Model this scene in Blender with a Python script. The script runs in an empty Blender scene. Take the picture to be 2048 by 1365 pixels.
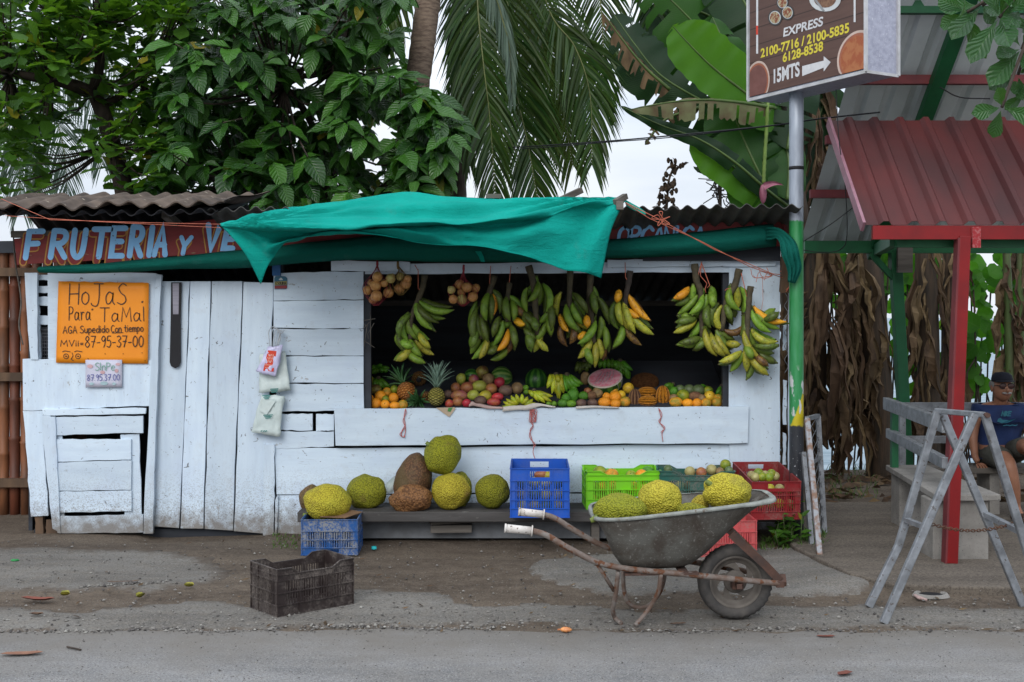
import bpy, bmesh, math, random
import numpy as np
from mathutils import Vector, Matrix, Quaternion, noise
random.seed(7)
R = math.radians
V = Vector
SC = bpy.context.scene
COL = SC.collection
# ---------------------------------------------------------------- camera
CZ, F, HX, HY = 1.67, 2340.0, 1024.0, 635.0      # eye height, focal length and principal point in photo pixels
cam = bpy.data.objects.new("camera", bpy.data.cameras.new("camera"))
COL.objects.link(cam)
cam.location = (0, 0, CZ)
cam.rotation_euler = (R(90), 0, 0)
cam.data.sensor_width = 36
cam.data.lens = F / 2048 * 36
cam.data.shift_y = -(682.5 - HY) / 2048
cam.data.clip_end = 5000
SC.camera = cam
# ---------------------------------------------------------------- light
SUN_EL, SUN_AZ = R(33), R(198)
w = bpy.data.worlds.new("World"); SC.world = w; w.use_nodes = True
def build_world():
    nt = w.node_tree; nt.nodes.clear()
    N = nt.nodes.new; L = nt.links.new
    out = N('ShaderNodeOutputWorld'); bg = N('ShaderNodeBackground')
    bg.inputs['Strength'].default_value = 0.10
    sky = N('ShaderNodeTexSky'); sky.sky_type = 'NISHITA'; sky.sun_disc = False
    sky.sun_elevation = SUN_EL; sky.sun_rotation = SUN_AZ
    sky.dust_density = 3; sky.ozone_density = 2
    tc = N('ShaderNodeTexCoord'); sep = N('ShaderNodeSeparateXYZ')
    L(tc.outputs['Generated'], sep.inputs[0])
    # overcast dome: pale at the horizon, about twice as bright overhead, with soft cloud streaks
    mp = N('ShaderNodeMapping'); mp.inputs['Scale'].default_value = (2.0, 2.0, 9.0)
    L(tc.outputs['Generated'], mp.inputs[0])
    nz = N('ShaderNodeTexNoise'); nz.inputs['Scale'].default_value = 1.6; nz.inputs['Detail'].default_value = 6
    L(mp.outputs[0], nz.inputs['Vector'])
    cr = N('ShaderNodeValToRGB')
    cr.color_ramp.elements[0].position = 0.36; cr.color_ramp.elements[0].color = (6.3, 7.0, 8.0, 1)
    cr.color_ramp.elements[1].position = 0.62; cr.color_ramp.elements[1].color = (8.1, 8.5, 9.1, 1)
    L(nz.outputs['Fac'], cr.inputs[0])
    mr = N('ShaderNodeMapRange'); mr.inputs[1].default_value = 0.12; mr.inputs[2].default_value = 1.0
    mr.inputs[3].default_value = 1.0; mr.inputs[4].default_value = 2.35
    L(sep.outputs['Z'], mr.inputs[0])
    ml = N('ShaderNodeVectorMath'); ml.operation = 'SCALE'
    L(cr.outputs[0], ml.inputs[0]); L(mr.outputs[0], ml.inputs['Scale'])
    mx = N('ShaderNodeMix'); mx.data_type = 'RGBA'; mx.inputs['Factor'].default_value = 0.90
    L(sky.outputs[0], mx.inputs['A']); L(ml.outputs[0], mx.inputs['B'])
    L(mx.outputs['Result'], bg.inputs['Color']); L(bg.outputs[0], out.inputs[0])
build_world()
sun = bpy.data.objects.new("sun", bpy.data.lights.new("sun", 'SUN'))
COL.objects.link(sun)
sun.data.energy = 1.25; sun.data.angle = R(32); sun.data.color = (1.0, 0.97, 0.93)
sun.rotation_euler = (R(90) - SUN_EL, 0, R(180) - SUN_AZ)
SC.view_settings.view_transform = 'Standard'; SC.view_settings.look = 'None'
SC.view_settings.exposure = 0.28; SC.view_settings.gamma = 1.0
SC.view_settings.use_curve_mapping = False
SC.render.engine = 'CYCLES'
SC.cycles.max_bounces = 6; SC.cycles.diffuse_bounces = 3; SC.cycles.transparent_max_bounces = 8
# ---------------------------------------------------------------- helpers
def P(px, py, Y):
    """world point seen at photo pixel (px,py) standing at distance Y"""
    return V(((px - HX) * Y / F, Y, CZ + (HY - py) * Y / F))
def GP(px, py, z=0.0):
    Y = (CZ - z) * F / (py - HY)
    return V(((px - HX) * Y / F, Y, z))
def S(pxlen, Y): return pxlen * Y / F
def lerp(a, b, t): return a + (b - a) * t
def cr1(p0, p1, p2, p3, t):
    return 0.5 * ((2 * p1) + (-p0 + p2) * t + (2 * p0 - 5 * p1 + 4 * p2 - p3) * t * t + (-p0 + 3 * p1 - 3 * p2 + p3) * t ** 3)
def smooth(pts, n=6):
    """Catmull-Rom through points"""
    pts = [V(p) for p in pts]
    if len(pts) < 3: return pts
    q = [pts[0] * 2 - pts[1]] + pts + [pts[-1] * 2 - pts[-2]]
    o = []
    for i in range(1, len(q) - 2):
        for k in range(n):
            o.append(cr1(q[i - 1], q[i], q[i + 1], q[i + 2], k / n))
    o.append(pts[-1])
    return o
ORG = {}
class MB:
    """collects geometry, then links it as one mesh object"""
    def __init__(s):
        s.v = []; s.f = []; s.m = []; s.s = []; s.uv = []; s.mi = 0; s.sm = False; s.M = None; s.hasuv = False
    def add(s, vs, fs, uvs=None):
        b = len(s.v)
        s.v += [s.M @ V(p) for p in vs] if s.M is not None else [V(p) for p in vs]
        for k, f in enumerate(fs):
            s.f.append(tuple(i + b for i in f)); s.m.append(s.mi); s.s.append(s.sm)
            if uvs is not None:
                s.hasuv = True; s.uv.append([uvs[i] for i in f])
            else: s.uv.append(None)
        return b
    def box(s, lo, hi):
        x0, y0, z0 = lo; x1, y1, z1 = hi
        s.add([(x0,y0,z0),(x1,y0,z0),(x1,y1,z0),(x0,y1,z0),(x0,y0,z1),(x1,y0,z1),(x1,y1,z1),(x0,y1,z1)],
              [(0,3,2,1),(4,5,6,7),(0,1,5,4),(1,2,6,5),(2,3,7,6),(3,0,4,7)])
    def bar(s, a, b, wd, ht, up=(0,0,1), bev=0.0):
        a = V(a); b = V(b); d = (b - a).normalized(); u = V(up)
        r = d.cross(u)
        if r.length < 1e-4: r = d.cross(V((1,0,0)))
        r.normalize(); u = r.cross(d).normalized()
        sec = [(-wd/2,-ht/2),(wd/2,-ht/2),(wd/2,ht/2),(-wd/2,ht/2)]
        if bev:
            e = bev
            sec = [(-wd/2+e,-ht/2),(wd/2-e,-ht/2),(wd/2,-ht/2+e),(wd/2,ht/2-e),(wd/2-e,ht/2),(-wd/2+e,ht/2),(-wd/2,ht/2-e),(-wd/2,-ht/2+e)]
        n = len(sec)
        vs = [a + r*x + u*y for x, y in sec] + [b + r*x + u*y for x, y in sec]
        s.add(vs, [tuple(range(n))[::-1], tuple(range(n, 2*n))] + [(i, (i+1) % n, n + (i+1) % n, n + i) for i in range(n)])
    def tube(s, pts, rad, n=8, caps=True, squash=1.0):
        pts = [V(p) for p in pts]; m = len(pts)
        if not hasattr(rad, '__len__'): rad = [rad] * m
        t = [(pts[min(i+1, m-1)] - pts[max(i-1, 0)]).normalized() for i in range(m)]
        ref = V((0,0,1)) if abs(t[0].z) < .9 else V((1,0,0))
        u = (ref - t[0] * ref.dot(t[0])).normalized()
        vs = []; us = []
        for i in range(m):
            u = (u - t[i] * u.dot(t[i]));
            if u.length < 1e-6: u = t[i].orthogonal()
            u.normalize(); w_ = t[i].cross(u)
            for k in range(n):
                a = 2 * math.pi * k / n
                vs.append(pts[i] + (u * math.cos(a) + w_ * math.sin(a) * squash) * rad[i]); us.append((k / n, i / max(1, m-1)))
        fs = [(i*n+k, i*n+(k+1) % n, (i+1)*n+(k+1) % n, (i+1)*n+k) for i in range(m-1) for k in range(n)]
        o = s.sm; s.sm = True
        b = s.add(vs, fs, us)
        if caps:
            s.sm = False
            s.f += [tuple(b + k for k in range(n))[::-1], tuple(b + (m-1)*n + k for k in range(n))]
            s.m += [s.mi]*2; s.s += [False]*2; s.uv += [None, None]
        s.sm = o
    def grid(s, rows, uvs=None):
        """rows: list of equal-length point lists"""
        n = len(rows[0]); m = len(rows)
        vs = [p for r in rows for p in r]
        fs = [(i*n+k, i*n+k+1, (i+1)*n+k+1, (i+1)*n+k) for i in range(m-1) for k in range(n-1)]
        us = [(k/(n-1), i/(m-1)) for i in range(m) for k in range(n)]
        o = s.sm; s.sm = True; s.add(vs, fs, us); s.sm = o
    def lathe(s, prof, n=16, M=None):
        """prof: (r,z) list about z"""
        m = len(prof)
        vs = []
        for r, z in prof:
            for k in range(n):
                a = 2*math.pi*k/n; p = V((r*math.cos(a), r*math.sin(a), z))
                vs.append(M @ p if M is not None else p)
        fs = [(i*n+k, i*n+(k+1) % n, (i+1)*n+(k+1) % n, (i+1)*n+k) for i in range(m-1) for k in range(n)]
        us = [(k/n, i/(m-1)) for i in range(m) for k in range(n)]
        o = s.sm; s.sm = True; s.add(vs, fs, us); s.sm = o
    def prism(s, poly, d):
        """planar polygon (3D points) extruded by vector d"""
        n = len(poly); poly = [V(p) for p in poly]; d = V(d)
        s.add(poly + [p + d for p in poly], [tuple(range(n)), tuple(range(n, 2*n))[::-1]] + [(i, n+i, n+(i+1) % n, (i+1) % n) for i in range(n)])
    def ball(s, c, r, n=14, m=9, f=None):
        c = V(c); r = V(r) if hasattr(r, '__len__') else V((r, r, r))
        vs = []; us = []
        for i in range(m+1):
            th = math.pi * i / m
            for k in range(n):
                a = 2*math.pi*k/n
                d = V((math.sin(th)*math.cos(a), math.sin(th)*math.sin(a), math.cos(th)))
                q = V((d.x*r.x, d.y*r.y, d.z*r.z))
                if f: q = f(d, q)
                vs.append(c + q); us.append((k/n, i/m))
        fs = [(i*n+k, (i+1)*n+k, (i+1)*n+(k+1) % n, i*n+(k+1) % n) for i in range(m) for k in range(n)]
        o = s.sm; s.sm = True; s.add(vs, fs, us); s.sm = o
    def build(s, name, mats, parent=None, bevel=0.0, seg=2):
        me = bpy.data.meshes.new(name)
        off = ORG.get(parent.name, V((0,0,0))) if parent else V((0,0,0))
        me.from_pydata([p - off for p in s.v], [], s.f)
        if not isinstance(mats, (list, tuple)): mats = [mats]
        for m_ in mats: me.materials.append(m_)
        me.polygons.foreach_set('material_index', s.m)
        me.polygons.foreach_set('use_smooth', s.s)
        if s.hasuv:
            l = me.uv_layers.new(name='UVMap'); arr = []
            for f, u in zip(s.f, s.uv):
                arr += [c for q in u for c in q] if u is not None else [0.0, 0.0] * len(f)
            l.data.foreach_set('uv', arr)
        me.validate(); me.update()
        o = bpy.data.objects.new(name, me); COL.objects.link(o)
        if parent:
            o.parent = parent; ORG[o.name] = off
        if bevel:
            b = o.modifiers.new('bevel', 'BEVEL'); b.width = bevel; b.segments = seg; b.limit_method = 'ANGLE'
        return o
def tag(o, label=None, cat=None, group=None, kind=None):
    if label: o['label'] = label
    if cat: o['category'] = cat
    if group: o['group'] = group
    if kind: o['kind'] = kind
    return o
def thing(name, loc, label, cat, group=None):
    o = bpy.data.objects.new(name, None); COL.objects.link(o)
    o.empty_display_size = 0.1
    o.location = loc; ORG[o.name] = V(loc)
    return tag(o, label, cat, group)
def dup(root, loc=None, rot=None, label=None, group=None):
    r = root.copy(); COL.objects.link(r)
    if loc is not None: r.location = loc
    if rot is not None: r.rotation_euler = rot
    if label: r['label'] = label
    if group: r['group'] = group
    for ch in list(root.children):
        c = ch.copy(); COL.objects.link(c); c.parent = r
        for g in list(ch.children):
            d = g.copy(); COL.objects.link(d); d.parent = c
    return r
def place(o, loc, rot=(0,0,0), scale=None):
    o.location = loc; o.rotation_euler = rot
    if scale is not None: o.scale = scale if hasattr(scale, '__len__') else (scale,)*3
    return o
# ---------------------------------------------------------------- materials
class NT:
    def __init__(s, name):
        s.mat = bpy.data.materials.new(name); s.mat.use_nodes = True
        s.t = s.mat.node_tree; s.t.nodes.clear()
        s.out = s.t.nodes.new('ShaderNodeOutputMaterial')
    def n(s, typ, props=None, **inp):
        nd = s.t.nodes.new('ShaderNode' + typ)
        for k, v in (props or {}).items(): setattr(nd, k, v)
        for k, v in inp.items():
            key = int(k[1:]) if k[0] == '_' and k[1:].isdigit() else k.replace('_', ' ')
            sk = nd.inputs[key]
            if isinstance(v, bpy.types.NodeSocket): s.t.links.new(v, sk)
            elif isinstance(v, bpy.types.Node): s.t.links.new(v.outputs[0], sk)
            else:
                if sk.type == 'RGBA' and len(v) == 3: v = (*v, 1)
                sk.default_value = v
        return nd
    def mix(s, fac, a, b, typ='MIX'):
        nd = s.t.nodes.new('ShaderNodeMix'); nd.data_type = 'RGBA'; nd.blend_type = typ
        for sk, v in ((nd.inputs['Factor'], fac), (nd.inputs['A'], a), (nd.inputs['B'], b)):
            if isinstance(v, bpy.types.NodeSocket): s.t.links.new(v, sk)
            elif isinstance(v, bpy.types.Node): s.t.links.new(v.outputs[0], sk)
            elif sk.type == 'RGBA': sk.default_value = (*v[:3], 1)
            else: sk.default_value = v
        return nd.outputs['Result']
    def ramp(s, fac, a, b, c0=0.0, c1=1.0):
        nd = s.n('MapRange', {'clamp': True}, _0=fac, _1=a, _2=b, _3=c0, _4=c1)
        return nd.outputs[0]
    def math(s, op, a, b=0.0, clamp=False):
        nd = s.n('Math', {'operation': op, 'use_clamp': clamp}, _0=a, _1=b); return nd.outputs[0]
    def coords(s, scale=(1,1,1), rnd=True, kind='Object', island=False):
        tc = s.n('TexCoord')
        vec = tc.outputs[kind]
        if rnd or island:
            if island: r = s.n('NewGeometry').outputs['Random Per Island']
            else: r = s.n('ObjectInfo').outputs['Random']
            sc = s.n('VectorMath', {'operation': 'SCALE'}, _0=(37.0, 17.0, 53.0)); s.t.links.new(r, sc.inputs['Scale'])
            vec = s.n('VectorMath', {'operation': 'ADD'}, _0=vec, _1=sc.outputs[0]).outputs[0]
        return s.n('Mapping', None, Vector=vec, Scale=scale).outputs[0]
    def noise(s, vec, scale=5, detail=4, rough=0.55, dist=0.0):
        return s.n('TexNoise', None, Vector=vec, Scale=scale, Detail=detail, Roughness=rough, Distortion=dist).outputs['Fac']
    def principled(s, col, rough=0.6, metallic=0.0, spec=0.4, normal=None, **kw):
        b = s.n('BsdfPrincipled', None, Base_Color=col, Roughness=rough, Metallic=metallic)
        b.inputs['Specular IOR Level'].default_value = spec
        if normal is not None: s.t.links.new(normal, b.inputs['Normal'])
        for k, v in kw.items():
            sk = b.inputs[k.replace('_', ' ')]
            if isinstance(v, bpy.types.NodeSocket): s.t.links.new(v, sk)
            else: sk.default_value = v
        return b
    def bump(s, h, strength=0.4, dist=0.01):
        return s.n('Bump', None, Height=h, Strength=strength, Distance=dist).outputs[0]
    def done(s, sh):
        s.t.links.new(sh.outputs[0] if isinstance(sh, bpy.types.Node) else sh, s.out.inputs['Surface']); return s.mat
def M(name, col, col2=None, scale=8, rough=0.6, metallic=0.0, spec=0.35, stretch=(1,1,1), lo=0.35, hi=0.65, bump=0.0, bscale=None,
      speck=None, sscale=60, sth=0.66, ovar=0.0, trans=0.0, island=False, bdist=0.01, detail=5):
    """general worn surface: two noise-mixed colours, optional specks, bump, per-object value change, translucency"""
    t = NT(name)
    vec = t.coords(stretch, island=island)
    nz = t.noise(vec, scale, detail)
    c = t.mix(t.ramp(nz, lo, hi), col, col2 or tuple(x*0.75 for x in col))
    if speck:
        sp = t.noise(vec, sscale, 3)
        c = t.mix(t.ramp(sp, sth, sth+0.06), c, speck)
    if ovar:
        r = t.n('NewGeometry').outputs['Random Per Island'] if island else t.n('ObjectInfo').outputs['Random']
        hv = t.n('HueSaturation', None, Color=c, Value=t.ramp(r, 0, 1, 1-ovar, 1+ovar), Hue=t.ramp(r, 0, 1, 0.5-ovar*0.04, 0.5+ovar*0.04))
        c = hv.outputs[0]
    nrm = None
    if bump:
        nrm = t.bump(t.noise(vec, bscale or scale*3, 4), bump, bdist)
    p = t.principled(c, rough, metallic, spec, nrm)
    if trans:
        tr = t.n('BsdfTranslucent', None, Color=c)
        p = t.n('MixShader', None, _0=trans, _1=p.outputs[0], _2=tr.outputs[0])
    return t.done(p)
# ---------------------------------------------------------------- special materials
def white_wood(name, stretch, base=(0.575,0.675,0.765), old=(0.49,0.585,0.685)):
    """white painted board: long grain, brush patches, small dark scars, soil splash near the ground"""
    t = NT(name)
    isl = t.n('NewGeometry').outputs['Random Per Island']
    vec = t.coords(stretch, island=True, rnd=False)
    raw = t.coords((1,1,1), rnd=False)
    grain = t.noise(vec, 9, 6, 0.65)
    patch = t.noise(raw, 3.2, 4)
    c = t.mix(t.ramp(grain, 0.35, 0.7), base, old)
    c = t.mix(t.ramp(patch, 0.50, 0.72, 0, 0.35), c, (0.47,0.55,0.70))
    blot = t.noise(raw, 9.0, 5, 0.65)
    c = t.mix(t.ramp(blot, 0.55, 0.75, 0, 0.30), c, (0.40,0.41,0.43))
    # scratches and nail scars
    sc = t.noise(t.coords((1.0,1.0,1.0), island=True, rnd=False), 26, 3, 0.6, 1.2)
    c = t.mix(t.ramp(sc, 0.675, 0.71, 0, 0.85), c, (0.10,0.10,0.105))
    pl = t.noise(t.coords((0.5,1,1.3) if stretch[0] < 1 else (1.3,1,.5), island=True, rnd=False), 7, 6, 0.75)
    c = t.mix(t.ramp(pl, 0.665, 0.68, 0, 0.7), c, (0.27,0.255,0.235))
    fine = t.noise(vec, 60, 2)
    c = t.mix(t.ramp(fine, 0.66, 0.74, 0, 0.30), c, (0.20,0.20,0.21))
    # splashed soil low down, ragged
    z = t.n('SeparateXYZ', None, Vector=raw).outputs['Z']
    zz = t.math('ADD', z, t.math('MULTIPLY', t.noise(raw, 14, 5), -0.42))
    c = t.mix(t.ramp(zz, -0.17, 0.02, 0.85, 0.0), c, (0.16,0.135,0.11))
    sp = t.noise(raw, 130, 2)
    spm = t.math('MULTIPLY', t.ramp(sp, 0.52, 0.62), t.ramp(z, 0.12, 0.55, 0.75, 0))
    c = t.mix(spm, c, (0.17,0.15,0.13))
    hv = t.n('HueSaturation', None, Color=c, Value=t.ramp(isl, 0, 1, 0.90, 1.06))
    h = t.math('ADD', t.math('MULTIPLY', grain, 0.6), t.math('MULTIPLY', sc, -0.5))
    return t.done(t.principled(hv.outputs[0], t.ramp(patch, 0.3, 0.7, 0.45, 0.68), 0, 0.35, t.bump(h, 0.35, 0.006)))
WH = white_wood('white_boards', (0.22,1,1.6))
WV = white_wood('white_boards_upright', (1.6,1,0.22))
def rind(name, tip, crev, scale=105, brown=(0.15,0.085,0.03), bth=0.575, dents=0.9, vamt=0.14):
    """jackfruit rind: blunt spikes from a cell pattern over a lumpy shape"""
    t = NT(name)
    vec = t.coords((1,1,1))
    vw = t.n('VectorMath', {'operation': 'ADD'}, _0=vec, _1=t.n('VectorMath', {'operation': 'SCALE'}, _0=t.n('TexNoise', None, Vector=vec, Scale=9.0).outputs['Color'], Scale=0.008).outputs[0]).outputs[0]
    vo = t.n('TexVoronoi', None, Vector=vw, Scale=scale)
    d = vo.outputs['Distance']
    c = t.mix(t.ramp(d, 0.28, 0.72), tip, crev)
    big = t.noise(vec, 7, 4)
    c = t.mix(t.ramp(big, bth, bth+0.14, 0, 0.85), c, brown)
    mid = t.noise(vec, 3.5, 3)
    c = t.mix(t.ramp(mid, 0.45, 0.65, 0, 0.5), c, tuple(x*0.62 for x in tip[:1]) + (tip[1]*0.74, tip[2]*0.7))
    r = t.n('ObjectInfo').outputs['Random']
    hv = t.n('HueSaturation', None, Color=c, Value=t.ramp(r, 0, 1, 1-vamt, 1+vamt), Hue=t.ramp(r, 0, 1, 0.492, 0.51))
    h = t.math('SUBTRACT', 1.0, d)
    return t.done(t.principled(hv.outputs[0], 0.62, 0, 0.25, t.bump(h, dents*.85, 0.013)))
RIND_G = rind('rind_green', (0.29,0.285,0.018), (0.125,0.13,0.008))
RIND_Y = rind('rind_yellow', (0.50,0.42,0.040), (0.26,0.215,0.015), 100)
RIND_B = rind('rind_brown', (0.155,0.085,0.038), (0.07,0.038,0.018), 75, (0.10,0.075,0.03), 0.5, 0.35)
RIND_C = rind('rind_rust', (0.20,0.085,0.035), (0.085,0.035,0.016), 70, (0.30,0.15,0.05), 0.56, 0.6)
def leafmat(name, col, col2, vein, rough=0.38, trans=0.25, k=9.0, amt=0.55, tcol=None, yellow=0.05, spec=0.5, bump=0.6):
    """leaf with side veins read from its own UV (u across, v along)"""
    t = NT(name)
    uv = t.n('TexCoord').outputs['UV']
    sp = t.n('SeparateXYZ', None, Vector=uv)
    u, v = sp.outputs[0], sp.outputs[1]
    au = t.math('ABSOLUTE', t.math('SUBTRACT', u, 0.5))
    ph = t.math('SUBTRACT', t.math('MULTIPLY', v, k), t.math('MULTIPLY', au, k*0.55))
    saw = t.math('ABSOLUTE', t.math('SUBTRACT', t.math('FRACT', ph), 0.5))       # 0..0.5
    side = t.ramp(saw, 0.40, 0.5)
    mid = t.ramp(au, 0.012, 0.035, 1, 0)
    vm = t.math('MAXIMUM', t.math('MULTIPLY', side, 0.75), mid)
    isl = t.n('NewGeometry').outputs['Random Per Island']
    c = t.mix(t.ramp(isl, 0.1, 0.95), col, col2)
    c = t.mix(t.ramp(isl, 1-yellow, 1-yellow+0.004), c, (0.23,0.19,0.012))
    blade = c
    c = t.mix(t.math('MULTIPLY', vm, amt), c, vein)
    n2 = t.noise(t.coords((1,1,1), rnd=False), 6, 3)
    c = t.mix(t.ramp(n2, 0.4, 0.7, 0, 0.25), c, tuple(x*0.5 for x in col))
    nrm = t.bump(t.math('ADD', t.math('MULTIPLY', saw, -1.2), t.math('MULTIPLY', vm, -0.5)), bump, 0.012)
    p = t.principled(c, rough, 0, spec, nrm)
    tr = t.n('BsdfTranslucent', None, Color=t.mix(0.6, blade, tcol or tuple(min(1, x*2.2) for x in col2)))
    return t.done(t.n('MixShader', None, _0=trans, _1=p.outputs[0], _2=tr.outputs[0]))
L_NONI = leafmat('leaf_broad_dark', (0.009,0.044,0.006), (0.048,0.155,0.014), (0.09,0.20,0.05), 0.34, 0.18, 8.0, 0.55, (0.10,0.30,0.015), 0.012, 0.42)
L_ALM = leafmat('leaf_round', (0.020,0.068,0.008), (0.075,0.185,0.020), (0.14,0.26,0.05), 0.48, 0.42, 7.0, 0.3, (0.20,0.42,0.02), 0.03, 0.25, 0.3)
L_BIG = leafmat('leaf_rosette', (0.014,0.066,0.014), (0.030,0.115,0.026), (0.08,0.20,0.06), 0.35, 0.25, 8.0, 0.45, (0.14,0.34,0.03), 0.0)
L_GRAPE = leafmat('leaf_sea_grape', (0.03,0.12,0.012), (0.07,0.22,0.02), (0.12,0.26,0.05), 0.45, 0.55, 5.0, 0.4, (0.12,0.36,0.015), 0.02, 0.25, 0.2)
L_PALM = M('palm_leaflet', (0.015,0.043,0.008), (0.046,0.084,0.013), 3, 0.35, spec=0.55, island=True, ovar=0.35, trans=0.22)
L_PALM_Y = M('palm_leaflet_yellowish', (0.055,0.10,0.016), (0.085,0.125,0.022), 3, 0.4, spec=0.45, island=True, ovar=0.35, trans=0.30)
L_PALM_F = M('palm_leaflet_pale', (0.075,0.12,0.075), (0.11,0.16,0.12), 3, 0.4, spec=0.5, island=True, ovar=0.3, trans=0.35)  # pale tint carries the far palm's haze and backlit sky gleam in its colour
RACHIS = M('palm_rachis', (0.13,0.15,0.05), (0.09,0.10,0.035), 6, 0.5)
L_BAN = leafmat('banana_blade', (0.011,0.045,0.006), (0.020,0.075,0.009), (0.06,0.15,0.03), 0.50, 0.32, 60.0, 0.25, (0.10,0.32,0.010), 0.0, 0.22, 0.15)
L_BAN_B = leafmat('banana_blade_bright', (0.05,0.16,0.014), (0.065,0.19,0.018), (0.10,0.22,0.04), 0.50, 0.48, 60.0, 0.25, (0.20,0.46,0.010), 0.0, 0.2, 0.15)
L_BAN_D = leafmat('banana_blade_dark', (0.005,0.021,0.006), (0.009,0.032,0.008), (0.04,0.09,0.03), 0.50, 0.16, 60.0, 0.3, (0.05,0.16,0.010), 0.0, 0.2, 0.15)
DRYLEAF = M('dry_banana_leaf', (0.165,0.105,0.056), (0.034,0.021,0.012), 9, 0.9, stretch=(1,1,0.3), lo=0.3, hi=0.7, bump=0.5, island=True, ovar=0.35, trans=0.15)
BANTRUNK = M('banana_trunk', (0.060,0.036,0.020), (0.018,0.014,0.009), 10, 0.75, stretch=(3,3,0.25), bump=0.6, lo=0.3, hi=0.7)
BANGREEN = M('banana_stem_green', (0.07,0.115,0.03), (0.045,0.04,0.02), 6, 0.55, stretch=(2,2,0.3))
BARK = M('bark_dark', (0.075,0.055,0.042), (0.028,0.022,0.018), 14, 0.9, stretch=(1,1,0.4), bump=0.8, lo=0.3, hi=0.7)
PALMBARK = M('palm_bark', (0.20,0.145,0.105), (0.095,0.065,0.048), 20, 0.9, stretch=(0.6,0.6,2.5), bump=0.7, speck=(0.06,0.03,0.02), sscale=9, sth=0.64)
# ---------------------------------------------------------------- general materials
REDSIGN = M('sign_red', (0.20,0.017,0.017), (0.135,0.014,0.014), 6, 0.6, stretch=(0.4,1,2), speck=(0.20,0.12,0.07), sscale=30, sth=0.70, bump=0.2)
SIGNBLUE = M('sign_lettering_blue', (0.20,0.44,0.72), (0.24,0.50,0.78), 14, 0.6, speck=(0.08,0.12,0.18), sscale=50, sth=0.68)
SIGNYEL = M('sign_lettering_yellow', (0.42,0.22,0.035), (0.30,0.13,0.03), 14, 0.6)
ROOFTOP = M('roof_weathered', (0.125,0.092,0.070), (0.035,0.027,0.023), 5, 0.85, stretch=(0.5,1,1), lo=0.3, hi=0.7, bump=0.4, speck=(0.26,0.22,0.17), sscale=22, sth=0.66)
ROOFDARK = M('roof_dark', (0.030,0.031,0.036), (0.015,0.015,0.017), 6, 0.75, bump=0.3)
ROOFGREY = M('roof_grey_sheet', (0.085,0.082,0.078), (0.038,0.036,0.034), 6, 0.8, bump=0.3, lo=0.3, hi=0.7)
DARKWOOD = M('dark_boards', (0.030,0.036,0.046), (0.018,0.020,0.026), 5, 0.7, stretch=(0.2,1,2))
GREYWOOD = M('grey_wood', (0.13,0.115,0.10), (0.065,0.058,0.05), 8, 0.85, stretch=(0.2,1,2), bump=0.4)
BENCHWOOD = M('bench_wood', (0.080,0.075,0.072), (0.034,0.031,0.029), 7, 0.8, stretch=(0.25,1.2,2), lo=0.3, hi=0.7, bump=0.4, speck=(0.2,0.19,0.17), sscale=40, sth=0.68)
BROWNWOOD = M('brown_wood', (0.14,0.085,0.05), (0.07,0.045,0.03), 9, 0.8, stretch=(1,1,0.3), bump=0.4)
BLUEPAINT = M('blue_paint', (0.03,0.13,0.33), (0.02,0.08,0.2), 8, 0.6)
def cloth(name, a, b, tr, weave=420):
    t = NT(name)
    raw = t.coords((1,1,1), rnd=False)
    uv = t.n('TexCoord').outputs['UV']
    wv = t.noise(raw, weave, 1)
    big = t.noise(raw, 2.2, 4)
    c = t.mix(t.ramp(big, 0.35, 0.7), a, b)
    c = t.mix(t.ramp(wv, 0.45, 0.75, 0, 0.45), c, tuple(min(1, x*1.6+0.03) for x in a))
    dirt = t.noise(raw, 6, 6, 0.7)
    c = t.mix(t.ramp(dirt, 0.60, 0.78, 0, 0.35), c, (0.10,0.22,0.20))
    p = t.principled(c, 0.85, 0, 0.12, t.bump(t.math('ADD', t.math('MULTIPLY', wv, .5), t.math('MULTIPLY', t.noise(t.coords((.45,1,1.6), rnd=False), 15, 6, .65, .8), 3.5)), 0.55, 0.012))
    tl = t.n('BsdfTranslucent', None, Color=t.mix(0.5, c, a))
    return t.done(t.n('MixShader', None, _0=tr, _1=p.outputs[0], _2=tl.outputs[0]))
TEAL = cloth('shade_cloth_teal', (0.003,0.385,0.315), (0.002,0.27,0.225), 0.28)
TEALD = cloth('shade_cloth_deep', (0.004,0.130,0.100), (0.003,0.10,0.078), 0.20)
ORANGE_PAPER = M('orange_card', (0.80,0.27,0.012), (0.74,0.235,0.010), 3, 0.55, bump=0.15, bscale=5)
INK = M('black_marker', (0.03,0.018,0.015), rough=0.5)
NOTICE = M('lilac_paper', (0.55,0.55,0.66), (0.50,0.50,0.60), 4, 0.5)
PEN_B = M('blue_pen', (0.10,0.11,0.35)); PEN_G = M('green_pen', (0.20,0.42,0.33)); PEN_R = M('red_pencil', (0.58,0.36,0.38)); PEN_T = M('teal_pencil', (0.36,0.50,0.54))
BLACK = M('black_strap', (0.012,0.012,0.015), rough=0.7); STRAPGREY = M('strap_grey', (0.28,0.27,0.32), rough=0.6, stretch=(1,1,8))
PLASTICBAG = M('white_plastic_bag', (0.68,0.76,0.74), (0.60,0.69,0.68), 12, 0.35, trans=0.2, bump=0.4)
BAGRED = M('bag_print_red', (0.60,0.05,0.02), (0.52,0.04,0.02), 6, 0.4); BAGLILAC = M('bag_lilac', (0.60,0.58,0.78), (0.48,0.47,0.68), 20, 0.3, stretch=(6,1,0.3)); BAGTEXT = M('bag_print_cream', (0.85,0.45,0.35))
CLEAR = M('clear_plastic', (0.7,0.74,0.78), rough=0.15, trans=0.5)
TEALPRINT = M('bag_print_teal', (0.05,0.23,0.21))
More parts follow.
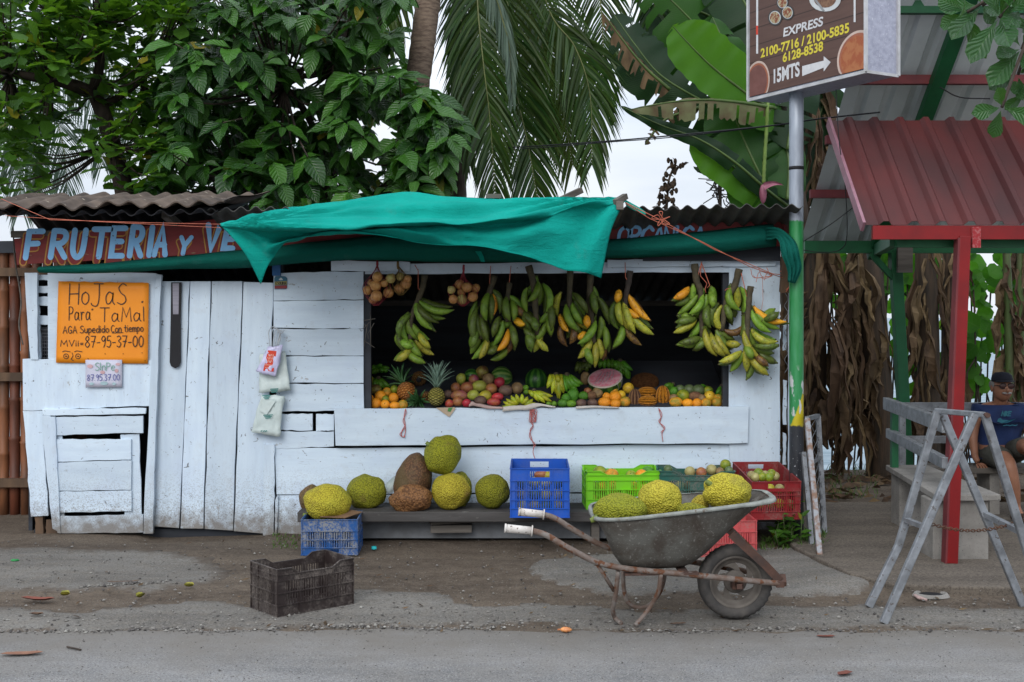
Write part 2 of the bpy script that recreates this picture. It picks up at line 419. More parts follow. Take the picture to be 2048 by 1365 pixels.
ROPE = M('orange_twine', (0.55,0.17,0.10), (0.42,0.11,0.07), 40, 0.8); ROPEP = M('pink_twine', (0.50,0.14,0.13), (0.38,0.12,0.11), 40, 0.8)
NEWS = M('newsprint', (0.50,0.47,0.43), (0.42,0.39,0.36), 8, 0.8, bump=0.3); NEWSP = M('pink_newsprint', (0.42,0.30,0.28), (0.34,0.24,0.22), 8, 0.8, bump=0.3)
CARD = M('cardboard', (0.19,0.11,0.06), (0.14,0.08,0.045), 8, 0.85)
def plast(name, col, dust=0.25, dcol=(0.22,0.19,0.16)):
    t = NT(name)
    raw = t.coords((1,1,1))
    n1 = t.noise(raw, 7, 6, 0.65); n2 = t.noise(raw, 90, 3)
    c = t.mix(t.ramp(n1, 0.35, 0.7, 0, 0.5), col, tuple(x*0.72 for x in col))
    m = t.math('MULTIPLY', t.ramp(n1, 0.42, 0.62), t.ramp(n2, 0.35, 0.62))
    c = t.mix(t.math('MULTIPLY', m, dust*2, True), c, dcol)
    return t.done(t.principled(c, t.ramp(n1, 0.3, 0.7, 0.38, 0.62), 0, 0.4, t.bump(n2, 0.08, 0.003)))
PL_BLUE = plast('crate_blue', (0.004,0.075,0.42), 0.06); PL_LIME = plast('crate_lime', (0.16,0.52,0.004), 0.05)
PL_GREEN = plast('crate_dark_green', (0.012,0.090,0.068), 0.45, (0.15,0.13,0.11)); PL_RED = plast('crate_red', (0.23,0.014,0.018), 0.22)
PL_PINK = plast('crate_faded_red', (0.48,0.06,0.065), 0.25, (0.30,0.16,0.14)); PL_OLD = plast('crate_dusty_blue', (0.012,0.075,0.25), 0.8, (0.19,0.20,0.22))
PL_BROWN = plast('crate_brown', (0.026,0.018,0.017), 0.55, (0.125,0.105,0.092))
GALV = M('galvanised_steel', (0.25,0.265,0.285), (0.14,0.148,0.16), 14, 0.5, 0.4, 0.5, speck=(0.10,0.09,0.085), sscale=45, sth=0.62, bump=0.1)
POLEG = M('pole_galvanised', (0.33,0.37,0.43), (0.26,0.29,0.34), 12, 0.35, 0.75, 0.5)
RUST = M('rusty_tube', (0.13,0.085,0.065), (0.20,0.18,0.165), 16, 0.75, 0.15, 0.3, lo=0.40, hi=0.70, speck=(0.12,0.05,0.025), sscale=22, sth=0.55, bump=0.4)
RUSTRED = M('rust_red', (0.095,0.050,0.037), (0.060,0.040,0.034), 14, 0.85, 0.1, 0.3, bump=0.4)
GRIPW = M('chipped_white_grip', (0.58,0.55,0.52), (0.46,0.42,0.38), 14, 0.6, speck=(0.09,0.055,0.04), sscale=55, sth=0.60, bump=0.4)
def tray_mat():
    t = NT('barrow_tray')
    raw = t.coords((1,1,1), rnd=False)
    n1 = t.noise(raw, 5, 6, 0.65, 0.6); n2 = t.noise(raw, 60, 3); n3 = t.noise(t.coords((1.5,1.5,9), rnd=False), 20, 3, 0.6, 2.5)
    c = t.mix(t.ramp(n1, 0.38, 0.62), (0.062,0.051,0.041), (0.112,0.110,0.098))
    c = t.mix(t.ramp(n3, 0.62, 0.70, 0, 0.6), c, (0.30,0.29,0.27))
    c = t.mix(t.ramp(n2, 0.60, 0.70, 0, 0.5), c, (0.30,0.29,0.27))
    c = t.mix(t.ramp(t.noise(raw, 8, 5), 0.58, 0.68, 0, 0.7), c, (0.055,0.042,0.035))
    return t.done(t.principled(c, 0.62, 0.25, 0.35, t.bump(n1, 0.3, 0.01)))
TRAY = tray_mat()
TRAYRIM = M('barrow_rim_pale', (0.25,0.265,0.245), (0.16,0.168,0.155), 18, 0.6, speck=(0.12,0.10,0.08), sscale=50, sth=0.62)
RUBBER = M('tyre_rubber', (0.040,0.038,0.037), (0.075,0.068,0.062), 14, 0.85, bump=0.3); RIMG = M('wheel_rim', (0.13,0.115,0.10), (0.075,0.063,0.055), 10, 0.7, 0.2, bump=0.2)
CHAIN = M('rusty_chain', (0.10,0.045,0.025), (0.06,0.03,0.02), 30, 0.85)
REDP = M('red_gloss_paint', (0.20,0.005,0.006), (0.145,0.005,0.006), 5, 0.42, speck=(0.30,0.16,0.15), sscale=45, sth=0.74)
REDEDGE = M('red_dull_paint', (0.16,0.028,0.03), (0.11,0.02,0.024), 5, 0.6)
GREENP = M('green_paint', (0.008,0.10,0.035), (0.006,0.07,0.025), 6, 0.5)
ROOFRED = M('roof_red_metal', (0.090,0.017,0.016), (0.052,0.015,0.015), 3, 0.5, 0.0, 0.28, stretch=(1,0.4,0.4))
ROOFUNDER = M('roof_zinc_underside', (0.60,0.66,0.67), (0.50,0.55,0.56), 3, 0.5, 0.0)
CONC = M('concrete', (0.26,0.245,0.225), (0.17,0.16,0.145), 6, 0.9, speck=(0.10,0.095,0.09), sscale=90, sth=0.62, bump=0.3)
def pole_mat():
    t = NT('painted_pole')
    raw = t.coords((1,1,1), rnd=False)
    z = t.n('SeparateXYZ', None, Vector=raw)
    zz = t.math('ADD', z.outputs['Z'], t.math('MULTIPLY', t.math('SUBTRACT', t.noise(raw, 20, 3), 0.5), 0.05))
    n1 = t.noise(t.coords((2,2,0.4), rnd=False), 12, 5)
    steel = t.mix(t.ramp(n1, 0.3, 0.7), (0.33,0.37,0.43), (0.22,0.25,0.30))
    green = t.mix(t.ramp(n1, 0.35, 0.7), (0.012,0.20,0.045), (0.05,0.26,0.11))
    yel = t.mix(t.ramp(n1, 0.35, 0.7), (0.52,0.42,0.012), (0.42,0.34,0.01))
    blk = t.mix(t.ramp(n1, 0.4, 0.7), (0.016,0.018,0.023), (0.035,0.038,0.046))
    blk = t.mix(t.ramp(t.noise(raw, 70, 2), 0.68, 0.72), blk, (0.35,0.36,0.38))
    # yellow wedge grows on the right-hand side below z 1.18
    xw = t.math('ADD', z.outputs['X'], 0.03)
    zl = t.math('SUBTRACT', 1.19, t.math('MULTIPLY', xw, -0.2))
    edge = t.math('SUBTRACT', t.math('ADD', 0.93, t.math('MULTIPLY', xw, 2.7)), zz)
    c = t.mix(t.ramp(zz, 2.375, 2.385), green, steel)
    c = t.mix(t.ramp(edge, -0.01, 0.01), c, yel)
    bare = t.math('MULTIPLY', t.ramp(t.noise(t.coords((2.2,2.2,0.7), rnd=False), 7.0, 4), 0.60, 0.63), t.ramp(zz, 1.22, 1.32, 1, 0))
    c = t.mix(bare, c, (0.50,0.52,0.52))
    c = t.mix(t.ramp(zz, 0.872, 0.882, 1, 0), c, blk)
    return t.done(t.principled(c, 0.42, 0.1, 0.5))
POLE = pole_mat()
# ---------------------------------------------------------------- the ground
def hgt(x, y):
    """gentle relief: soil banked against the stall, ruts in the dirt strip"""
    h = -0.030 * max(0.0, min(1.0, (y-8.72)/.15)) * max(0.0, min(1.0, (x+2.85)/.1, (-1.84-x)/.1))
    h += 0.010 * max(0.0, min(1.0, (y - 8.2) / 0.8)) * (0.5 + 0.5 * noise.noise(V((x*0.9, y*0.9, 3))))
    a = max(0.0, min(1.0, (y - 6.3) / 0.8))
    h += a * (0.022 * noise.noise(V((x*1.3, y*2.0, 0))) + 0.003 * noise.noise(V((x*5, y*5, 1))))
    if y > 6.95 and x > 1.5: h += 0.030 * min(1.0, (x-1.5)/.5) * min(1.0, (y-6.95)/.3)
    if y > 12.6: h -= min(1.0, (y - 12.6) / 2.6) * 1.0
    return h
def ground_mat(name, a, b, dusty, scale=1.0, edge=None, frayed=False):
    t = NT(name)
    raw = t.coords((1,1,1), rnd=False)
    lg = t.noise(t.coords((0.4,1.7,1), rnd=False), 1.7, 8, 0.68)
    md = t.noise(raw, 9, 6, 0.7); fn = t.noise(raw, 62*scale, 5, 0.8)
    c = t.mix(t.ramp(lg, 0.38, 0.62), tuple(x*1.12 for x in a), tuple(x*.86 for x in b))
    c = t.mix(t.ramp(md, 0.42, 0.68, 0, 0.6), c, dusty)
    c = t.mix(t.ramp(fn, 0.50, 0.59, 0, 0.8), c, tuple(x*0.42 for x in a))
    c = t.mix(t.ramp(t.noise(raw, 75*scale, 4, .8), 0.53, 0.60, 0, 0.7), c, tuple(min(1, x*2.0) for x in b))
    vo = t.n('TexVoronoi', None, Vector=raw, Scale=34.0)
    sel = t.n('SeparateColor', None, Color=vo.outputs['Color']).outputs[0]
    peb = t.math('MULTIPLY', t.ramp(vo.outputs['Distance'], 0.10, 0.22, 1, 0), t.ramp(sel, 0.80, 0.84))
    c = t.mix(t.math('MULTIPLY', peb, 0.7), c, (0.30,0.27,0.24))
    if frayed:
        at = t.n('Attribute', {'attribute_name': 'edge'}).outputs['Fac']
        e = t.math('ADD', at, t.math('MULTIPLY', t.math('SUBTRACT', t.noise(raw, 11, 6, .75), .5), 1.7))
        c = t.mix(t.ramp(e, .25, .75, .92, 0), c, t.mix(t.ramp(md, .4, .65), (0.105,0.083,0.064), (0.072,0.056,0.044)))
    if edge:
        y = t.n('SeparateXYZ', None, Vector=raw).outputs['Y']
        yy = t.math('ADD', y, t.math('MULTIPLY', t.math('SUBTRACT', t.noise(raw, 2.3, 6, 0.7), 0.5), 1.5))
        m = t.ramp(yy, edge[0], edge[1], 0, edge[2])
        c = t.mix(m, c, edge[3])
    h = t.math('ADD', t.math('MULTIPLY', fn, 0.5), t.math('ADD', t.math('MULTIPLY', md, 0.8), peb))
    return t.done(t.principled(c, 0.93, 0, 0.2, t.bump(h, 0.75, 0.012)))
DIRT = ground_mat('dirt', (0.113,0.089,0.067), (0.070,0.053,0.040), (0.160,0.130,0.100))
ASPH = ground_mat('asphalt', (0.205,0.203,0.202), (0.158,0.156,0.155), (0.235,0.224,0.208), 1.3, edge=(5.35, 6.2, 0.95, (0.155,0.142,0.126)))
APRON = ground_mat('old_asphalt', (0.165,0.156,0.142), (0.120,0.111,0.100), (0.165,0.143,0.116), 1.2, frayed=True)
SLABM = ground_mat('slab_concrete', (0.128,0.108,0.088), (0.088,0.074,0.061), (0.150,0.125,0.100), 0.8)
def sheet(name, outline, z, mat, cell=0.07, jit=0.03, fade=.22, label=None, fn=hgt):
    """sheet following the relief inside an outline with a frayed edge"""
    n = len(outline); pts = []
    for i in range(n):
        a, b = V(outline[i]), V(outline[(i+1) % n])
        k = max(1, int((b-a).length / 0.07))
        for j in range(k):
            p = a.lerp(b, j/k); d = (b-a).normalized()
            q = noise.noise(V((p.x*3, p.y*3, 5))) * jit*2.2 + noise.noise(V((p.x*13, p.y*13, 8))) * jit
            pts.append(V((p.x + d.y*q, p.y - d.x*q, 0)))
    bm = bmesh.new()
    vs = [bm.verts.new(p) for p in pts]
    bm.faces.new(vs)
    x0 = min(p.x for p in pts); x1 = max(p.x for p in pts); y0 = min(p.y for p in pts); y1 = max(p.y for p in pts)
    def cuts(lo, hi, axis):
        k = int((hi-lo)/cell)
        for i in range(1, k):
            co = [0,0,0]; co[axis] = lo + (hi-lo)*i/k; no = [0,0,0]; no[axis] = 1
            bmesh.ops.bisect_plane(bm, geom=bm.verts[:]+bm.edges[:]+bm.faces[:], plane_co=co, plane_no=no)
    cuts(x0, x1, 0); cuts(y0, y1, 1)
    bmesh.ops.triangulate(bm, faces=[f for f in bm.faces if len(f.verts) > 4])
    for v in bm.verts: v.co.z = fn(v.co.x, v.co.y) + (z if not v.is_boundary else -0.006)
    for f in bm.faces:
        f.smooth = True
        if f.normal.z < 0: f.normal_flip()
    ol = [V((p.x, p.y)) for p in pts][::2]; lay = bm.verts.layers.float.new('edge')
    for v in bm.verts: v[lay] = min(1.0, min((q.x-v.co.x)**2 + (q.y-v.co.y)**2 for q in ol)**.5/fade)
    me = bpy.data.meshes.new(name); bm.to_mesh(me); bm.free()
    me.materials.append(mat)
    o = bpy.data.objects.new(name, me); COL.objects.link(o)
    return tag(o, kind='structure')
def build_ground():
    g = MB(); xs = [-300,-60,-20] + [-9 + i*0.12 for i in range(151)] + [20,60,300]; ys = [-300,-40,3.0] + [4.5 + i*0.1 for i in range(108)] + [17,18]
    g.grid([[(x, y, hgt(max(-9,min(9,x)), max(4.5,min(15.2,y))) - (0.003 if y < 4.6 else 0)) for x in xs] for y in ys])
    tag(g.build('ground', DIRT), kind='structure')
    def roadh(x, y): return hgt(x, y)
    o = MB(); 
    edge = [(-9 + i*0.1) for i in range(181)]
    def ey(x): return 6.22 + 0.16*noise.noise(V((x*0.8, 0, 2))) + 0.07*noise.noise(V((x*4, 0, 4))) + 0.02*noise.noise(V((x*15, 0, 9)))
    xs = [-250,-40] + edge + [40,250]
    rows = []
    for k, t in enumerate([-1.0, 0.6, 0.8, 0.9, 0.95, 1.0]):
        rows.append([(x, (-30 if t < 0 else 3 + (ey(max(-9,min(9,x)))-3)*t), 0.012 if t < 1 else 0.003) for x in xs])
    rows = [[(x, y, z + (hgt(x, y) if y > 5.5 else 0)) for x, y, z in r] for r in rows]
    o.grid(rows); tag(o.build('road', ASPH), kind='structure')
    ap = [GP(1040,1142), GP(1075,1122), GP(1200,1112), GP(1420,1100), GP(1560,1098), GP(1680,1112), GP(1730,1150), GP(1760,1190), GP(1600,1196), GP(1400,1190), GP(1250,1196), GP(1110,1172)]
    sheet('pavement', [(p.x, p.y, 0) for p in ap], 0.010, APRON, fade=.10)
    ap = [GP(-400,1120), GP(60,1092), GP(250,1096), GP(420,1118), GP(470,1160), GP(330,1190), GP(60,1184), GP(-400,1190)]
    sheet('pavement', [(p.x, p.y, 0) for p in ap], 0.006, APRON, jit=0.06)
    ap = [GP(-400,1225), GP(150,1215), GP(560,1200), GP(760,1178), GP(1000,1206), GP(1300,1215), GP(1640,1210), GP(2200,1222), GP(2200,1262), GP(1500,1262), GP(800,1256), GP(300,1268), GP(-400,1262)]
    sheet('pavement', [(p.x, p.y, 0) for p in ap], 0.007, APRON, jit=0.07, fade=.12)
    # concrete floor of the shelter with its low kerb
    m = MB(); top = [(2.02,9.6),(1.98,8.2),(2.12,7.35),(2.32,7.05),(2.75,6.98),(5.6,6.90),(5.6,10.2),(2.02,10.2)]
    m.prism([(x, y, 0.062) for x, y in top], (0,0,-0.35))
    tag(m.build('pavement', SLABM, bevel=0.012), kind='structure')
    
    s = MB(); s.grid([[(-900,13.6,-0.55),(0,13.6,-0.55),(900,13.6,-0.55)],[(-4000,4000,-0.55),(0,4000,-0.55),(4000,4000,-0.55)]])
    t = NT('sea_water'); raw = t.coords((0.35,1.3,1), rnd=False)
    wv = t.noise(raw, 1.6, 5, 0.6)
    c = t.mix(t.ramp(wv, 0.4, 0.62), (0.10,0.16,0.20), (0.22,0.29,0.33))
    t.done(t.principled(c, 0.42, 0, 0.3, t.bump(wv, 0.8, 0.15)))
    tag(s.build('sea', t.mat), kind='structure')
build_ground()
# ---------------------------------------------------------------- lettering
GL = {
'H':[[(0,1),(0,0)],[(0,.5),(.62,.52)],[(.62,1),(.62,0)]], 'F':[[(.02,1),(0,0)],[(0,1),(.6,1)],[(0,.52),(.45,.54)]], 'T':[[(0,1),(.75,1)],[(.38,1),(.36,0)]],
'E':[[(.52,1),(0,1),(0,0),(.52,0)],[(0,.52),(.42,.52)]], 'I':[[(0,1),(0,0)]], 'Y':[[(0,1),(.3,.48),(.62,1)],[(.3,.48),(.3,0)]], 'V':[[(0,1),(.28,0),(.58,1)]],
'A':[[(0,0),(.32,1),(.64,0)],[(.12,.36),(.53,.36)]], 'M':[[(0,0),(.1,1),(.38,.3),(.68,1),(.78,0)]], 'N':[[(0,0),(0,1),(.5,0),(.5,1)]], 'l':[[(0,1),(.03,0)]], 'L':[[(0,1),(0,0),(.45,0)]],
'i':[[(0,.6),(0,0)],[(0,.82),(.01,.86)]], 't':[[(.2,.95),(.2,.12),(.38,0)],[(0,.62),(.42,.64)]], '-':[[(0,.4),(.34,.42)]], '=':[[(0,.48),(.3,.5)],[(0,.26),(.3,.28)]], '.':[[(0,.02),(.03,.03)]],
'7':[[(0,1),(.52,1),(.18,0)],[(.06,.5),(.46,.52)]], '"':[[(0,1),(-.05,.8)],[(.14,1),(.09,.8)]], '1':[[(0,.8),(.18,1),(.18,0)]], 'K':[[(0,1),(0,0)],[(.45,1),(0,.45),(.48,0)]], 'Q':[[(.3,0),(.02,.3),(.05,.75),(.3,1),(.56,.75),(.58,.3),(.3,0)],[(.4,.2),(.6,-.05)]], 'x':[[(0,.5),(.35,0)],[(.35,.5),(0,0)]],
# rounded
'~J':[[(.15,1),(.75,1)],[(.5,1),(.5,.2),(.36,-.08),(.08,-.05),(0,.05)]], '~a':[[(.46,.5),(.22,.6),(.02,.35),(.1,.04),(.3,.06),(.46,.3),(.48,.55),(.48,.15),(.6,0)]],
'~o':[[(.25,.6),(.04,.45),(.04,.15),(.25,0),(.46,.15),(.46,.45),(.25,.6)]], '~S':[[(.55,.92),(.3,1),(.06,.8),(.22,.55),(.48,.4),(.55,.15),(.3,0),(0,.08)]], '~P':[[(0,0),(.01,.5),(.02,1)],[(.02,1),(.38,.96),(.5,.74),(.34,.52),(.02,.48)]],
'~r':[[(0,.6),(.06,.3),(.06,0)],[(.05,.35),(.2,.58),(.42,.55)]], '~u':[[(0,.6),(.03,.15),(.2,0),(.4,.18),(.44,.6)],[(.44,.6),(.46,0)]], '~p':[[(0,.6),(.02,-.32)],[(.01,.42),(.2,.62),(.42,.42),(.34,.1),(.02,.06)]],
'~e':[[(0,.32),(.42,.36),(.36,.57),(.14,.58),(0,.32),(.1,.04),(.44,.06)]], '~d':[[(.44,.42),(.2,.58),(.02,.34),(.1,.03),(.3,.05),(.44,.25)],[(.46,1),(.46,0)]], '~C':[[(.55,.86),(.32,1),(.08,.75),(.03,.35),(.25,0),(.56,.12)]],
'~n':[[(0,.6),(0,0)],[(0,.4),(.2,.62),(.38,.48),(.4,0)]], '~m':[[(0,.6),(0,0)],[(0,.4),(.16,.62),(.3,.48),(.3,0)],[(.3,.4),(.46,.62),(.6,.48),(.62,0)]], '~G':[[(.58,.82),(.36,1),(.08,.75),(.03,.3),(.25,0),(.52,.08),(.58,.42)],[(.58,.42),(.34,.42)]],
'~R':[[(.02,1),(0,0)],[(.02,1),(.4,.96),(.5,.75),(.36,.54),(.02,.5)],[(.2,.5),(.54,0)]], '~U':[[(0,1),(.01,.3),(.2,0),(.42,.06),(.52,.35),(.54,1)]], '~O':[[(.3,1),(.05,.75),(.03,.3),(.28,0),(.55,.25),(.56,.75),(.3,1)]], '~s':[[(.34,.52),(.14,.6),(.04,.45),(.3,.25),(.28,.03),(0,.06)]],
'~8':[[(.28,.52),(.08,.76),(.28,1),(.48,.78),(.28,.52),(.03,.25),(.28,0),(.54,.25),(.28,.52)]], '~9':[[(.46,.78),(.24,.52),(.03,.74),(.24,1),(.46,.82),(.42,.3),(.28,0)]], '~5':[[(.46,1),(.12,.98),(.06,.6),(.34,.62),(.48,.3),(.28,0),(0,.08)]],
'~3':[[(.03,.92),(.28,1),(.46,.78),(.2,.55),(.48,.3),(.28,0),(0,.1)]], '~0':[[(.27,1),(.05,.75),(.03,.3),(.26,0),(.5,.25),(.52,.75),(.27,1)]], '~D':[[(0,1),(0,0)],[(0,1),(.4,.85),(.5,.5),(.38,.12),(0,0)]],
}
def glyph(ch):
    if ch in GL: return GL[ch], False
    if '~'+ch in GL: return GL['~'+ch], True
    return [], False
def ribbon(mb, pts, wd, mapf, eps):
    """flat stroke with round ends; pts in lettering plane, mapf(u,v,eps) -> world"""
    pts = [V((p[0], p[1])) for p in pts]
    q = [pts[0]]
    for p in pts[1:]:
        if (p - q[-1]).length > 1e-5: q.append(p)
    pts = q; n = len(pts)
    if n < 2: return
    L_, R_ = [], []
    for i in range(n):
        a = (pts[i]-pts[i-1]).normalized() if i else None
        b = (pts[i+1]-pts[i]).normalized() if i < n-1 else None
        d = (a + b) if (a is not None and b is not None) else (a if b is None else b)
        if d.length < 1e-4: d = a
        d.normalize(); no = V((-d.y, d.x)); k = 1.0
        if a is not None and b is not None: k = 1/max(0.5, d.dot(a))
        L_.append(pts[i] + no*wd/2*k); R_.append(pts[i] - no*wd/2*k)
    ring = list(L_)
    d = (pts[-1]-pts[-2]).normalized(); no = V((-d.y, d.x))
    capE = [pts[-1] + (no*math.cos(a) + d*math.sin(a))*wd/2 for a in (math.pi*.25, math.pi*.5, math.pi*.75)]
    d0 = (pts[0]-pts[1]).normalized(); n0 = V((-d0.y, d0.x))
    capS = [pts[0] + (n0*math.cos(a) + d0*math.sin(a))*wd/2 for a in (math.pi*.25, math.pi*.5, math.pi*.75)]
    vs = [mapf(p.x, p.y, eps) for p in L_] + [mapf(p.x, p.y, eps) for p in R_]
    fs = [(i, i+1, n+i+1, n+i) for i in range(n-1)]
    b = len(vs); vs += [mapf(p.x, p.y, eps) for p in capE]; fs.append((n-1, b, b+1, b+2, 2*n-1))
    b = len(vs); vs += [mapf(p.x, p.y, eps) for p in capS]; fs.append((n, b, b+1, b+2, 0))
    mb.add(vs, fs)
def write(mb, text, x, y, h, wd, mapf, eps=0.0, adv=None, slant=0.0, rise=0.0, gap=0.22, sx=1.0, jit=0.0, rnd=None, step=0.0002, x1=None):
    """hand lettering; returns the end x"""
    cx = x; k = 0
    if x1:
        w0 = sum((h*0.35*sx if c_ == ' ' else (max([p[0] for s_ in glyph(c_)[0] for p in s_] + [0.05])*sx + gap)*h) for c_ in text) - gap*h
        r_ = (x1-x)/w0; sx *= r_; gap *= r_
    for ch in text:
        if ch == ' ': cx += h*0.35*sx; continue
        st, rd = glyph(ch)
        mw = max([p[0] for s_ in st for p in s_] + [0.05])
        jy = (rnd.uniform(-1, 1)*jit*h if rnd else 0)
        for s_ in st:
            q = [(cx + (p[0]*sx + p[1]*slant)*h, y + jy + p[1]*h + (cx-x)*rise) for p in s_]
            if rd and len(q) > 2: q = [(p.x, p.y) for p in smooth([V((a, b, 0)) for a, b in q], 5)]
            ribbon(mb, q, wd, mapf, eps + k*step); k += 1
        cx += (mw*sx + gap)*h
    return cx
# ---------------------------------------------------------------- boards and sheets
def board(mb, q, Y, t=0.022, jit=1.0, n=9, rnd=random.Random(3)):
    """rough board from its four photo-plane corners TL,TR,BR,BL standing at distance Y"""
    TL, TR, BR, BL = [V((a[0], a[1], 0)) for a in q]
    if (TR-TL).length >= (BL-TL).length: a0, a1, b0, b1 = TL, TR, BL, BR
    else: a0, a1, b0, b1 = BL, TL, BR, TR
    A = []; B = []
    d = (a1-a0).normalized(); no = V((-d.y, d.x, 0))
    for i in range(n+1):
        t_ = i/n; j1 = rnd.uniform(-1, 1)*jit; j2 = rnd.uniform(-1, 1)*jit
        A.append(a0.lerp(a1, t_) + no*j1); B.append(b0.lerp(b1, t_) + no*j2)
    fa = [P(p.x, p.y, Y) for p in A]; fb = [P(p.x, p.y, Y) for p in B]
    dy = V((0, t, 0)); m = n+1
    vs = fa + fb + [p+dy for p in fa] + [p+dy for p in fb]
    fs = []
    for i in range(n):
        fs += [(i, i+1, m+i+1, m+i), (2*m+i, 3*m+i, 3*m+i+1, 2*m+i+1), (i, 2*m+i, 2*m+i+1, i+1), (m+i, m+i+1, 3*m+i+1, 3*m+i)]
    fs += [(0, m, 3*m, 2*m), (n, 2*m+n, 3*m+n, m+n)]
    # orient outward
    nrm = (vs[fs[0][1]]-vs[0]).cross(vs[fs[0][2]]-vs[0])
    if nrm.y > 0: fs = [f[::-1] for f in fs]
    mb.add(vs, fs)
def corr(mb, A, B, C, waves, amp, thick=0.006, rows=4, per=8, sag=0.0, seed=0.0):
    """corrugated sheet: A front-left, B front-right, C back-left"""
    A, B, C = V(A), V(B), V(C); e = B-A; d = C-A
    up = e.cross(d).normalized()
    if up.z < 0: up = -up
    n = waves*per
    def row(t, dz): 
        o = []
        for i in range(n+1):
            u = i/n
            p = A + e*u + d*t + up*(amp*math.sin(u*waves*2*math.pi + seed) + dz)
            p += up*(noise.noise(V((u*6, t*2, seed)))*sag); o.append(p)
        return o
    mb.grid([row(i/rows, 0) for i in range(rows+1)])
    mb.grid([row(i/rows, -thick) for i in range(rows+1)][::-1])
    for t in (0, 1): mb.grid([row(t, 0), row(t, -thick)])
FY = 9.0
stall = thing('fruit_stall', (-0.8, FY, 0), 'white painted plank fruit stall with a dark corrugated roof and red lettered sign board', 'market stall')
rb = random.Random(11)
def build_stall():
    # --- front wall, horizontal boards
    m = MB()
    for q in ([(547,546),(727,543),(727,599),(547,602)], [(547,603.5),(727,600),(727,657),(547,657)], [(547,658.5),(727,658),(727,712),(547,711.5)], [(550,713.5),(727,713.5),(727,767),(550,766)],
              [(552,768.5),(727,769),(728,822),(552,823)], [(532,829),(625,828),(625,862),(532,860)], [(632,829),(668,829),(668,862),(632,862)], [(532,863),(668,864.5),(668,893),(532,900)]): board(m, q, FY, rnd=rb)
    for q in ([(549,898),(1460,889),(1460,983),(553,989)], [(556,992),(1460,986.5),(1460,1068),(556,1072)]): board(m, q, FY+0.004, rnd=rb, n=22)
    board(m, [(662,521),(820,524),(820,543),(662,543)], FY-0.03, rnd=rb); board(m, [(730,528),(1560,522),(1560,544),(730,549)], FY-0.004, rnd=rb, n=16)
    board(m, [(1215,520),(1552,517),(1552,533),(1215,535)], FY-0.03, rnd=rb, n=12)
    m.build('front_wall', WH, stall, bevel=0.0025)
    m = MB()                                                        # counter front
    board(m, [(668,818),(1498,813.5),(1496,887),(671,892)], FY-0.045, 0.026, rnd=rb, n=20)
    m.build('counter_board', WH, stall, bevel=0.003)
    m = MB()                                                        # upright boards
    for q, y in (([(1458,530),(1560,530),(1560,1062),(1459,1062)], FY-0.012), ([(1577,560),(1589,560),(1588,1050),(1577,1050)], FY-0.05), ([(527,890),(549,890),(548,1072),(526,1072)], FY-0.02), ([(550,1000),(556,990),(554,1072),(549,1074)], FY-0.03)):
        board(m, q, y, rnd=rb, n=14); m.build('upright_board', WV, stall, bevel=0.002); m = MB()
    for q in ([(1566,640),(1573,640),(1573,700),(1566,702)], [(1566,760),(1574,762),(1573,850),(1566,850)], [(1566,865),(1573,868),(1572,930),(1566,930)]): board(m, q, FY+0.02, 0.01, rnd=rb)
    m.build('side_lath', WV, stall, bevel=0.002)
    m = MB()                                                        # clay-splashed lower blocks behind the bench
    board(m, [(550,1000),(604,1000),(604,1075),(552,1075)], FY-0.01, 0.03, rnd=rb)
    m.build('footing', WH, stall)
    # --- left section
    m = MB()
    board(m, [(48,546),(74,546),(76,720),(60,720)], FY-0.05, 0.03, rnd=rb); board(m, [(45,718),(308,722),(309,812),(46,822)], FY-0.04, rnd=rb, n=14)
    board(m, [(46,822),(84,822),(97,1032),(62,1034)], FY-0.035, 0.03, jit=1.6, rnd=rb); board(m, [(311,548),(322,550),(305,1068),(286,1068)], FY-0.055, 0.035, rnd=rb, n=14)
    board(m, [(82,832),(100,832),(120,1066),(104,1058)], FY-0.06, 0.02, rnd=rb); board(m, [(98,834),(110,834),(121,1068),(115,1066)], FY-0.064, 0.02, rnd=rb)
    m.build('left_posts', WV, stall, bevel=0.0025)
    m = MB()
    board(m, [(95,541),(312,546),(312,726),(96,724)], FY-0.03, 0.02, rnd=rb, n=12)
    for y0, y1, xa in ((550,561,60),(573,586,64),(594,612,64),(632,650,70)): board(m, [(xa,y0),(100,y0),(100,y1),(xa,y1)], FY+0.01, 0.015, rnd=rb, n=3)
    board(m, [(66,612),(78,612),(82,722),(68,722)], FY+0.02, 0.02, rnd=rb)
    m.build('left_panel', WH, stall, bevel=0.002)
    m = MB()                                                        # wire lattice beside the panel
    for i in range(6): m.tube([P(76+i*4, 655, FY+0.03), P(77+i*4, 718, FY+0.03)], 0.0022, 4)
    for i in range(9): m.tube([P(74, 660+i*7, FY+0.032), P(98, 660+i*7, FY+0.032)], 0.0022, 4)
    m.build('wire_lattice', GALV, stall)
    h = MB()                                                        # low hatch
    for q, y in (([(108,835),(286,832),(286,866),(110,871)], FY-0.05), ([(112,880),(262,878),(262,920),(113,924)], FY-0.05), ([(113,925.5),(263,922),(262,980),(115,983)], FY-0.05), ([(116,984),(263,982),(263,1023),(118,1026)], FY-0.05), ([(119,1033),(286,1030),(286,1066),(121,1068)], FY-0.054)):
        board(h, q, y, rnd=rb)
    board(h, [(240,870),(278,868),(284,1032),(250,1034)], FY-0.03, 0.015, rnd=rb); board(h, [(84,820),(292,816),(291,828),(85,832)], FY-0.058, rnd=rb)
    board(h, [(108,868),(124,868),(128,1034),(112,1034)], FY-0.03, 0.015, rnd=rb)
    hd = h.build('hatch_door', WH, stall, bevel=0.0025)
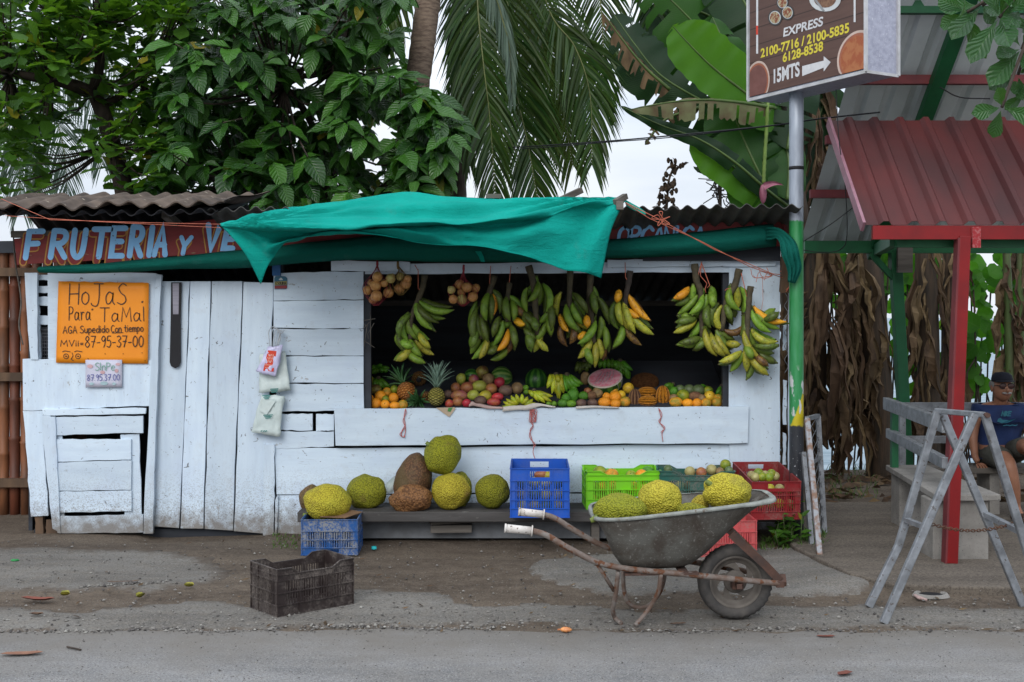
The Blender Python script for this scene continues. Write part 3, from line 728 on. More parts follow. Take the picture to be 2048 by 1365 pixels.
    m = MB(); board(m, [(70,1030),(86,1030),(86,1082),(72,1082)], FY-0.02, 0.05, rnd=rb); board(m, [(92,1040),(122,1040),(122,1072),(92,1072)], FY-0.01, 0.03, rnd=rb); m.build('post_foot', BROWNWOOD, stall)
    # --- door of four leaning planks
    m = MB()
    for q in ([(323,563),(379,563),(358.5,1057),(303,1053)], [(381,563),(421,563),(406.5,1058),(360.5,1057.5)], [(423.5,563),(485,563),(465,1062),(409,1058.5)], [(487,564),(547,566),(528,1068),(467.5,1063)]): board(m, q, FY+0.004, 0.024, rnd=rb, n=12)
    door = m.build('door', WV, stall, bevel=0.003)
    m = MB(); m.bar(P(323, 640, FY+0.045), P(540, 640, FY+0.045), 0.03, 0.08); m.build('cross_rail', GREYWOOD, door); m = MB(); m.bar(P(310, 960, FY+0.045), P(528, 960, FY+0.045), 0.03, 0.08); m.build('cross_rail', GREYWOOD, door)
    # --- inside: back wall, ends, floor, display shelf
    xl, xr = -3.74, 2.05
    m = MB()
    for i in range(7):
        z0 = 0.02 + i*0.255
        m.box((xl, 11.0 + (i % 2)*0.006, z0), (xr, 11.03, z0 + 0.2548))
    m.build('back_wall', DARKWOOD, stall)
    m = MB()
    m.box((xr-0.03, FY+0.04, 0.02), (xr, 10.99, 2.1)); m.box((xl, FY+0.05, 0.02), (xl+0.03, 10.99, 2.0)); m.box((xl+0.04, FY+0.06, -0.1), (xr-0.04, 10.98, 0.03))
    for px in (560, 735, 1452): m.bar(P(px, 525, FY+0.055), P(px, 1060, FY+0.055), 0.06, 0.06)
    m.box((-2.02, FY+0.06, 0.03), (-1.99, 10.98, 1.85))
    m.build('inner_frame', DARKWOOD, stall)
    m = MB()
    m.bar((-1.9, 10.2, 1.16), (xr-0.1, 10.2, 1.16), 0.3, 0.03); 
    m.build('inner_shelf', DARKWOOD, stall)
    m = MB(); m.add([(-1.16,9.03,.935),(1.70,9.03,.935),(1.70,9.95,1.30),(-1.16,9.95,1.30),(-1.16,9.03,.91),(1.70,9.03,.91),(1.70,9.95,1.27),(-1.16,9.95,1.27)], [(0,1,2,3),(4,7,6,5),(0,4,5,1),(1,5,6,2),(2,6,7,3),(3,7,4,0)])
    m.box((-1.16,9.025,.90),(1.70,9.05,.95)); m.build('display_shelf', DARKWOOD, stall); m = MB(); m.box((1.0,8.93,2.10),(2.05,8.95,2.37)); m.build('sky_gap_board', DARKWOOD, stall)  # dark board added over the right lintel to hide a bright sky gap
    m = MB(); board(m, [(1446,768),(1456,768),(1457,813),(1445,813)], FY+0.03, 0.03, rnd=rb); m.build('end_block', GREYWOOD, stall)
    m = MB(); m.box((P(546,545,FY).x, FY-0.03, P(0,552,FY).z), (P(562,545,FY).x, FY-0.002, P(0,526,FY).z)); m.build('blue_batten', BLUEPAINT, stall)
    # --- sign board
    m = MB(); SY = 8.86
    board(m, [(28,478),(440,438),(460,506),(34,530)], SY, 0.02, jit=0.6, rnd=rb, n=10); board(m, [(441,438),(1572,430),(1572,492),(441,505)], SY+0.002, 0.02, jit=0.5, rnd=rb, n=20)
    sg = m.build('sign_board', REDSIGN, stall, bevel=0.002)
    m = MB(); m.bar(P(1200,432,SY-.012), P(1574,428,SY-.012), 0.02, 0.03); m.bar(P(1570,430,SY-.014), P(1571,492,SY-.014), 0.02, 0.03, up=(1,0,0)); m.build('sign_trim', REDEDGE, sg)
    mp = lambda e0: (lambda u, v, e: P(u, -v, SY-0.004-e0-e))
    ye, re_, bl = MB(), MB(), MB()
    for ch, x0, wpx, top, bot in (('F',51,34,463,516),('R',101,34,462,515),('U',143,28,461,514),('T',182,38,459,514),('E',222,28,457,512),('R',259,28,454,512),('I',298,5,455,511),('A',308,28,454,510),('Y',356,26,475,508),('V',410,30,450,500),('E',447,24,462,497)):
        h = bot-top; st, rd = glyph(ch); mw = max(p[0] for s_ in st for p in s_) or .05
        for k, s_ in enumerate(st):
            q = [(x0 + 3 + p[0]/mw*(wpx-6)*(1 if mw > .06 else 0) + p[1]*7 - 3, -bot + p[1]*h) for p in s_]
            if rd: q = [(p.x, p.y) for p in smooth([V((a, b, 0)) for a, b in q], 5)]
            wd = 11.5 if ch != 'Y' else 9
            sh = [(a-5, b-9) for a, b in q]
            ribbon(ye, sh, wd+4.5, mp(0.0), k*0.0002); ribbon(re_, sh, wd-1.0, mp(0.0012), k*0.0002); ribbon(bl, q, wd, mp(0.0024), k*0.0002)
    bl.build('lettering', SIGNBLUE, sg); bl = MB()
    ln = 1235
    for ch in 'ORGANICA':
        st, rd = glyph(ch)
        for k, s_ in enumerate(st):
            q = [(ln + p[0]*36 + p[1]*5, -492 + p[1]*38) for p in s_]
            if rd: q = [(p.x, p.y) for p in smooth([V((a, b, 0)) for a, b in q], 5)]
            ribbon(bl, q, 7, mp(0.0024), k*0.0002)
        ln += 23 if ch != 'I' else 12
    ye.build('letter_outline', SIGNYEL, sg); re_.build('letter_shade', REDSIGN, sg); bl.build('lettering', SIGNBLUE, sg)
    # --- roof: dark sheet falling to the back, weathered sheet on top at the left
    m = MB()
    corr(m, (-2.2,8.45,2.445), (2.10,8.45,2.475), (-2.2,11.3,1.74), 40, 0.017, sag=0.02, rows=6)
    m.build('roof', ROOFGREY, stall)
    m = MB()
    corr(m, (-3.95,8.42,2.425), (-2.12,8.42,2.425), (-3.95,9.42,2.60), 13, 0.022, rows=5, sag=0.02, seed=1); corr(m, (-3.95,9.36,2.56), (-2.12,9.36,2.56), (-3.95,11.3,1.74), 13, 0.024, rows=5, sag=0.02, seed=1)
    m.build('roof', ROOFDARK, stall)
    m = MB()
    corr(m, (-3.86,8.32,2.462), (-2.06,8.36,2.485), (-3.74,9.35,2.645), 11, 0.019, 0.011, sag=0.04, rows=6, seed=2)
    corr(m, (-4.3,8.60,2.40), (-3.50,8.45,2.43), (-4.3,9.4,2.60), 5, 0.024, 0.012, sag=0.03, rows=5, seed=3)
    m.build('roof', ROOFTOP, stall)
    m = MB()
    for px, Y0 in ((985, 8.5), (1240, 8.2), (330, 8.6), (700, 8.6)):
        a = P(px, 0, Y0); m.bar((a.x, Y0, 2.43 if px != 1240 else 2.455), (a.x, 9.2, 2.33), 0.05, 0.06)
    m.bar((-3.8, 8.9, 2.30), (2.08, 8.9, 2.345), 0.06, 0.05); m.bar((-3.7, 10.9, 1.80), (2.05, 10.9, 1.80), 0.06, 0.05)
    m.bar(P(972,393,8.7), P(1003,393,8.7), 0.05, 0.03); m.bar(P(1118,402,8.9), P(1162,381,9.0), 0.05, 0.045)
    m.bar(P(1231,405,8.22), P(1251,393,8.30), 0.04, 0.04)
    m.build('rafters', GREYWOOD, stall)
    m = MB(); m.bar(P(1577,468,8.72), P(1568,585,8.86), 0.07, 0.05, bev=0.006); m.build('bracket', BROWNWOOD, stall, bevel=.004)
    m = MB()
    zz = [P(1572 + (4 if i % 2 else -3), 585 + i*13.5, FY-0.03) for i in range(13)]
    m.tube(smooth(zz, 5), 0.0025, 5); m.build('wire', GALV, stall)
    m = MB()
    for i in range(9): m.tube([P(735 + rb.uniform(-8, 6), 650+rb.uniform(-30,60), FY-.01), P(735 + rb.uniform(-4,18), 655+rb.uniform(-30,60), FY-.04)], 0.003, 4)
    m.build('splinters', GREYWOOD, stall)
build_stall()
# ---------------------------------------------------------------- shade cloths
def interp_rows(ctrl, nu, nv):
    """Catmull-Rom surface through a control net of world points"""
    rows = []
    for r in ctrl:
        s_ = smooth(r, nu); rows.append(s_)
    n = len(rows[0]); out = []
    cols = [smooth([rows[i][k] for i in range(len(rows))], nv) for k in range(n)]
    return [[cols[k][j] for k in range(n)] for j in range(len(cols[0]))]
def two_sided(mb, g, t=0.003):
    mb.grid(g)
def build_cloth():
    net = [
     [(440,448,8.20),(520,429,8.38),(620,411,8.66),(720,397,8.80),(812,389,8.84),(920,394,8.82),(1040,400,8.80),(1150,401,8.70),(1243,395,8.44)],
     [(440.5,449,8.17),(528,434,8.18),(632,416,8.36),(728,404,8.38),(820,399,8.38),(925,404,8.38),(1040,407,8.37),(1150,405,8.36),(1246,397,8.36)],
     [(441,450.5,8.14),(530,446,7.98),(640,437,8.20),(745,432,8.20),(845,436,8.17),(945,438,8.14),(1050,428,8.14),(1160,412,8.18),(1248,399,8.33)],
     [(442,452,8.12),(535,460,7.84),(640,459,7.88),(750,452,7.83),(855,449,7.84),(955,446,7.88),(1060,435,7.94),(1165,416,8.08),(1250,402,8.30)],
     [(447,457,8.11),(537,464,7.93),(638,463,8.04),(748,456,8.00),(857,453,8.00),(957,450,8.01),(1063,440,8.03),(1167,423,8.12),(1247,407,8.28)],
     [(465,476,8.08),(540,482,8.00),(635,470,8.06),(745,463,7.94),(860,468,7.94),(960,474,7.95),(1070,466,7.97),(1170,452,8.02),(1238,424,8.22)],
     [(493,512,8.05),(545,498,7.99),(625,472,8.03),(735,468,7.96),(860,480,7.95),(965,492,7.93),(1075,500,7.95),(1165,500,7.98),(1220,468,8.12)],
     [(522,569,8.05),(550,505,7.99),(618,474,8.02),(728,471,7.96),(860,484,7.94),(970,500,7.92),(1080,521,7.94),(1150,543,7.96),(1202,557,8.04)]]
    ctrl = [[P(*p) for p in r] for r in net]
    g = interp_rows(ctrl, 14, 8)
    nr, nc = len(g), len(g[0])
    for j in range(nr):
        for k in range(nc):
            u = k/(nc-1); v = j/(nr-1); p = g[j][k]
            # folds fanning out from the tied corners
            a = math.atan2(v*1.0-0.3, u+0.03); b = math.atan2(v*1.2-0.05, 1.06-u)
            fl = math.sin(a*26)*0.04*math.exp(-u*2.4) + math.sin(b*22)*0.06*math.exp(-(1-u)*2.4)
            fl += 0.045*noise.noise(V((u*5+v*2, v*4-u*2, 1))) + 0.022*noise.noise(V((u*16+v*5, v*7-u*4, 4))) + 0.006*noise.noise(V((u*38-v*9, v*13+u*6, 9)))
            fl += 0.03*abs(noise.noise(V((u*3.2, v*5 - u*3, 7))))
            edge = min(1, u*9, (1-u)*9)
            g[j][k] = p + V((0, -fl*edge, fl*0.35*edge))
    m = MB(); m.grid(g)
    o = m.build('shade_cloth', TEAL)
    sol = o.modifiers.new('thick', 'SOLIDIFY'); sol.thickness = 0.003
    tag(o, 'bright teal shade cloth slung over the stall front with two hanging pointed corners', 'shade cloth')
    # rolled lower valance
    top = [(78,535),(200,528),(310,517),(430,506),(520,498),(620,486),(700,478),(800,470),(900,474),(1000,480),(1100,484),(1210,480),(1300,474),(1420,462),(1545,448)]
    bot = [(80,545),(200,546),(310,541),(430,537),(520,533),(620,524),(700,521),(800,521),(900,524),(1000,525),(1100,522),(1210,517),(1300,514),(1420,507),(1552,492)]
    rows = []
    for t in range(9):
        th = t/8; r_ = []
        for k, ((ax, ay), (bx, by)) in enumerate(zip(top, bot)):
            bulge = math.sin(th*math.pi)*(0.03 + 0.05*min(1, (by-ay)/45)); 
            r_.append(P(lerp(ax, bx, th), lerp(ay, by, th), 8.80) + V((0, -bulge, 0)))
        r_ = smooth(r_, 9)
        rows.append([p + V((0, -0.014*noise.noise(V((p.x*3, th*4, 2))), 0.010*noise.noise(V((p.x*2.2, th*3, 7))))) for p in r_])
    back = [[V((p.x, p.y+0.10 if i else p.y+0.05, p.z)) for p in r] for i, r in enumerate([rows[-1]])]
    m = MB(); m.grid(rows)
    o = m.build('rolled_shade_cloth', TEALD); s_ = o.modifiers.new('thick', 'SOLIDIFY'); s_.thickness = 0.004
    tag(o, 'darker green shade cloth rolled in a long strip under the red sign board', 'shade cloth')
    # its bunched tail
    m = MB(); rows = []
    sp = smooth([P(1532,468,8.72), P(1556,468,8.62), P(1573,484,8.52), P(1581,510,8.49), P(1588,538,8.50), P(1583,566,8.51)], 6)
    wd = [0.10,0.095,0.085,0.078,0.066,0.03]
    for i, p in enumerate(sp):
        t = i/(len(sp)-1); wv = np.interp(t*5, range(6), wd)
        d = (sp[min(i+1,len(sp)-1)] - sp[max(i-1,0)]).normalized(); no = V((-d.z, 0, d.x))
        rows.append([p + no*wv*(k/12-0.5)*1.7 + V((0, -0.022*math.sin(k*1.9 + t*3) - 0.02*noise.noise(V((k*.7, t*6, 1))), 0)) for k in range(13)])
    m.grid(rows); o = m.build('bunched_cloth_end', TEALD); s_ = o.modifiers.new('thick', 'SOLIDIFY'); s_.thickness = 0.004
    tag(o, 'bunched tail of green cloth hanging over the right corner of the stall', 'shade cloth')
    m = MB()                                                       # cords of the awning
    m.tube([P(2,398,8.3), P(100,440,8.22), P(300,446,8.2), P(441,449,8.12)], 0.0018, 5); m.tube([P(10,432,8.3), P(200,444,8.2), P(442,456,8.1)], 0.0018, 5)
    tag(m.build('cord', ROPE), 'orange twine tying the left corner of the teal cloth', 'twine')
    m = MB()
    m.tube([P(1250,405,8.28), P(1320,440,8.36), P(1430,500,8.55), P(1545,548,8.80), P(1562,550,8.80)], 0.003, 5); m.tube([P(1252,408,8.3), P(1300,438,8.36), P(1400,482,8.55), P(1500,534,8.72), P(1565,556,8.80)], 0.003, 5)
    for a in range(5):
        c = P(1322,440,8.35)
        m.tube(smooth([c, c+V((.03*math.cos(a*1.3), -.02, .045*math.sin(a*1.3)+.01)), c+V((.07*math.cos(a*1.3+.5), -.02, .05*math.sin(a*1.3+.4))), c+V((.02, -.01, 0))], 4), 0.0026, 5)
    for a in range(7):
        c = P(1545,552,8.80); m.tube(smooth([c, c+V((-.02-.02*a, -.02, .03*math.sin(a*2))), c+V((-.05-.02*a, -.03, .06*math.cos(a*2.2)))], 4), 0.0024, 5)
    for d_ in (0, 1): m.tube(smooth([P(1560,543,8.80), P(1576,543,8.80), P(1580,548+d_*5,8.79), P(1579,572,8.80), P(1572,580+d_*4,8.82)], 4), 0.003, 5)
    m.tube([P(1525,558,8.82), P(1526,600,8.83), P(1520,640,8.83), P(1535,660,8.84)], 0.0016, 4)
    tag(m.build('cord', ROPE), 'orange twine knotted from the peak of the teal cloth to the right bracket', 'twine')
    # teal strip hanging in the middle, short end pieces over the roof corner
    m = MB(); m.grid([[P(950+i*6-0.0, 503, 8.60) for i in range(3)], [P(957+i*5, 513, 8.7) for i in range(3)], [P(962+i*4, 524, 8.74) for i in range(3)]])
    tag(m.build('cloth_strip', TEAL), 'short pale teal strip of cloth dangling in front of the lintel', 'cloth strip')
    m = MB(); m.grid([[P(1246+i*2, 397+i*5, 8.34) + V((0, .02*math.sin(i*2), 0)) for i in range(4)], [P(1262+i*1.5, 405+i*5, 8.36) + V((0, .02*math.cos(i*2), 0)) for i in range(4)], [P(1280+i, 416+i*3.5, 8.38) for i in range(4)], [P(1291, 424+i*2, 8.38) for i in range(4)]])
    tag(m.build('cloth_corner', TEAL), 'twisted teal cloth corner tied off at the roof edge with orange twine', 'cloth strip')
build_cloth()
# ---------------------------------------------------------------- posters and things hung on the front
def build_notices():
    rr = random.Random(5)
    pk = thing('orange_notice', P(205,645,FY-.05), 'orange cardboard notice hand-lettered in black marker about leaves for tamales', 'notice')
    YP = FY-0.052
    m = MB(); tl, tr, br, bl = (117,563),(298,566),(296,728),(112,726)
    rows = []
    for j in range(13):
        v = j/12; r_ = []
        for i in range(15):
            u = i/14
            x = lerp(lerp(tl[0],tr[0],u), lerp(bl[0],br[0],u), v); y = lerp(lerp(tl[1],tr[1],u), lerp(bl[1],br[1],u), v)
            if j == 0: y += 0.8*math.sin(u*40)
            r_.append(P(x, y, YP) + V((0, -0.0035*math.sin(v*26+u*3)*v*(1-v)*2 - 0.002, 0)))
        rows.append(r_)
    m.grid(rows); cd = m.build('card', ORANGE_PAPER, pk); s_ = cd.modifiers.new('t', 'SOLIDIFY'); s_.thickness = 0.001; s_.offset = 1
    mp = lambda u, v, e: P(u, -v, YP-0.006-e)
    m = MB()
    write(m, 'HoJaS', 138, -609, 41, 2.0, mp, slant=.04, gap=.2, x1=251); write(m, 'Para', 138, -641, 27, 1.7, mp, gap=.2, x1=181, rise=.02)
    write(m, '"', 184, -631, 13, 1.3, mp); write(m, 'TaMal', 200, -644, 28, 1.8, mp, gap=.2, x1=288, rise=.02); write(m, '"', 284, -616, 13, 1.4, mp)
    write(m, 'AGA Supedido', 126, -667, 14, 1.5, mp, gap=.2, x1=217, rise=.02); write(m, 'Con tiempo', 222, -665, 14, 1.5, mp, gap=.2, x1=286, rise=.03)
    ribbon(m, [(224,-666.5),(246,-665.5)], 1.2, mp, 0.002)
    write(m, 'MVii=', 121, -693, 12, 1.5, mp, gap=.2, x1=166, rise=.01); write(m, '87-95-37-00', 170, -695, 22, 1.8, mp, gap=.2, x1=286, rise=.01)
    for cx in (132, 156):
        ribbon(m, [(cx+5*math.cos(a*.7), -713+5*math.sin(a*.7)) for a in range(10)], 1.3, mp, 0.0); ribbon(m, [(cx-.6, -713),(cx+.8,-713)], 2.6, mp, 0.0004)
        ribbon(m, [(cx-7,-704),(cx-2,-702),(cx+8,-704)], 1.4, mp, 0.0002)
    ribbon(m, [(144,-706),(146,-712),(142,-719),(147,-722)], 1.2, mp, 0.0004)
    m.build('lettering', INK, pk)
    m = MB()
    for x, y in ((210,708),(246,708),(284,706),(176,718),(290,722)): m.ball(P(x, y, YP-0.007), 0.0035, 6, 4)
    m.build('nail_heads', BLACK, pk)
    nt = thing('lilac_notice', P(208,748,FY-.06), 'small lilac paper notice with pencil fruit doodles and a phone number below the orange card', 'notice')
    YQ = FY-0.062
    m = MB(); m.grid([[P(lerp(171,244,i/6), lerp(720,775,j/5), YQ - 0.002*math.sin(i*1.3+j)) for i in range(7)] for j in range(6)])
    cd = m.build('paper', NOTICE, nt); s_ = cd.modifiers.new('t', 'SOLIDIFY'); s_.thickness = 0.001; s_.offset = 1
    mp = lambda u, v, e: P(u, -v, YQ-0.006-e)
    m = MB(); write(m, 'SInPe', 190, -741, 15, 1.3, mp, gap=.2, x1=229); m.build('heading', PEN_G, nt)
    m = MB(); write(m, '87.95.37.00', 174, -762, 12, 1.2, mp, gap=.2, x1=239, rise=.02); m.build('number', PEN_B, nt)
    m = MB(); rr2 = random.Random(2)
    for mt, spots in ((PEN_R, [(180,733,6,4),(205,745,5,3.5),(233,742,4,4),(236,729,5,3)]), (PEN_T, [(183,768,5,3),(208,767,8,4),(228,768,4,3)])):
        m = MB()
        for x, y, a, b in spots: m.add([mp(x + a*math.cos(k*.785), -y + b*math.sin(k*.785), -0.001) for k in range(8)], [tuple(range(8))[::-1]])
        m.build('doodles', mt, nt)
    # black strap hung on the door
    st = thing('hanging_strap', P(350,650,FY-.02), 'long black strap with a grey striped panel hanging on the plank door', 'strap')
    m = MB(); YS = FY-0.022
    ol = [(342,565),(363,565),(361,640),(361,725),(358,733),(350,737),(342,733),(339,725),(341,640)]
    m.prism([P(x, y, YS) for x, y in ol], (0,0.012,0)); m.build('strap', BLACK, st, bevel=.003)
    m = MB(); m.prism([P(x, y, YS-.003) for x, y in ((345,567),(358,567),(357,629),(346,629))], (0,.002,0)); m.build('panel', STRAPGREY, st)
    # sticker
    sk = thing('sticker', P(561,566,FY-.01), 'small enamel-like sticker in blue and red with a pale word, on the upper plank', 'sticker')
    YK = FY-0.006
    def ply(pts, e): return [P(x, y, YK-e) for x, y in pts]
    m = MB(); m.prism(ply([(548.5,557),(551,553),(561,552.5),(571,553.5),(574.5,557),(574,577),(571,579),(549,579)], .0), (0,.003,0)); m.build('plate', M('sticker_blue', (0.02,0.13,0.21), rough=.4), sk)
    m = MB(); m.add(ply([(549,572),(574,571),(573.5,577.5),(549,578)], .002), [(0,3,2,1)]); m.build('red_band', M('sticker_red', (0.23,0.02,0.025), rough=.4), sk)
    m = MB(); m.add(ply([(549.5,563.5),(573.5,562.5),(573.5,570),(549.5,571)], .002), [(0,3,2,1)]); m.build('word_band', M('sticker_gold', (0.42,0.36,0.10), rough=.4), sk)
    m = MB(); write(m, 'ESQUINA', 551.5, -569.6, 5.4, 1.0, lambda u, v, e: P(u, -v, YK-.004-e), gap=.2, x1=572); m.build('word', INK, sk)
    m = MB(); m.add(ply([(557,560),(561,556),(563,556),(566,560),(561,561)], .002), [(0,4,3,2,1)]); m.build('emblem', M('sticker_white', (0.6,0.66,0.68)), sk)
    # carrier bags
    def bag(name, label, corners, YB, mat, th=.016, seed=1):
        t_ = thing(name, P(corners[0][0], corners[0][1], YB), label, 'carrier bags', 'bundles of plastic carrier bags on the door post')
        m = MB(); tl, tr, br, bl = corners; rows = []
        for j in range(10):
            v = j/9; r_ = []
            for i in range(9):
                u = i/8; x = lerp(lerp(tl[0],tr[0],u), lerp(bl[0],br[0],u), v); y = lerp(lerp(tl[1],tr[1],u), lerp(bl[1],br[1],u), v)
                r_.append(P(x, y, YB) + V((0.012*noise.noise(V((u*3, v*4, seed+9))), -0.022*noise.noise(V((u*5+v*3, v*4, seed))) - .008*noise.noise(V((u*13, v*9, seed))) - th*math.sin(u*math.pi)*.4, 0.012*noise.noise(V((u*4, v*2, seed+3))))))
            rows.append(r_)
        m.grid(rows); o = m.build('bag_bundle', mat, t_); s_ = o.modifiers.new('t', 'SOLIDIFY'); s_.thickness = th; s_.offset = -1
        return t_
    b1 = bag('carrier_bags', 'white folded plastic bags behind the red printed pack', [(521,708),(570,702),(582,780),(519,786)], FY-.05, PLASTICBAG)
    b2 = bag('carrier_bags', 'lowest bundle of white plastic bags, tilted, with a small teal print', [(523,790),(568,792),(560,873),(503,865)], FY-.05, PLASTICBAG, seed=4)
    mp = lambda u, v, e: P(u, -v, FY-.085-e)
    m = MB(); m.prism([P(x, y, FY-.087) for x, y in ((527,800),(552,802),(533,830),(520,822))], (0,.004,0)); m.build('folded_flap', PLASTICBAG, b2)
    m = MB()
    for x, y, a in ((533,792,8),(536,831,9)):
        for k in range(3): ribbon(m, [(x-a+k*2,-(y+k*3)),(x+a-k*2,-(y+k*3-1))], 1.8, mp, 0.0006*k)
    for x in (522,527,531): ribbon(m, [(x,-863),(x+2,-862)], 2.2, mp, 0.002)
    m.build('print', TEALPRINT, b2)
    m = MB()
    for k in range(3): ribbon(m, [(541+k,-(779+k*3)),(556-k,-(778+k*3))], 1.8, mp, .0005*k)
    m.build('print', TEALPRINT, b1)
    b3 = bag('carrier_bags', 'clear pack of bags with a bright red label hung above the white ones', [(537,695),(566,690),(552,754),(514,744)], FY-.10, BAGLILAC, .015, 7)
    m = MB(); m.grid([[P(lerp(lerp(536,553,u/4), lerp(526,547,u/4), v/4), lerp(701,742,v/4)+u*.4, FY-.122) for u in range(5)] for v in range(5)]); m.build('label', BAGRED, b3)
    mp = lambda u, v, e: P(u, -v, FY-.124-e)
    m = MB()
    for k in range(3):
        for s_ in range(4): ribbon(m, [(537+s_*3-k*1.6, -(709+k*6)),(538.5+s_*3-k*1.6, -(713+k*6))], 1.2, mp, .0004*s_)
    ribbon(m, [(530,-730),(547,-731)], 1.4, mp, 0); ribbon(m, [(530,-735),(545,-736)], 1.0, mp, 0); m.build('print', BAGTEXT, b3)
    m = MB()
    for k in range(5):
        c = P(548+k*2, 680, FY-.06); m.tube(smooth([P(540+k*3,694,FY-.09), c+V((-.04+.015*k,0,.06)), c+V((.01*k,0,.10-.01*k)), c+V((.05-.01*k,0,.03)), P(556,692,FY-.09)], 5), 0.004, 5)
    m.build('handles', CLEAR, b3)
    # twine loops on the counter front
    for j, (pts, lab) in enumerate((([(811,818),(808,835),(810,850),(804,862),(803,872),(808,874),(811,862),(810,845)], 'short pink twine loop below the pineapples'), ([(1066,818),(1062,838),(1066,850),(1060,862),(1064,880),(1068,892),(1066,905),(1070,918)], 'long knotted pink twine hanging above the blue crate'), ([(1317,817),(1322,835),(1320,846),(1328,858),(1324,868),(1326,884)], 'pink twine hanging under the cut cacao pods'))):
        m = MB(); q = smooth([P(x, y, FY-.055) for x, y in pts], 5); m.tube(q, 0.0032, 5)
        m.tube([p + V((.012*math.sin(i*.6), -.004, 0)) for i, p in enumerate(q[:int(len(q)*.8)])], 0.0028, 5)
        if j == 1:
            for k in range(6):
                c = P(1066,832,FY-.055); m.tube([c + V(((.016+.003*k)*math.cos(a*.52+k), -.004*k*.3, .05*math.sin(a*.52+k*.2))) for a in range(13)], 0.002, 4)
        tag(m.build('twine', ROPEP), lab, 'twine', 'loose twine on the counter front')
build_notices()
# ---------------------------------------------------------------- fruit
def fruit_mat(name, a, b, speck=None, lo=0.4, hi=0.6, rough=0.42, scale=1.1, sscale=13, sth=0.63, bump=0.12, bs=22, ovar=0.10, spec=0.4):
    a, b = (tuple(min(.88, x*1.48) for x in q) for q in (a, b))
    return M(name, a, b, scale, rough, 0, spec, lo=lo, hi=hi, speck=speck, sscale=sscale, sth=sth, ovar=ovar, bump=bump, bscale=bs, bdist=0.05, detail=4)
FM = dict(
 orange=fruit_mat('orange_peel', (0.62,0.215,0.010), (0.52,0.20,0.012), (0.25,0.12,0.01), bump=0.3, bs=30),
 orange2=fruit_mat('orange_peel_mottled', (0.50,0.21,0.016), (0.22,0.17,0.018), (0.20,0.10,0.015), bump=0.3, bs=30),
 yellowfruit=fruit_mat('yellow_peel', (0.50,0.33,0.02), (0.36,0.22,0.02), (0.22,0.10,0.015)),
 greenorange=fruit_mat('green_yellow_peel', (0.20,0.21,0.015), (0.10,0.15,0.014), (0.28,0.14,0.01)),
 mango_r=fruit_mat('mango_red', (0.26,0.025,0.030), (0.30,0.085,0.030), (0.10,0.03,0.02)),
 mango_c=fruit_mat('mango_crimson', (0.34,0.022,0.030), (0.25,0.02,0.03), (0.12,0.05,0.02)),
 mango_p=fruit_mat('mango_purple', (0.17,0.035,0.060), (0.22,0.10,0.035), (0.08,0.03,0.03)),
 mango_g=fruit_mat('mango_green', (0.22,0.235,0.035), (0.17,0.175,0.030), (0.26,0.08,0.03), sth=.68),
 mango_y=fruit_mat('mango_yellow', (0.30,0.26,0.022), (0.22,0.19,0.022), (0.20,0.09,0.02)),
 mango_o=fruit_mat('mango_brown_orange', (0.23,0.095,0.030), (0.17,0.055,0.030), (0.07,0.025,0.015)),
 brown=fruit_mat('brown_fruit', (0.105,0.062,0.042), (0.065,0.036,0.030), (0.20,0.14,0.08), rough=.6),
 tan=fruit_mat('tan_fruit', (0.19,0.125,0.055), (0.12,0.075,0.035), (0.06,0.035,0.02), rough=.6),
 sapote=fruit_mat('sapodilla', (0.165,0.085,0.040), (0.10,0.050,0.026), (0.06,0.035,0.025), rough=.75, bump=.4),
 olive=fruit_mat('olive_mango', (0.17,0.15,0.020), (0.085,0.045,0.020), (0.06,0.035,0.015)),
 coir=fruit_mat('coconut_husk', (0.13,0.055,0.02), (0.07,0.030,0.013), (0.22,0.11,0.05), rough=.95, scale=6, sscale=30, sth=.58, bump=1.0, bs=30, spec=.1),
 avocado=fruit_mat('avocado', (0.055,0.165,0.012), (0.035,0.12,0.010), (0.14,0.22,0.04), bump=.3),
 lime=fruit_mat('lime_peel', (0.10,0.21,0.012), (0.065,0.15,0.012), (0.16,0.22,0.03), bump=.3),
 greymelon=fruit_mat('grey_green_fruit', (0.085,0.11,0.050), (0.055,0.085,0.030), (0.16,0.18,0.11)),
 guava=fruit_mat('pale_guava', (0.26,0.24,0.10), (0.20,0.17,0.07), (0.10,0.07,0.03)),
 onion=fruit_mat('onion_skin', (0.36,0.19,0.065), (0.25,0.105,0.032), (0.45,0.30,0.12), scale=1.6, lo=.35, hi=.65),
 onion_g=fruit_mat('onion_skin_greenish', (0.33,0.30,0.10), (0.26,0.17,0.06), (0.42,0.36,0.16)),
)
def melon_mat(name, a, b, n=11, wob=0.5):
    t = NT(name); sp = t.n('SeparateXYZ', None, Vector=t.n('TexCoord').outputs['UV'])
    raw = t.coords((1,1,1)); nz = t.noise(raw, 3.5, 4)
    ph = t.math('ADD', t.math('MULTIPLY', sp.outputs[0], n*2*math.pi), t.math('MULTIPLY', nz, wob*6))
    s_ = t.math('SINE', ph)
    c = t.mix(t.ramp(s_, -0.2, 0.45), a, b)
    c = t.mix(t.ramp(t.noise(raw, 9, 3), .5, .7, 0, .35), c, a)
    return t.done(t.principled(c, 0.38, 0, 0.4))
FM['melon_dark'] = melon_mat('watermelon_dark', (0.012,0.060,0.010), (0.055,0.165,0.022), 9)
FM['melon_light'] = melon_mat('watermelon_light', (0.045,0.145,0.020), (0.20,0.30,0.075), 12, .35)
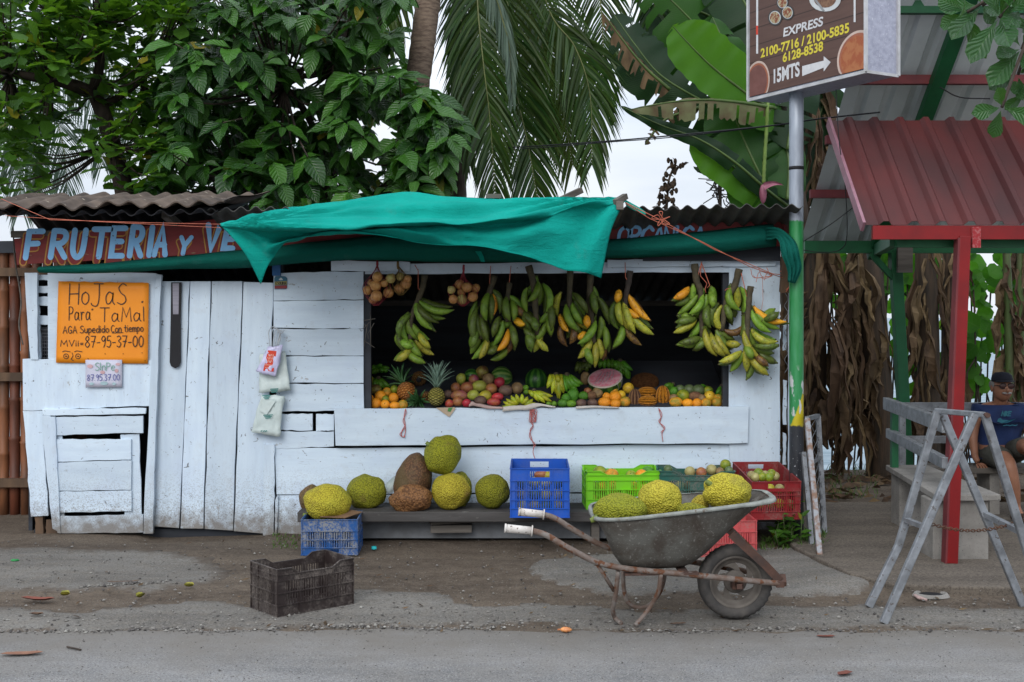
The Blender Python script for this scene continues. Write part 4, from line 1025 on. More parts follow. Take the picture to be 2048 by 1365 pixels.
def cacao_mat(name, a, b, c_):
    t = NT(name); sp = t.n('SeparateXYZ', None, Vector=t.n('TexCoord').outputs['UV']); raw = t.coords((1,1,1))
    s_ = t.math('ABSOLUTE', t.math('SINE', t.math('ADD', t.math('MULTIPLY', sp.outputs[0], 5*2*math.pi), t.math('MULTIPLY', t.noise(raw, 2, 3), .8))))
    c = t.mix(t.ramp(t.noise(raw, 5, 4, .6), .48, .56), a, b)
    c = t.mix(t.ramp(s_, .55, .95, 0, .8), c, c_)
    return t.done(t.principled(c, 0.5, 0, 0.35, t.bump(t.math('ADD', s_, t.noise(raw, 9, 3)), .7, .06)))
FM['cacao_o'] = cacao_mat('cacao_orange', (0.55,0.20,0.012), (0.20,0.075,0.012), (0.60,0.24,0.02))
FM['cacao_b'] = cacao_mat('cacao_brown', (0.085,0.035,0.025), (0.13,0.065,0.04), (0.35,0.19,0.09))
PROTO = {}
def proto_mesh(kind):
    shape = 'melon' if 'melon_' in kind else 'cacao' if 'cacao' in kind else 'mango' if kind.startswith('mango') or kind in ('olive','avocado') else 'onion' if 'onion' in kind else 'round'
    if kind in PROTO: return PROTO[kind]
    m = MB(); n, k = 18, 12
    if shape == 'melon': m.ball((0,0,0), 1, 24, 14)
    elif shape == 'cacao':
        m.ball((0,0,0), 1, 30, 14, lambda d, q: V((q.x*(1+.07*math.sin(math.atan2(d.y,d.x)*10)), q.y*(1+.07*math.sin(math.atan2(d.y,d.x)*10)), q.z*(1.0 if d.z > 0 else 1.12))))
    elif shape == 'mango': m.ball((0,0,0), 1, n, k, lambda d, q: V((q.x*(1+.10*d.z)+.06*d.z*d.z, q.y*(1+.08*d.z), q.z)) * (1+.04*noise.noise(d*1.6)))
    elif shape == 'onion': m.ball((0,0,0), 1, n, 12, lambda d, q: V((q.x, q.y, q.z*.92 + .22*max(0, d.z-.85)/.15)))
    else: m.ball((0,0,0), 1, n, k, lambda d, q: q*(1-.07*math.exp(-((1-d.z)/.03)) + .025*noise.noise(d*1.8+V((3,1,2)))))
    if shape == 'round':                                            # little calyx
        m.mi = 1; m.ball((0,0,.93), (.10,.10,.035), 6, 4); m.mi = 0
    o = m.build(kind, [FM[kind], M('calyx_'+kind, (0.07,0.06,0.02))] if shape == 'round' else FM[kind]); PROTO[kind] = o.data
    bpy.data.objects.remove(o)
    return PROTO[kind]
rf = random.Random(21)
def fruit(kind, name, px, py, rx, ry, Y, label, cat, group=None, roll=None, depth=None):
    o = bpy.data.objects.new(name, proto_mesh(kind)); COL.objects.link(o)
    o.location = P(px, py, Y); a, b = S(rx, Y), S(ry or rx, Y)
    if abs(a-b) < .002 and 'cacao' not in kind and 'melon_' not in kind:
        o.scale = (a, a, a); o.rotation_euler = (rf.uniform(-1.2,1.2), rf.uniform(-1.2,1.2), rf.uniform(0,6))
    else:
        o.scale = (min(a, b), min(a, b)*(depth or 1), max(a, b))
        o.rotation_euler = (0, R(90) if a > b else 0, 0)
        if roll is not None: o.rotation_euler = (0, R(roll), 0)
        if 'melon_' in kind: o.scale = (a, (a+b)/2, b)
    return tag(o, label, cat, group)
def YD(py): return 9.115 + (810-py)*0.0072
ORG_N = 'oranges piled at the left end of the counter'; MAN = 'mangoes piled in the middle of the counter'; RGT = 'fruit piled at the right end of the counter'
FR = [
 ('orange','orange',737.5,799,9.3,0,'orange lying against the left edge of the opening, second row',ORG_N),('orange','orange',751,807.5,10.2,0,'second orange from the left in the front row at the left end',ORG_N),
 ('orange','orange',760.5,793,10,0,'large bright orange sitting on top in the middle of the left pile',ORG_N),('orange','orange',770.5,809.5,8.6,0,'third orange from the left in the front row of the left pile',ORG_N),
 ('orange','orange',787.5,796.5,9.3,0,'glossy orange just left of the orange pineapple base',ORG_N),('orange','orange',789.5,812,9.3,7.5,'flattened orange at the front edge, fourth from the left',ORG_N),('orange','orange',734,812.5,6.8,0,'smallest orange in the front corner at the left edge of the opening',ORG_N),
 ('orange2','orange',774,784.5,8.5,0,'mottled orange at the back under the bright green bananas',ORG_N),('orange2','orange',806,810,9,0,'reddish orange half hidden by the drooping pineapple crown',ORG_N),('greenorange','orange',771,799,6.5,0,'small greenish orange wedged behind the front row on the left',ORG_N),
 ('olive','mango',750.5,780,11.5,9.5,'dull green mango behind the left oranges',None),('greenorange','orange',789,779.5,7.8,0,'yellow-green citrus at the back beside the orange pineapple',ORG_N),('tan','mango',735.5,783,7.5,9,'brownish fruit in the back left corner of the counter',None),
 ('mango_g','mango',922,758.5,8.6,10,'yellow-green mango high on the left of the mango heap',MAN),('melon_dark','watermelon',943,754,14,13,'striped watermelon mostly hidden behind the mangoes',None),('olive','mango',964.5,746,11.4,12.4,'olive mango topping the heap, upright',MAN),
 ('mango_p','mango',948,760,9.2,0,'magenta mango under the olive one on the heap',MAN),('tan','mango',977.5,759,11,0,'grainy brown-green mango right of the top olive mango',MAN),('mango_c','mango',999,766,9.3,10,'bright red mango in front of the pale striped watermelon',MAN),('melon_light','watermelon',1003,756,20,19,'pale striped watermelon with lines fanning from its stem end',None),
 ('mango_o','mango',911,777,8.6,10,'orange-brown mango at the left of the heap beside the grey crown',MAN),('mango_o','mango',933.5,776,11.8,10.5,'rusty red-brown mango in the second row of the heap',MAN),('mango_g','mango',958.5,773,13.6,10.4,'long green mango lying across the middle of the heap',MAN),
 ('mango_o','mango',982.5,778.5,10.2,0,'round tan-orange mango right of the long green mango',MAN),('brown','mango',1011.5,781.5,12.6,10,'large dark purplish brown mango near the right of the heap',MAN),('tan','mango',1034.5,777,10.8,0,'tan fruit between the heap and the dark watermelon',MAN),
 ('mango_p','mango',918,791.5,15,9.5,'long purple-red mango low at the left of the heap',MAN),('mango_g','mango',946.5,791,11,9.6,'round yellow-green mango low in the middle of the heap',MAN),('mango_y','mango',970.5,792,11.2,9.6,'yellow speckled mango right of the round yellow-green one',MAN),
 ('mango_o','mango',915,804,9.6,9,'orange-red mango in the front row under the long purple one',MAN),('mango_r','mango',898.5,807.5,7.6,0,'small red mango at the left end of the front row beside the pineapple',MAN),('mango_c','mango',933.5,807,7.8,0,'crimson mango beside the crumpled pink newsprint',MAN),
 ('mango_c','mango',995,794,10.6,7,'flat red mango lying above the darker red one',MAN),('mango_r','mango',987.5,804.5,12,7.8,'dark red flattened mango behind the pink newsprint',MAN),('brown','mango',961,802,11,9,'brown mango peeping over the pink newsprint',MAN),('brown','mango',896,789,8,0,'dark brown fruit between the green pineapple and the mangoes',MAN),
 ('melon_dark','watermelon',1073,761,20,21,'dark green watermelon standing between two banana hands',None),('lime','lime',1051.5,776,5.8,5,'small lime left of the dark watermelon, upper one of two',None),('lime','lime',1053,784.5,5.4,4.6,'small lime left of the dark watermelon, lower one of two',None),
 ('avocado','avocado',1146,791.5,10.4,12.4,'big green avocado standing under the banana hand',None),('avocado','avocado',1131.5,797,8.2,0,'round green avocado left of the big avocado',None),('avocado','avocado',1166.5,792,9,7.8,'bright green avocado right of the big avocado',None),('avocado','avocado',1125,807,9,7.6,'matt green avocado in the front row at the paper edge',None),('lime','avocado',1142.5,808,9,6.6,'glossy yellow-green avocado lying in front of the big avocado',None),
 ('lime','lime',1097.5,808,5,0,'tiny lime in the front row, left of a pair',None),('lime','lime',1108,808,5,0,'tiny lime in the front row, right of a pair',None),
 ('sapote','sapodilla',1183.5,792,8.2,0,'brown sapodilla with a dark eye facing front',None),('tan','sapodilla',1195,786.5,10,0,'pale tan sapodilla under the wrapped watermelon',None),('mango_o','sapodilla',1175.5,783.5,7.2,0,'reddish sapodilla tucked behind the brown ones',None),('brown','sapodilla',1163,807,9.4,7.6,'dark sapodilla in the front row, left of a pair',None),('brown','sapodilla',1185,806.5,9.4,7.2,'dark sapodilla in the front row, right of a pair',None),('tan','sapodilla',1171,757,9,12,'tall brown fruit left of the wrapped watermelon',None),
 ('orange2','orange',1226,782.5,10,0,'mottled orange topping the heap under the wrapped watermelon','oranges heaped beside the cacao pods'),('orange','orange',1213,793.5,7.2,0,'small orange at the left of the heap beside the cacao','oranges heaped beside the cacao pods'),('orange','orange',1230.5,795,11,0,'bright orange in the middle of the heap beside the cacao','oranges heaped beside the cacao pods'),('yellowfruit','orange',1242.5,790,8,0,'yellow orange at the right of the heap beside the cacao','oranges heaped beside the cacao pods'),
 ('orange','orange',1209,805.5,11.4,9.5,'wide orange front left in the heap beside the cacao','oranges heaped beside the cacao pods'),('orange','orange',1231,808,9.4,8,'orange at the front centre of the heap beside the cacao','oranges heaped beside the cacao pods'),('orange2','orange',1250,804,9.6,0,'deep red-orange one touching the brown cacao pod','oranges heaped beside the cacao pods'),('yellowfruit','orange',1256.5,777,10,0,'golden yellow fruit above the brown cacao pod',None),
 ('cacao_b','cacao pod',1269.5,797.5,11,17,'dark brown ribbed cacao pod standing upright',None),('cacao_o','cacao pod',1295,785,16,9.4,'orange cacao pod lying on top of another',None),('cacao_o','cacao pod',1296.5,802.5,16,9.4,'orange cacao pod lying lowest on the counter',None),('cacao_o','cacao pod',1325.5,793.5,12.6,19,'orange cacao pod standing upright at the right',None),
 ('coir','coconut',1290,765,25,17,'big hairy brown coconut behind the cacao pods',None),
 ('avocado','papaya',1347,784,9.2,0,'small round green fruit right of the upright cacao pod',RGT),('greenorange','orange',1366,792,11.5,0,'large green orange with a yellow cap on the right heap',RGT),('greymelon','papaya',1360,780,9,0,'dark green fruit behind the large green orange',RGT),('greymelon','papaya',1378.5,780,10.5,9.5,'grey-green fruit at the top of the right heap',RGT),('greymelon','papaya',1397,781.5,11.4,10.8,'biggest grey-green fruit at the top of the right heap',RGT),
 ('sapote','mango',1390.5,793.5,12,9,'pinkish brown oval fruit in the middle of the right heap',RGT),('greenorange','orange',1416.5,782,9,8,'green and orange citrus at the top right of the right heap',RGT),('yellowfruit','orange',1419,793.5,10.2,0,'bright yellow orange on the right heap',RGT),('tan','mango',1347.5,797.5,8.2,0,'tan fruit low on the left of the right heap',RGT),('orange2','orange',1352,805,12,9.2,'wide green-orange fruit front left of the right heap',RGT),
 ('orange','orange',1375.5,807,9.6,8.2,'bright tangerine in the front row, left of two alike','two tangerines in front of the right heap'),('orange','orange',1394,807,8.6,8.2,'bright tangerine in the front row, right of two alike','two tangerines in front of the right heap'),('orange2','orange',1412.5,806.5,9.4,8.8,'dull orange in the front row right of the two tangerines',RGT),('orange2','orange',1434,805.5,9.4,9.2,'last orange in the front row beside the grey end block',RGT),('tan','orange',1404,797,7,0,'small brown fruit glimpsed between the yellow orange and the brown one',RGT),('orange2','orange',1436,797.5,8,0,'orange behind the last one of the front row',RGT),
]
for kind, cat, px, py, rx, ry, lab, grp in FR:
    nm = {'cacao pod':'cacao_pod'}.get(cat, cat)
    fruit(kind, nm, px, py, rx*1.15, ry*1.15, YD(py) if cat not in ('watermelon','coconut') else YD(py)+.06, lab, cat, grp)
# pineapples
def pine_mat(name, a, b, c_):
    t = NT(name); sp = t.n('SeparateXYZ', None, Vector=t.n('TexCoord').outputs['UV']); raw = t.coords((1,1,1))
    u = t.math('MULTIPLY', sp.outputs[0], 8.0); v = t.math('MULTIPLY', sp.outputs[1], 10.0)
    d1 = t.math('ABSOLUTE', t.math('SUBTRACT', t.math('FRACT', t.math('ADD', u, v)), .5)); d2 = t.math('ABSOLUTE', t.math('SUBTRACT', t.math('FRACT', t.math('SUBTRACT', u, v)), .5))
    d = t.math('MAXIMUM', d1, d2)                                   # 0 at eye centre, .5 on the diamond seams
    c = t.mix(t.ramp(d, .26, .46), a, b); c = t.mix(t.ramp(d, .05, .12, 1, 0), c, c_)
    c = t.mix(t.ramp(t.noise(raw, 30, 4), .45, .65, 0, .6), c, b)
    return t.done(t.principled(c, .55, 0, .3, t.bump(t.math('SUBTRACT', .5, d), 1.0, .02)))
PIN_O = pine_mat('pineapple_orange', (0.50,0.19,0.035), (0.18,0.06,0.015), (0.55,0.38,0.22)); PIN_G = pine_mat('pineapple_green', (0.33,0.29,0.06), (0.085,0.075,0.015), (0.42,0.37,0.14)); PIN_B = pine_mat('pineapple_brown', (0.26,0.12,0.025), (0.06,0.03,0.012), (0.40,0.22,0.04))
CROWN_G = M('pineapple_crown', (0.22,0.33,0.26), (0.12,0.20,0.15), 20, .5, island=True, ovar=.25); CROWN_D = M('pineapple_crown_green', (0.03,0.10,0.025), (0.05,0.14,0.05), 20, .4, island=True, ovar=.35)
def crown(mb, base, axis, ln, wd, n, rnd, spread=1.0):
    axis = V(axis).normalized(); u = axis.orthogonal().normalized(); w_ = axis.cross(u)
    for i in range(n):
        t = i/n; a = i*2.4; out = u*math.cos(a) + w_*math.sin(a)
        L_ = ln*(0.55+.45*(1-abs(t-.45)))*rnd.uniform(.85,1.1); tilt = (1.15-1.05*t)*spread
        side = axis.cross(out).normalized(); pts = []
        for k in range(6):
            s_ = k/5; ang = tilt*(.55+.6*s_)
            c = V(base) + axis*(t*ln*.25) + out*(.012*(1-t)) + (axis*math.cos(ang) + out*math.sin(ang))*L_*s_
            hw = wd*(1-s_)**.8*(.8+.5*s_) if k < 5 else .0005
            lift = (axis*math.sin(ang) - out*math.cos(ang))*(-hw*.35)
            pts.append((c - side*hw, c + lift, c + side*hw))
        mb.grid([list(p) for p in pts])
def pineapple(px, py, rx, ry, Y, axis, body_mat, crown_mat, ln, label, n=34, spread=1.0, top=True, wd=.011):
    c = P(px, py, Y); ax = V(axis).normalized(); r, h = S(rx, Y), S(ry, Y)
    t_ = thing('pineapple', c - V((0,0,r)), label, 'pineapple', 'pineapples on the counter')
    q = V((0,0,1)).rotation_difference(ax).to_matrix().to_4x4()
    m = MB(); m.M = Matrix.Translation(c) @ q
    m.ball((0,0,0), (r,r,h), 28, 20, lambda d, p: V((p.x*(1+.05*(1-d.z*d.z)), p.y*(1+.05*(1-d.z*d.z)), p.z)))
    m.build('body', body_mat, t_)
    if top:
        m = MB(); crown(m, c + ax*h*.92, ax, ln, wd, n, random.Random(int(px)), spread); o = m.build('crown', crown_mat, t_)
        s_ = o.modifiers.new('t', 'SOLIDIFY'); s_.thickness = .0015
    else:
        m = MB(); m.M = Matrix.Translation(c) @ q; m.lathe([(0.001,-h*1.02),(.018,-h*1.0),(.022,-h*.96)], 8); m.build('base_scar', BLACK, t_)
pineapple(873,794,16.5,19.5,9.10,(0.02,.03,1),PIN_G,CROWN_G,.20,'ripe green-yellow pineapple standing upright with a tall grey-green crown',46,.80,wd=.018)
pineapple(813,783,18.5,19,9.22,(-.42,.62,.75),PIN_O,CROWN_D,.17,'orange pineapple lying with its base to the front and crown to the left',34,.9,wd=.016)
pineapple(838,758,14.5,16,9.50,(-.05,.95,.1),PIN_B,CROWN_D,.13,'brown pineapple set back with its dark base facing front',top=False)
pineapple(853,797,13,16,9.22,(-.62,-.75,-.12),PIN_B,CROWN_D,.135,'pineapple lying sideways with its green crown drooping over the counter edge',30,1.15,wd=.015)
# bananas and plantains
def ban_mat(name, a, b, speck, sth=.60, tip=(0.06,0.04,0.02)):
    t = NT(name); v = t.n('SeparateXYZ', None, Vector=t.n('TexCoord').outputs['UV']).outputs[1]; raw = t.coords((1,1,1))
    a, b = (tuple(min(.85, x*1.3) for x in q) for q in (a, b)); c = t.mix(t.ramp(t.noise(raw, 22, 3), .4, .62), a, b)
    c = t.mix(t.ramp(t.noise(raw, 60, 4, .75), sth-.02, sth+.03, 0, .9), c, speck); c = t.mix(t.ramp(t.noise(raw, 24, 5, .75, 1.0), .585, .64, 0, .85), c, speck)
    e = t.math('MAXIMUM', t.ramp(v, .85, .95), t.ramp(v, .02, .10, .7, 0)); c = t.mix(e, c, tip)
    r = t.n('ObjectInfo').outputs['Random']; hv = t.n('HueSaturation', None, Color=c, Value=t.ramp(r, 0, 1, .72, 1.2), Hue=t.ramp(r, 0, 1, .488, .512))
    return t.done(t.principled(hv.outputs[0], .45, 0, .35))
BN = dict(g=ban_mat('plantain_green', (0.135,0.215,0.022), (0.085,0.155,0.016), (0.055,0.055,0.018), .64), d=ban_mat('plantain_dark_green', (0.085,0.125,0.018), (0.055,0.085,0.013), (0.04,0.04,0.018), .58), y=ban_mat('plantain_olive', (0.30,0.28,0.028), (0.19,0.21,0.022), (0.06,0.045,0.02), .60),
          o=ban_mat('plantain_ripe', (0.62,0.30,0.014), (0.54,0.24,0.014), (0.12,0.045,0.012), .62), b=ban_mat('plantain_brown', (0.17,0.095,0.02), (0.09,0.045,0.018), (0.04,0.022,0.014), .55), n=ban_mat('banana_yellow_green', (0.33,0.335,0.018), (0.20,0.265,0.016), (0.10,0.09,0.02), .66), u=ban_mat('banana_unripe', (0.075,0.20,0.012), (0.05,0.145,0.010), (0.05,0.08,0.02), .68))
def finger(parent, name, s, t, bow, Y, dy, r, key, belly=-.02, n=7):
    a, b = V((s[0], s[1], 0)), V((t[0], t[1], 0)); d = b-a; L_ = max(1e-3, d.length); left = V((d.y, -d.x, 0))/L_
    mid = (a+b)/2 + left*bow*1.0; pts = []; rad = []
    prof = [(0,.34),(.06,.40),(.16,.78),(.30,.97),(.5,1.02),(.7,.95),(.84,.64),(.91,.36),(.96,.24),(1,.19)]
    for u, k in prof:
        q = a*(1-u)**2 + mid*2*u*(1-u) + b*u*u
        pts.append(P(q.x, q.y, Y) + V((0, dy*u + belly*math.sin(u*math.pi), 0))); rad.append(S(r, Y)*k)
    m = MB(); m.tube(pts, rad, n)
    return m.build(name, BN[key], parent)
STEM = M('plantain_stalk', (0.085,0.068,0.038), (0.05,0.042,0.026), 30, .8, bump=.4); STEMD = M('plantain_stalk_dry', (0.055,0.042,0.035), (0.03,0.024,0.02), 30, .85, bump=.4)
rp = random.Random(4)
def bunch(org, sc, Y, stalk, fingers, label, sr=8, rad=8.4, cords=(), smat=None):
    cv = lambda x, y: (org[0] + x/sc, org[1] + y/sc)
    sp = [cv(*p) for p in stalk]; top = P(sp[0][0], sp[0][1], Y)
    t_ = thing('plantain_bunch', top, label, 'plantains', 'plantain bunches hung along the front')
    m = MB(); q = smooth([P(x, y, Y) for x, y in sp], 4); m.tube(q, [S(sr, Y)*.78*(1.05-.3*i/(len(q)-1))*(1+.1*math.sin(i*2.1)) for i in range(len(q))], 9); m.build('stalk', smat or STEM, t_)
    def full(f):                                                   # stubs get the length that hides behind their neighbours
        d = math.hypot(f[3]-f[1], f[4]-f[2]); k = max(0, 1.0 - d/(sc*52)) * .9 if f[0] != 'o' else 0
        return (f[0], f[1]-(f[3]-f[1])*k, f[2]-(f[4]-f[2])*k) + tuple(f[3:])
    fingers = [full(f) for f in fingers]
    for i, f in enumerate(fingers):
        key, x0, y0, x1, y1 = f[:5]; bw = f[5] if len(f) > 5 else 0
        finger(t_, 'plantain', cv(x0, y0), cv(x1, y1), bw*1.55/sc, Y, (-.055, .01, -.03, .03)[i % 4] if key != 'o' else -.05, rad*rp.uniform(.84, 1.0), key, (-.03, .0, -.015, .02)[i % 4])
    for i, f in enumerate(fingers):                                # the fingers of the far side
        if i % 2 and f[0] not in 'o': continue
        jx, jy = rp.uniform(-45, 45), rp.uniform(-70, 40); finger(t_, 'plantain', cv(f[1]+jx*.4, f[2]+jy), cv(f[3]+jx, f[4]+jy), (f[5] if len(f) > 5 else 0)/sc, Y+.06, .02, rad*.92, 'd' if i % 4 else 'g', .02)
    if cords:
        m = MB()
        for c in cords: m.tube([P(*cv(x, y), Y-.012) for x, y in c], .0032, 5)
        e = cv(*stalk[min(1, len(stalk)-1)]); 
        m.build('tie', ROPE, t_)
def g(s): return [tuple([f.split()[0]] + [float(x) for x in f.split()[1:]]) for f in s.split(';')]
A5, A6, A7, A8 = ((720,510),5.933), ((920,510),5.935), ((1090,510),5.935), ((1330,510),5.252)
bunch(*A5, 8.96, [(770,240),(740,400),(690,530),(600,800),(600,1000)], g('d 620 700 480 1000 -90;g 580 680 600 1060 -120;g 690 530 1125 650 -100;g 690 530 1020 755 -95;d 680 560 925 800 -60;g 580 740 700 1010 -75;g 670 540 870 890 -80;g 600 790 830 1010 -60;y 560 1150 430 1258 20;d 480 980 560 1170 -30;g 630 1050 740 1210 -30;y 690 1040 880 1190 -30;g 600 1170 790 1280 -30;d 560 1150 690 1280 -20;y 740 980 845 1110 -20;g 470 1000 540 1120 -30;g 545 1040 640 1090 -20'), 'bright green plantain bunch hanging at the left between the onion bags', 8, 8.6, [[(650,120),(690,190),(690,400)],[(690,400),(740,440)]])
bunch(*A6, 8.98, [(410,250),(350,440),(270,640),(250,1000)], g('d 220 610 185 1050 -70;d 210 700 320 1030 -60;d 250 720 335 1040 -10;g 200 1040 120 1180 5;g 350 440 320 790 -60;d 400 450 470 700 60;d 370 460 375 780 5;o 395 460 400 720 8;d 180 960 145 1100 5;g 290 1030 135 1240 40;y 300 1040 225 1235 30;d 240 760 290 1000 -30'), 'dark green plantain bunch with one yellow finger, right of the second onion bag', 8, 8.4, [[(365,130),(350,340)],[(350,340),(390,360)]])
bunch(*A6, 8.97, [(590,330),(565,520),(560,800)], g('d 560 520 600 790 -40;g 610 520 770 700 30;b 680 650 765 735 10;o 640 740 778 830 -25;g 610 600 630 790 40;g 510 780 385 1090 40;d 450 790 390 980 -15;g 500 800 620 800 -40;d 610 870 655 1110 20;b 600 900 555 1180 30;o 570 880 430 1140 60;g 530 1130 355 1250 45;d 400 1120 330 1175 5'), 'plantain bunch with three yellow fingers among the green, third from the left', 7, 8.2, [[(605,130),(583,340)]])
bunch(*A6, 8.92, [(810,130),(870,340),(900,700),(920,950)], g('d 1060 560 1080 900 20;g 800 400 800 690 -50;g 980 340 1020 690 90;g 930 370 880 630 60;g 900 360 795 560 60;g 1040 680 930 820 20;d 800 720 960 850 -30;d 780 760 850 910 -10;d 880 800 910 910 0;g 1000 830 855 1030 40;g 1050 810 1080 960 10;y 940 1000 875 1160 15;d 820 990 860 1120 0;y 950 1050 1050 1150 0;d 810 920 900 1000 -10'), 'all green plantain bunch with a thick brown stalk end, in the middle', 9, 8.2)
bunch(*A7, 8.94, [(300,180),(290,540),(300,800)], g('d 330 460 500 700 25;b 210 880 270 1090 -60;b 320 900 290 1060 40;y 190 470 160 740 -60;g 250 590 390 900 -60;y 320 590 515 890 -50;g 340 600 450 830 -40;o 175 700 280 915 -30;o 490 720 500 870 0;o 485 920 385 1000 0;d 330 800 430 930 -20'), 'spotted plantain bunch with an orange fingertip, just left of the cloth corner', 8, 8.4)
bunch(*A7, 8.96, [(540,240),(530,500),(550,750),(580,1050)], g('d 570 490 605 710 -10;d 610 500 765 830 40;g 700 880 715 1130 25;g 560 990 600 1050 0;g 600 780 378 1058 60;g 650 770 610 1020 50;y 520 1040 385 1230 30;b 700 1120 695 1260 0;g 500 1130 560 1300 -15;y 640 1060 660 1240 20;y 600 1050 590 1340 0;g 470 1020 450 1100 -10'), 'long green plantain bunch right behind the pointed cloth corner', 8.5, 8.2)
bunch(*A7, 8.94, [(1010,190),(990,340),(955,520),(950,700)], g('o 880 420 840 570 0;d 850 540 880 890 -90;y 930 640 1000 900 -30;o 990 470 1250 785 -45;y 880 540 920 840 -50;o 985 640 1115 745 -25;y 1010 710 1290 950 -35;b 1000 480 1200 720 -10;y 930 560 1065 940 -25;b 970 880 1150 1075 -35;g 900 860 797 1100 55'), 'ripening plantain bunch with splayed yellow and brown fingers on a dry stalk', 8, 8.2, [[(950,90),(955,270),(1010,350)]], STEMD)
bunch(*A8, 8.92, [(310,95),(330,270),(375,410),(390,900)], g('g 470 450 480 560 20;d 210 480 110 530 5;g 230 650 160 640 0;g 290 320 200 560 50;d 280 680 92 710 0;g 340 420 130 625 30;o 250 340 73 460 30;g 440 450 240 640 95;g 385 430 232 625 50;g 420 440 300 640 60;y 330 680 78 820 20;g 390 680 250 865 40;d 330 880 135 925 10;g 390 870 195 970 20;d 390 920 300 990 10'), 'green plantain bunch with one orange finger pointing left, beside the white post', 9, 8.8, [[(385,70),(330,290)],[(385,70),(370,220),(440,300),(420,360),(430,400)],[(385,90),(470,320),(440,350)]])
bunch(*A8, 8.90, [(780,150),(730,330),(640,500),(600,800)], g('d 470 580 470 770 -70;d 560 550 520 760 -80;d 650 570 690 700 0;d 730 590 745 660 0;g 790 340 800 615 70;y 600 530 645 815 -115;g 700 360 790 585 -95;y 750 350 775 570 10;d 800 690 770 850 60;b 670 770 840 720 -90;y 420 770 545 1065 -55;d 620 830 740 890 -10;y 480 820 625 1065 -50;d 560 820 690 995 -25;y 540 830 685 1055 -45;g 420 780 460 800 0;y 690 930 780 940 -10'), 'heavy plantain bunch overlapping the white post, second from the right', 9, 8.8, [[(700,350),(650,360),(630,375)]])
bunch(*A8, 8.82, [(900,330),(880,500),(865,770),(870,1000)], g('d 1080 660 1182 600 -10;g 950 590 1212 780 -45;g 910 580 1110 815 -65;o 930 535 1275 700 -85;d 970 950 1180 940 -20;d 990 980 1150 1035 -15;y 830 790 1005 1090 -75;g 870 780 1095 1085 -45;y 905 780 1170 905 -80;d 1040 1060 1190 1140 -15;y 800 1010 553 1122 30;g 795 1060 690 1232 20;b 980 1090 1070 1168 -5;y 840 1030 860 1235 10;y 895 1080 1080 1265 -15;d 910 1130 858 1322 30;g 860 1000 900 1100 0'), 'lowest plantain bunch with a big orange finger, hanging on the white post', 8, 8.8, [[(800,190),(860,440)],[(870,450),(905,455)]])
def hand(name, label, cat, start, tips, Y, r, key, grp='hands of bananas on the counter', dy=-.04, spread=3):
    t_ = thing(name, P(start[0], start[1], Y), label, cat, grp)
    n = len(tips)
    m = MB(); m.ball(P(start[0], start[1], Y), S(r*1.0, Y), 8, 6); m.build('crown_stub', STEM, t_)
    for i, (tx, ty, bw) in enumerate(tips):
        sx = start[0] + spread*(i-(n-1)/2); finger(t_, 'banana', (sx, start[1]), (tx, ty), bw, Y, dy + .012*(i % 2), r*rp.uniform(.9,1.08), key, -.02)
hand('banana_hand', 'fan of stubby yellow-green bananas lying on the newspaper', 'bananas', (1041,808), [(1004,812,9),(1006,803,8),(1012,797,7),(1022,791,5),(1032,788,2),(1044,788,-2),(1055,793,-5),(1066,798,-7),(1071,805,-7),(1070,809,-5)], 9.11, 4.6, 'n', dy=-.01, spread=1.2)
hand('banana_hand', 'small yellow-green bananas on the paper below the dark watermelon', 'bananas', (1068,782), [(1066,795,4),(1078,804,3),(1090,806,2),(1098,801,-3),(1104,803,-3),(1101,790,-5),(1088,790,-7),(1106,792,-6)], 9.16, 5, 'n')
hand('banana_hand', 'long speckled yellow-green bananas hung over the heap beside the dark watermelon', 'bananas', (1112,749), [(1093,777,5),(1098,773,7),(1103,788,4),(1110,788,3),(1117,766,2),(1115,799,2),(1119,800,-3),(1128,787,-9),(1130,783,-10)], 9.30, 5.2, 'n')
hand('banana_hand', 'greener half of the bananas right of the speckled ones', 'bananas', (1134,750), [(1134,784,-3),(1142,782,-4),(1150,776,-8),(1158,786,-10),(1160,772,-12),(1167,768,-8)], 9.32, 5.6, 'u')
hand('banana_hand', 'bright green bananas curving down at the left end behind the oranges', 'bananas', (757,757), [(748,775,4),(764,777,-3),(770,776,-4),(776,776,-4),(782,774,-4),(758,779,2)], 9.40, 5.2, 'u')
hand('banana_hand', 'dark green bananas pointing at the viewer in the back left corner', 'bananas', (758,737), [(742,736,0),(752,731,0),(767,728,0),(782,735,0),(745,746,0),(753,744,0),(763,743,0),(773,744,0)], 9.60, 5.2, 'u', dy=-.09, spread=4)
hand('banana_hand', 'mottled plantain fingers leaning in the left corner of the opening', 'bananas', (733,752), [(744,771,3),(763,777,-3),(754,766,0)], 9.44, 4.6, 'y', spread=5)
hand('banana_hand', 'dark green banana hand in shade behind the wrapped watermelon on its right', 'bananas', (1240,722), [(1232,735,-2),(1246,740,-5),(1255,746,-5),(1262,748,-4),(1230,742,-2),(1248,752,-3),(1265,741,-4),(1237,757,-2),(1252,758,2),(1258,766,0)], 9.66, 5.6, 'u', spread=2)
hand('banana_hand', 'row of upright dark green bananas behind the wrapped watermelon', 'bananas', (1212,718), [(1199,737,1),(1208,738,0),(1217,738,0),(1225,739,0)], 9.68, 5, 'u', spread=8)
hand('banana_hand', 'murky green bananas in shade left of the wrapped watermelon', 'bananas', (1168,724), [(1150,744,2),(1158,748,1),(1165,741,0),(1174,745,0),(1181,737,-2),(1160,735,2)], 9.68, 5, 'd', spread=5)
hand('banana_hand', 'two green bananas leaning against the grey end block', 'bananas', (1443,773), [(1429,789,2),(1434,795,2)], 9.30, 5, 'u')
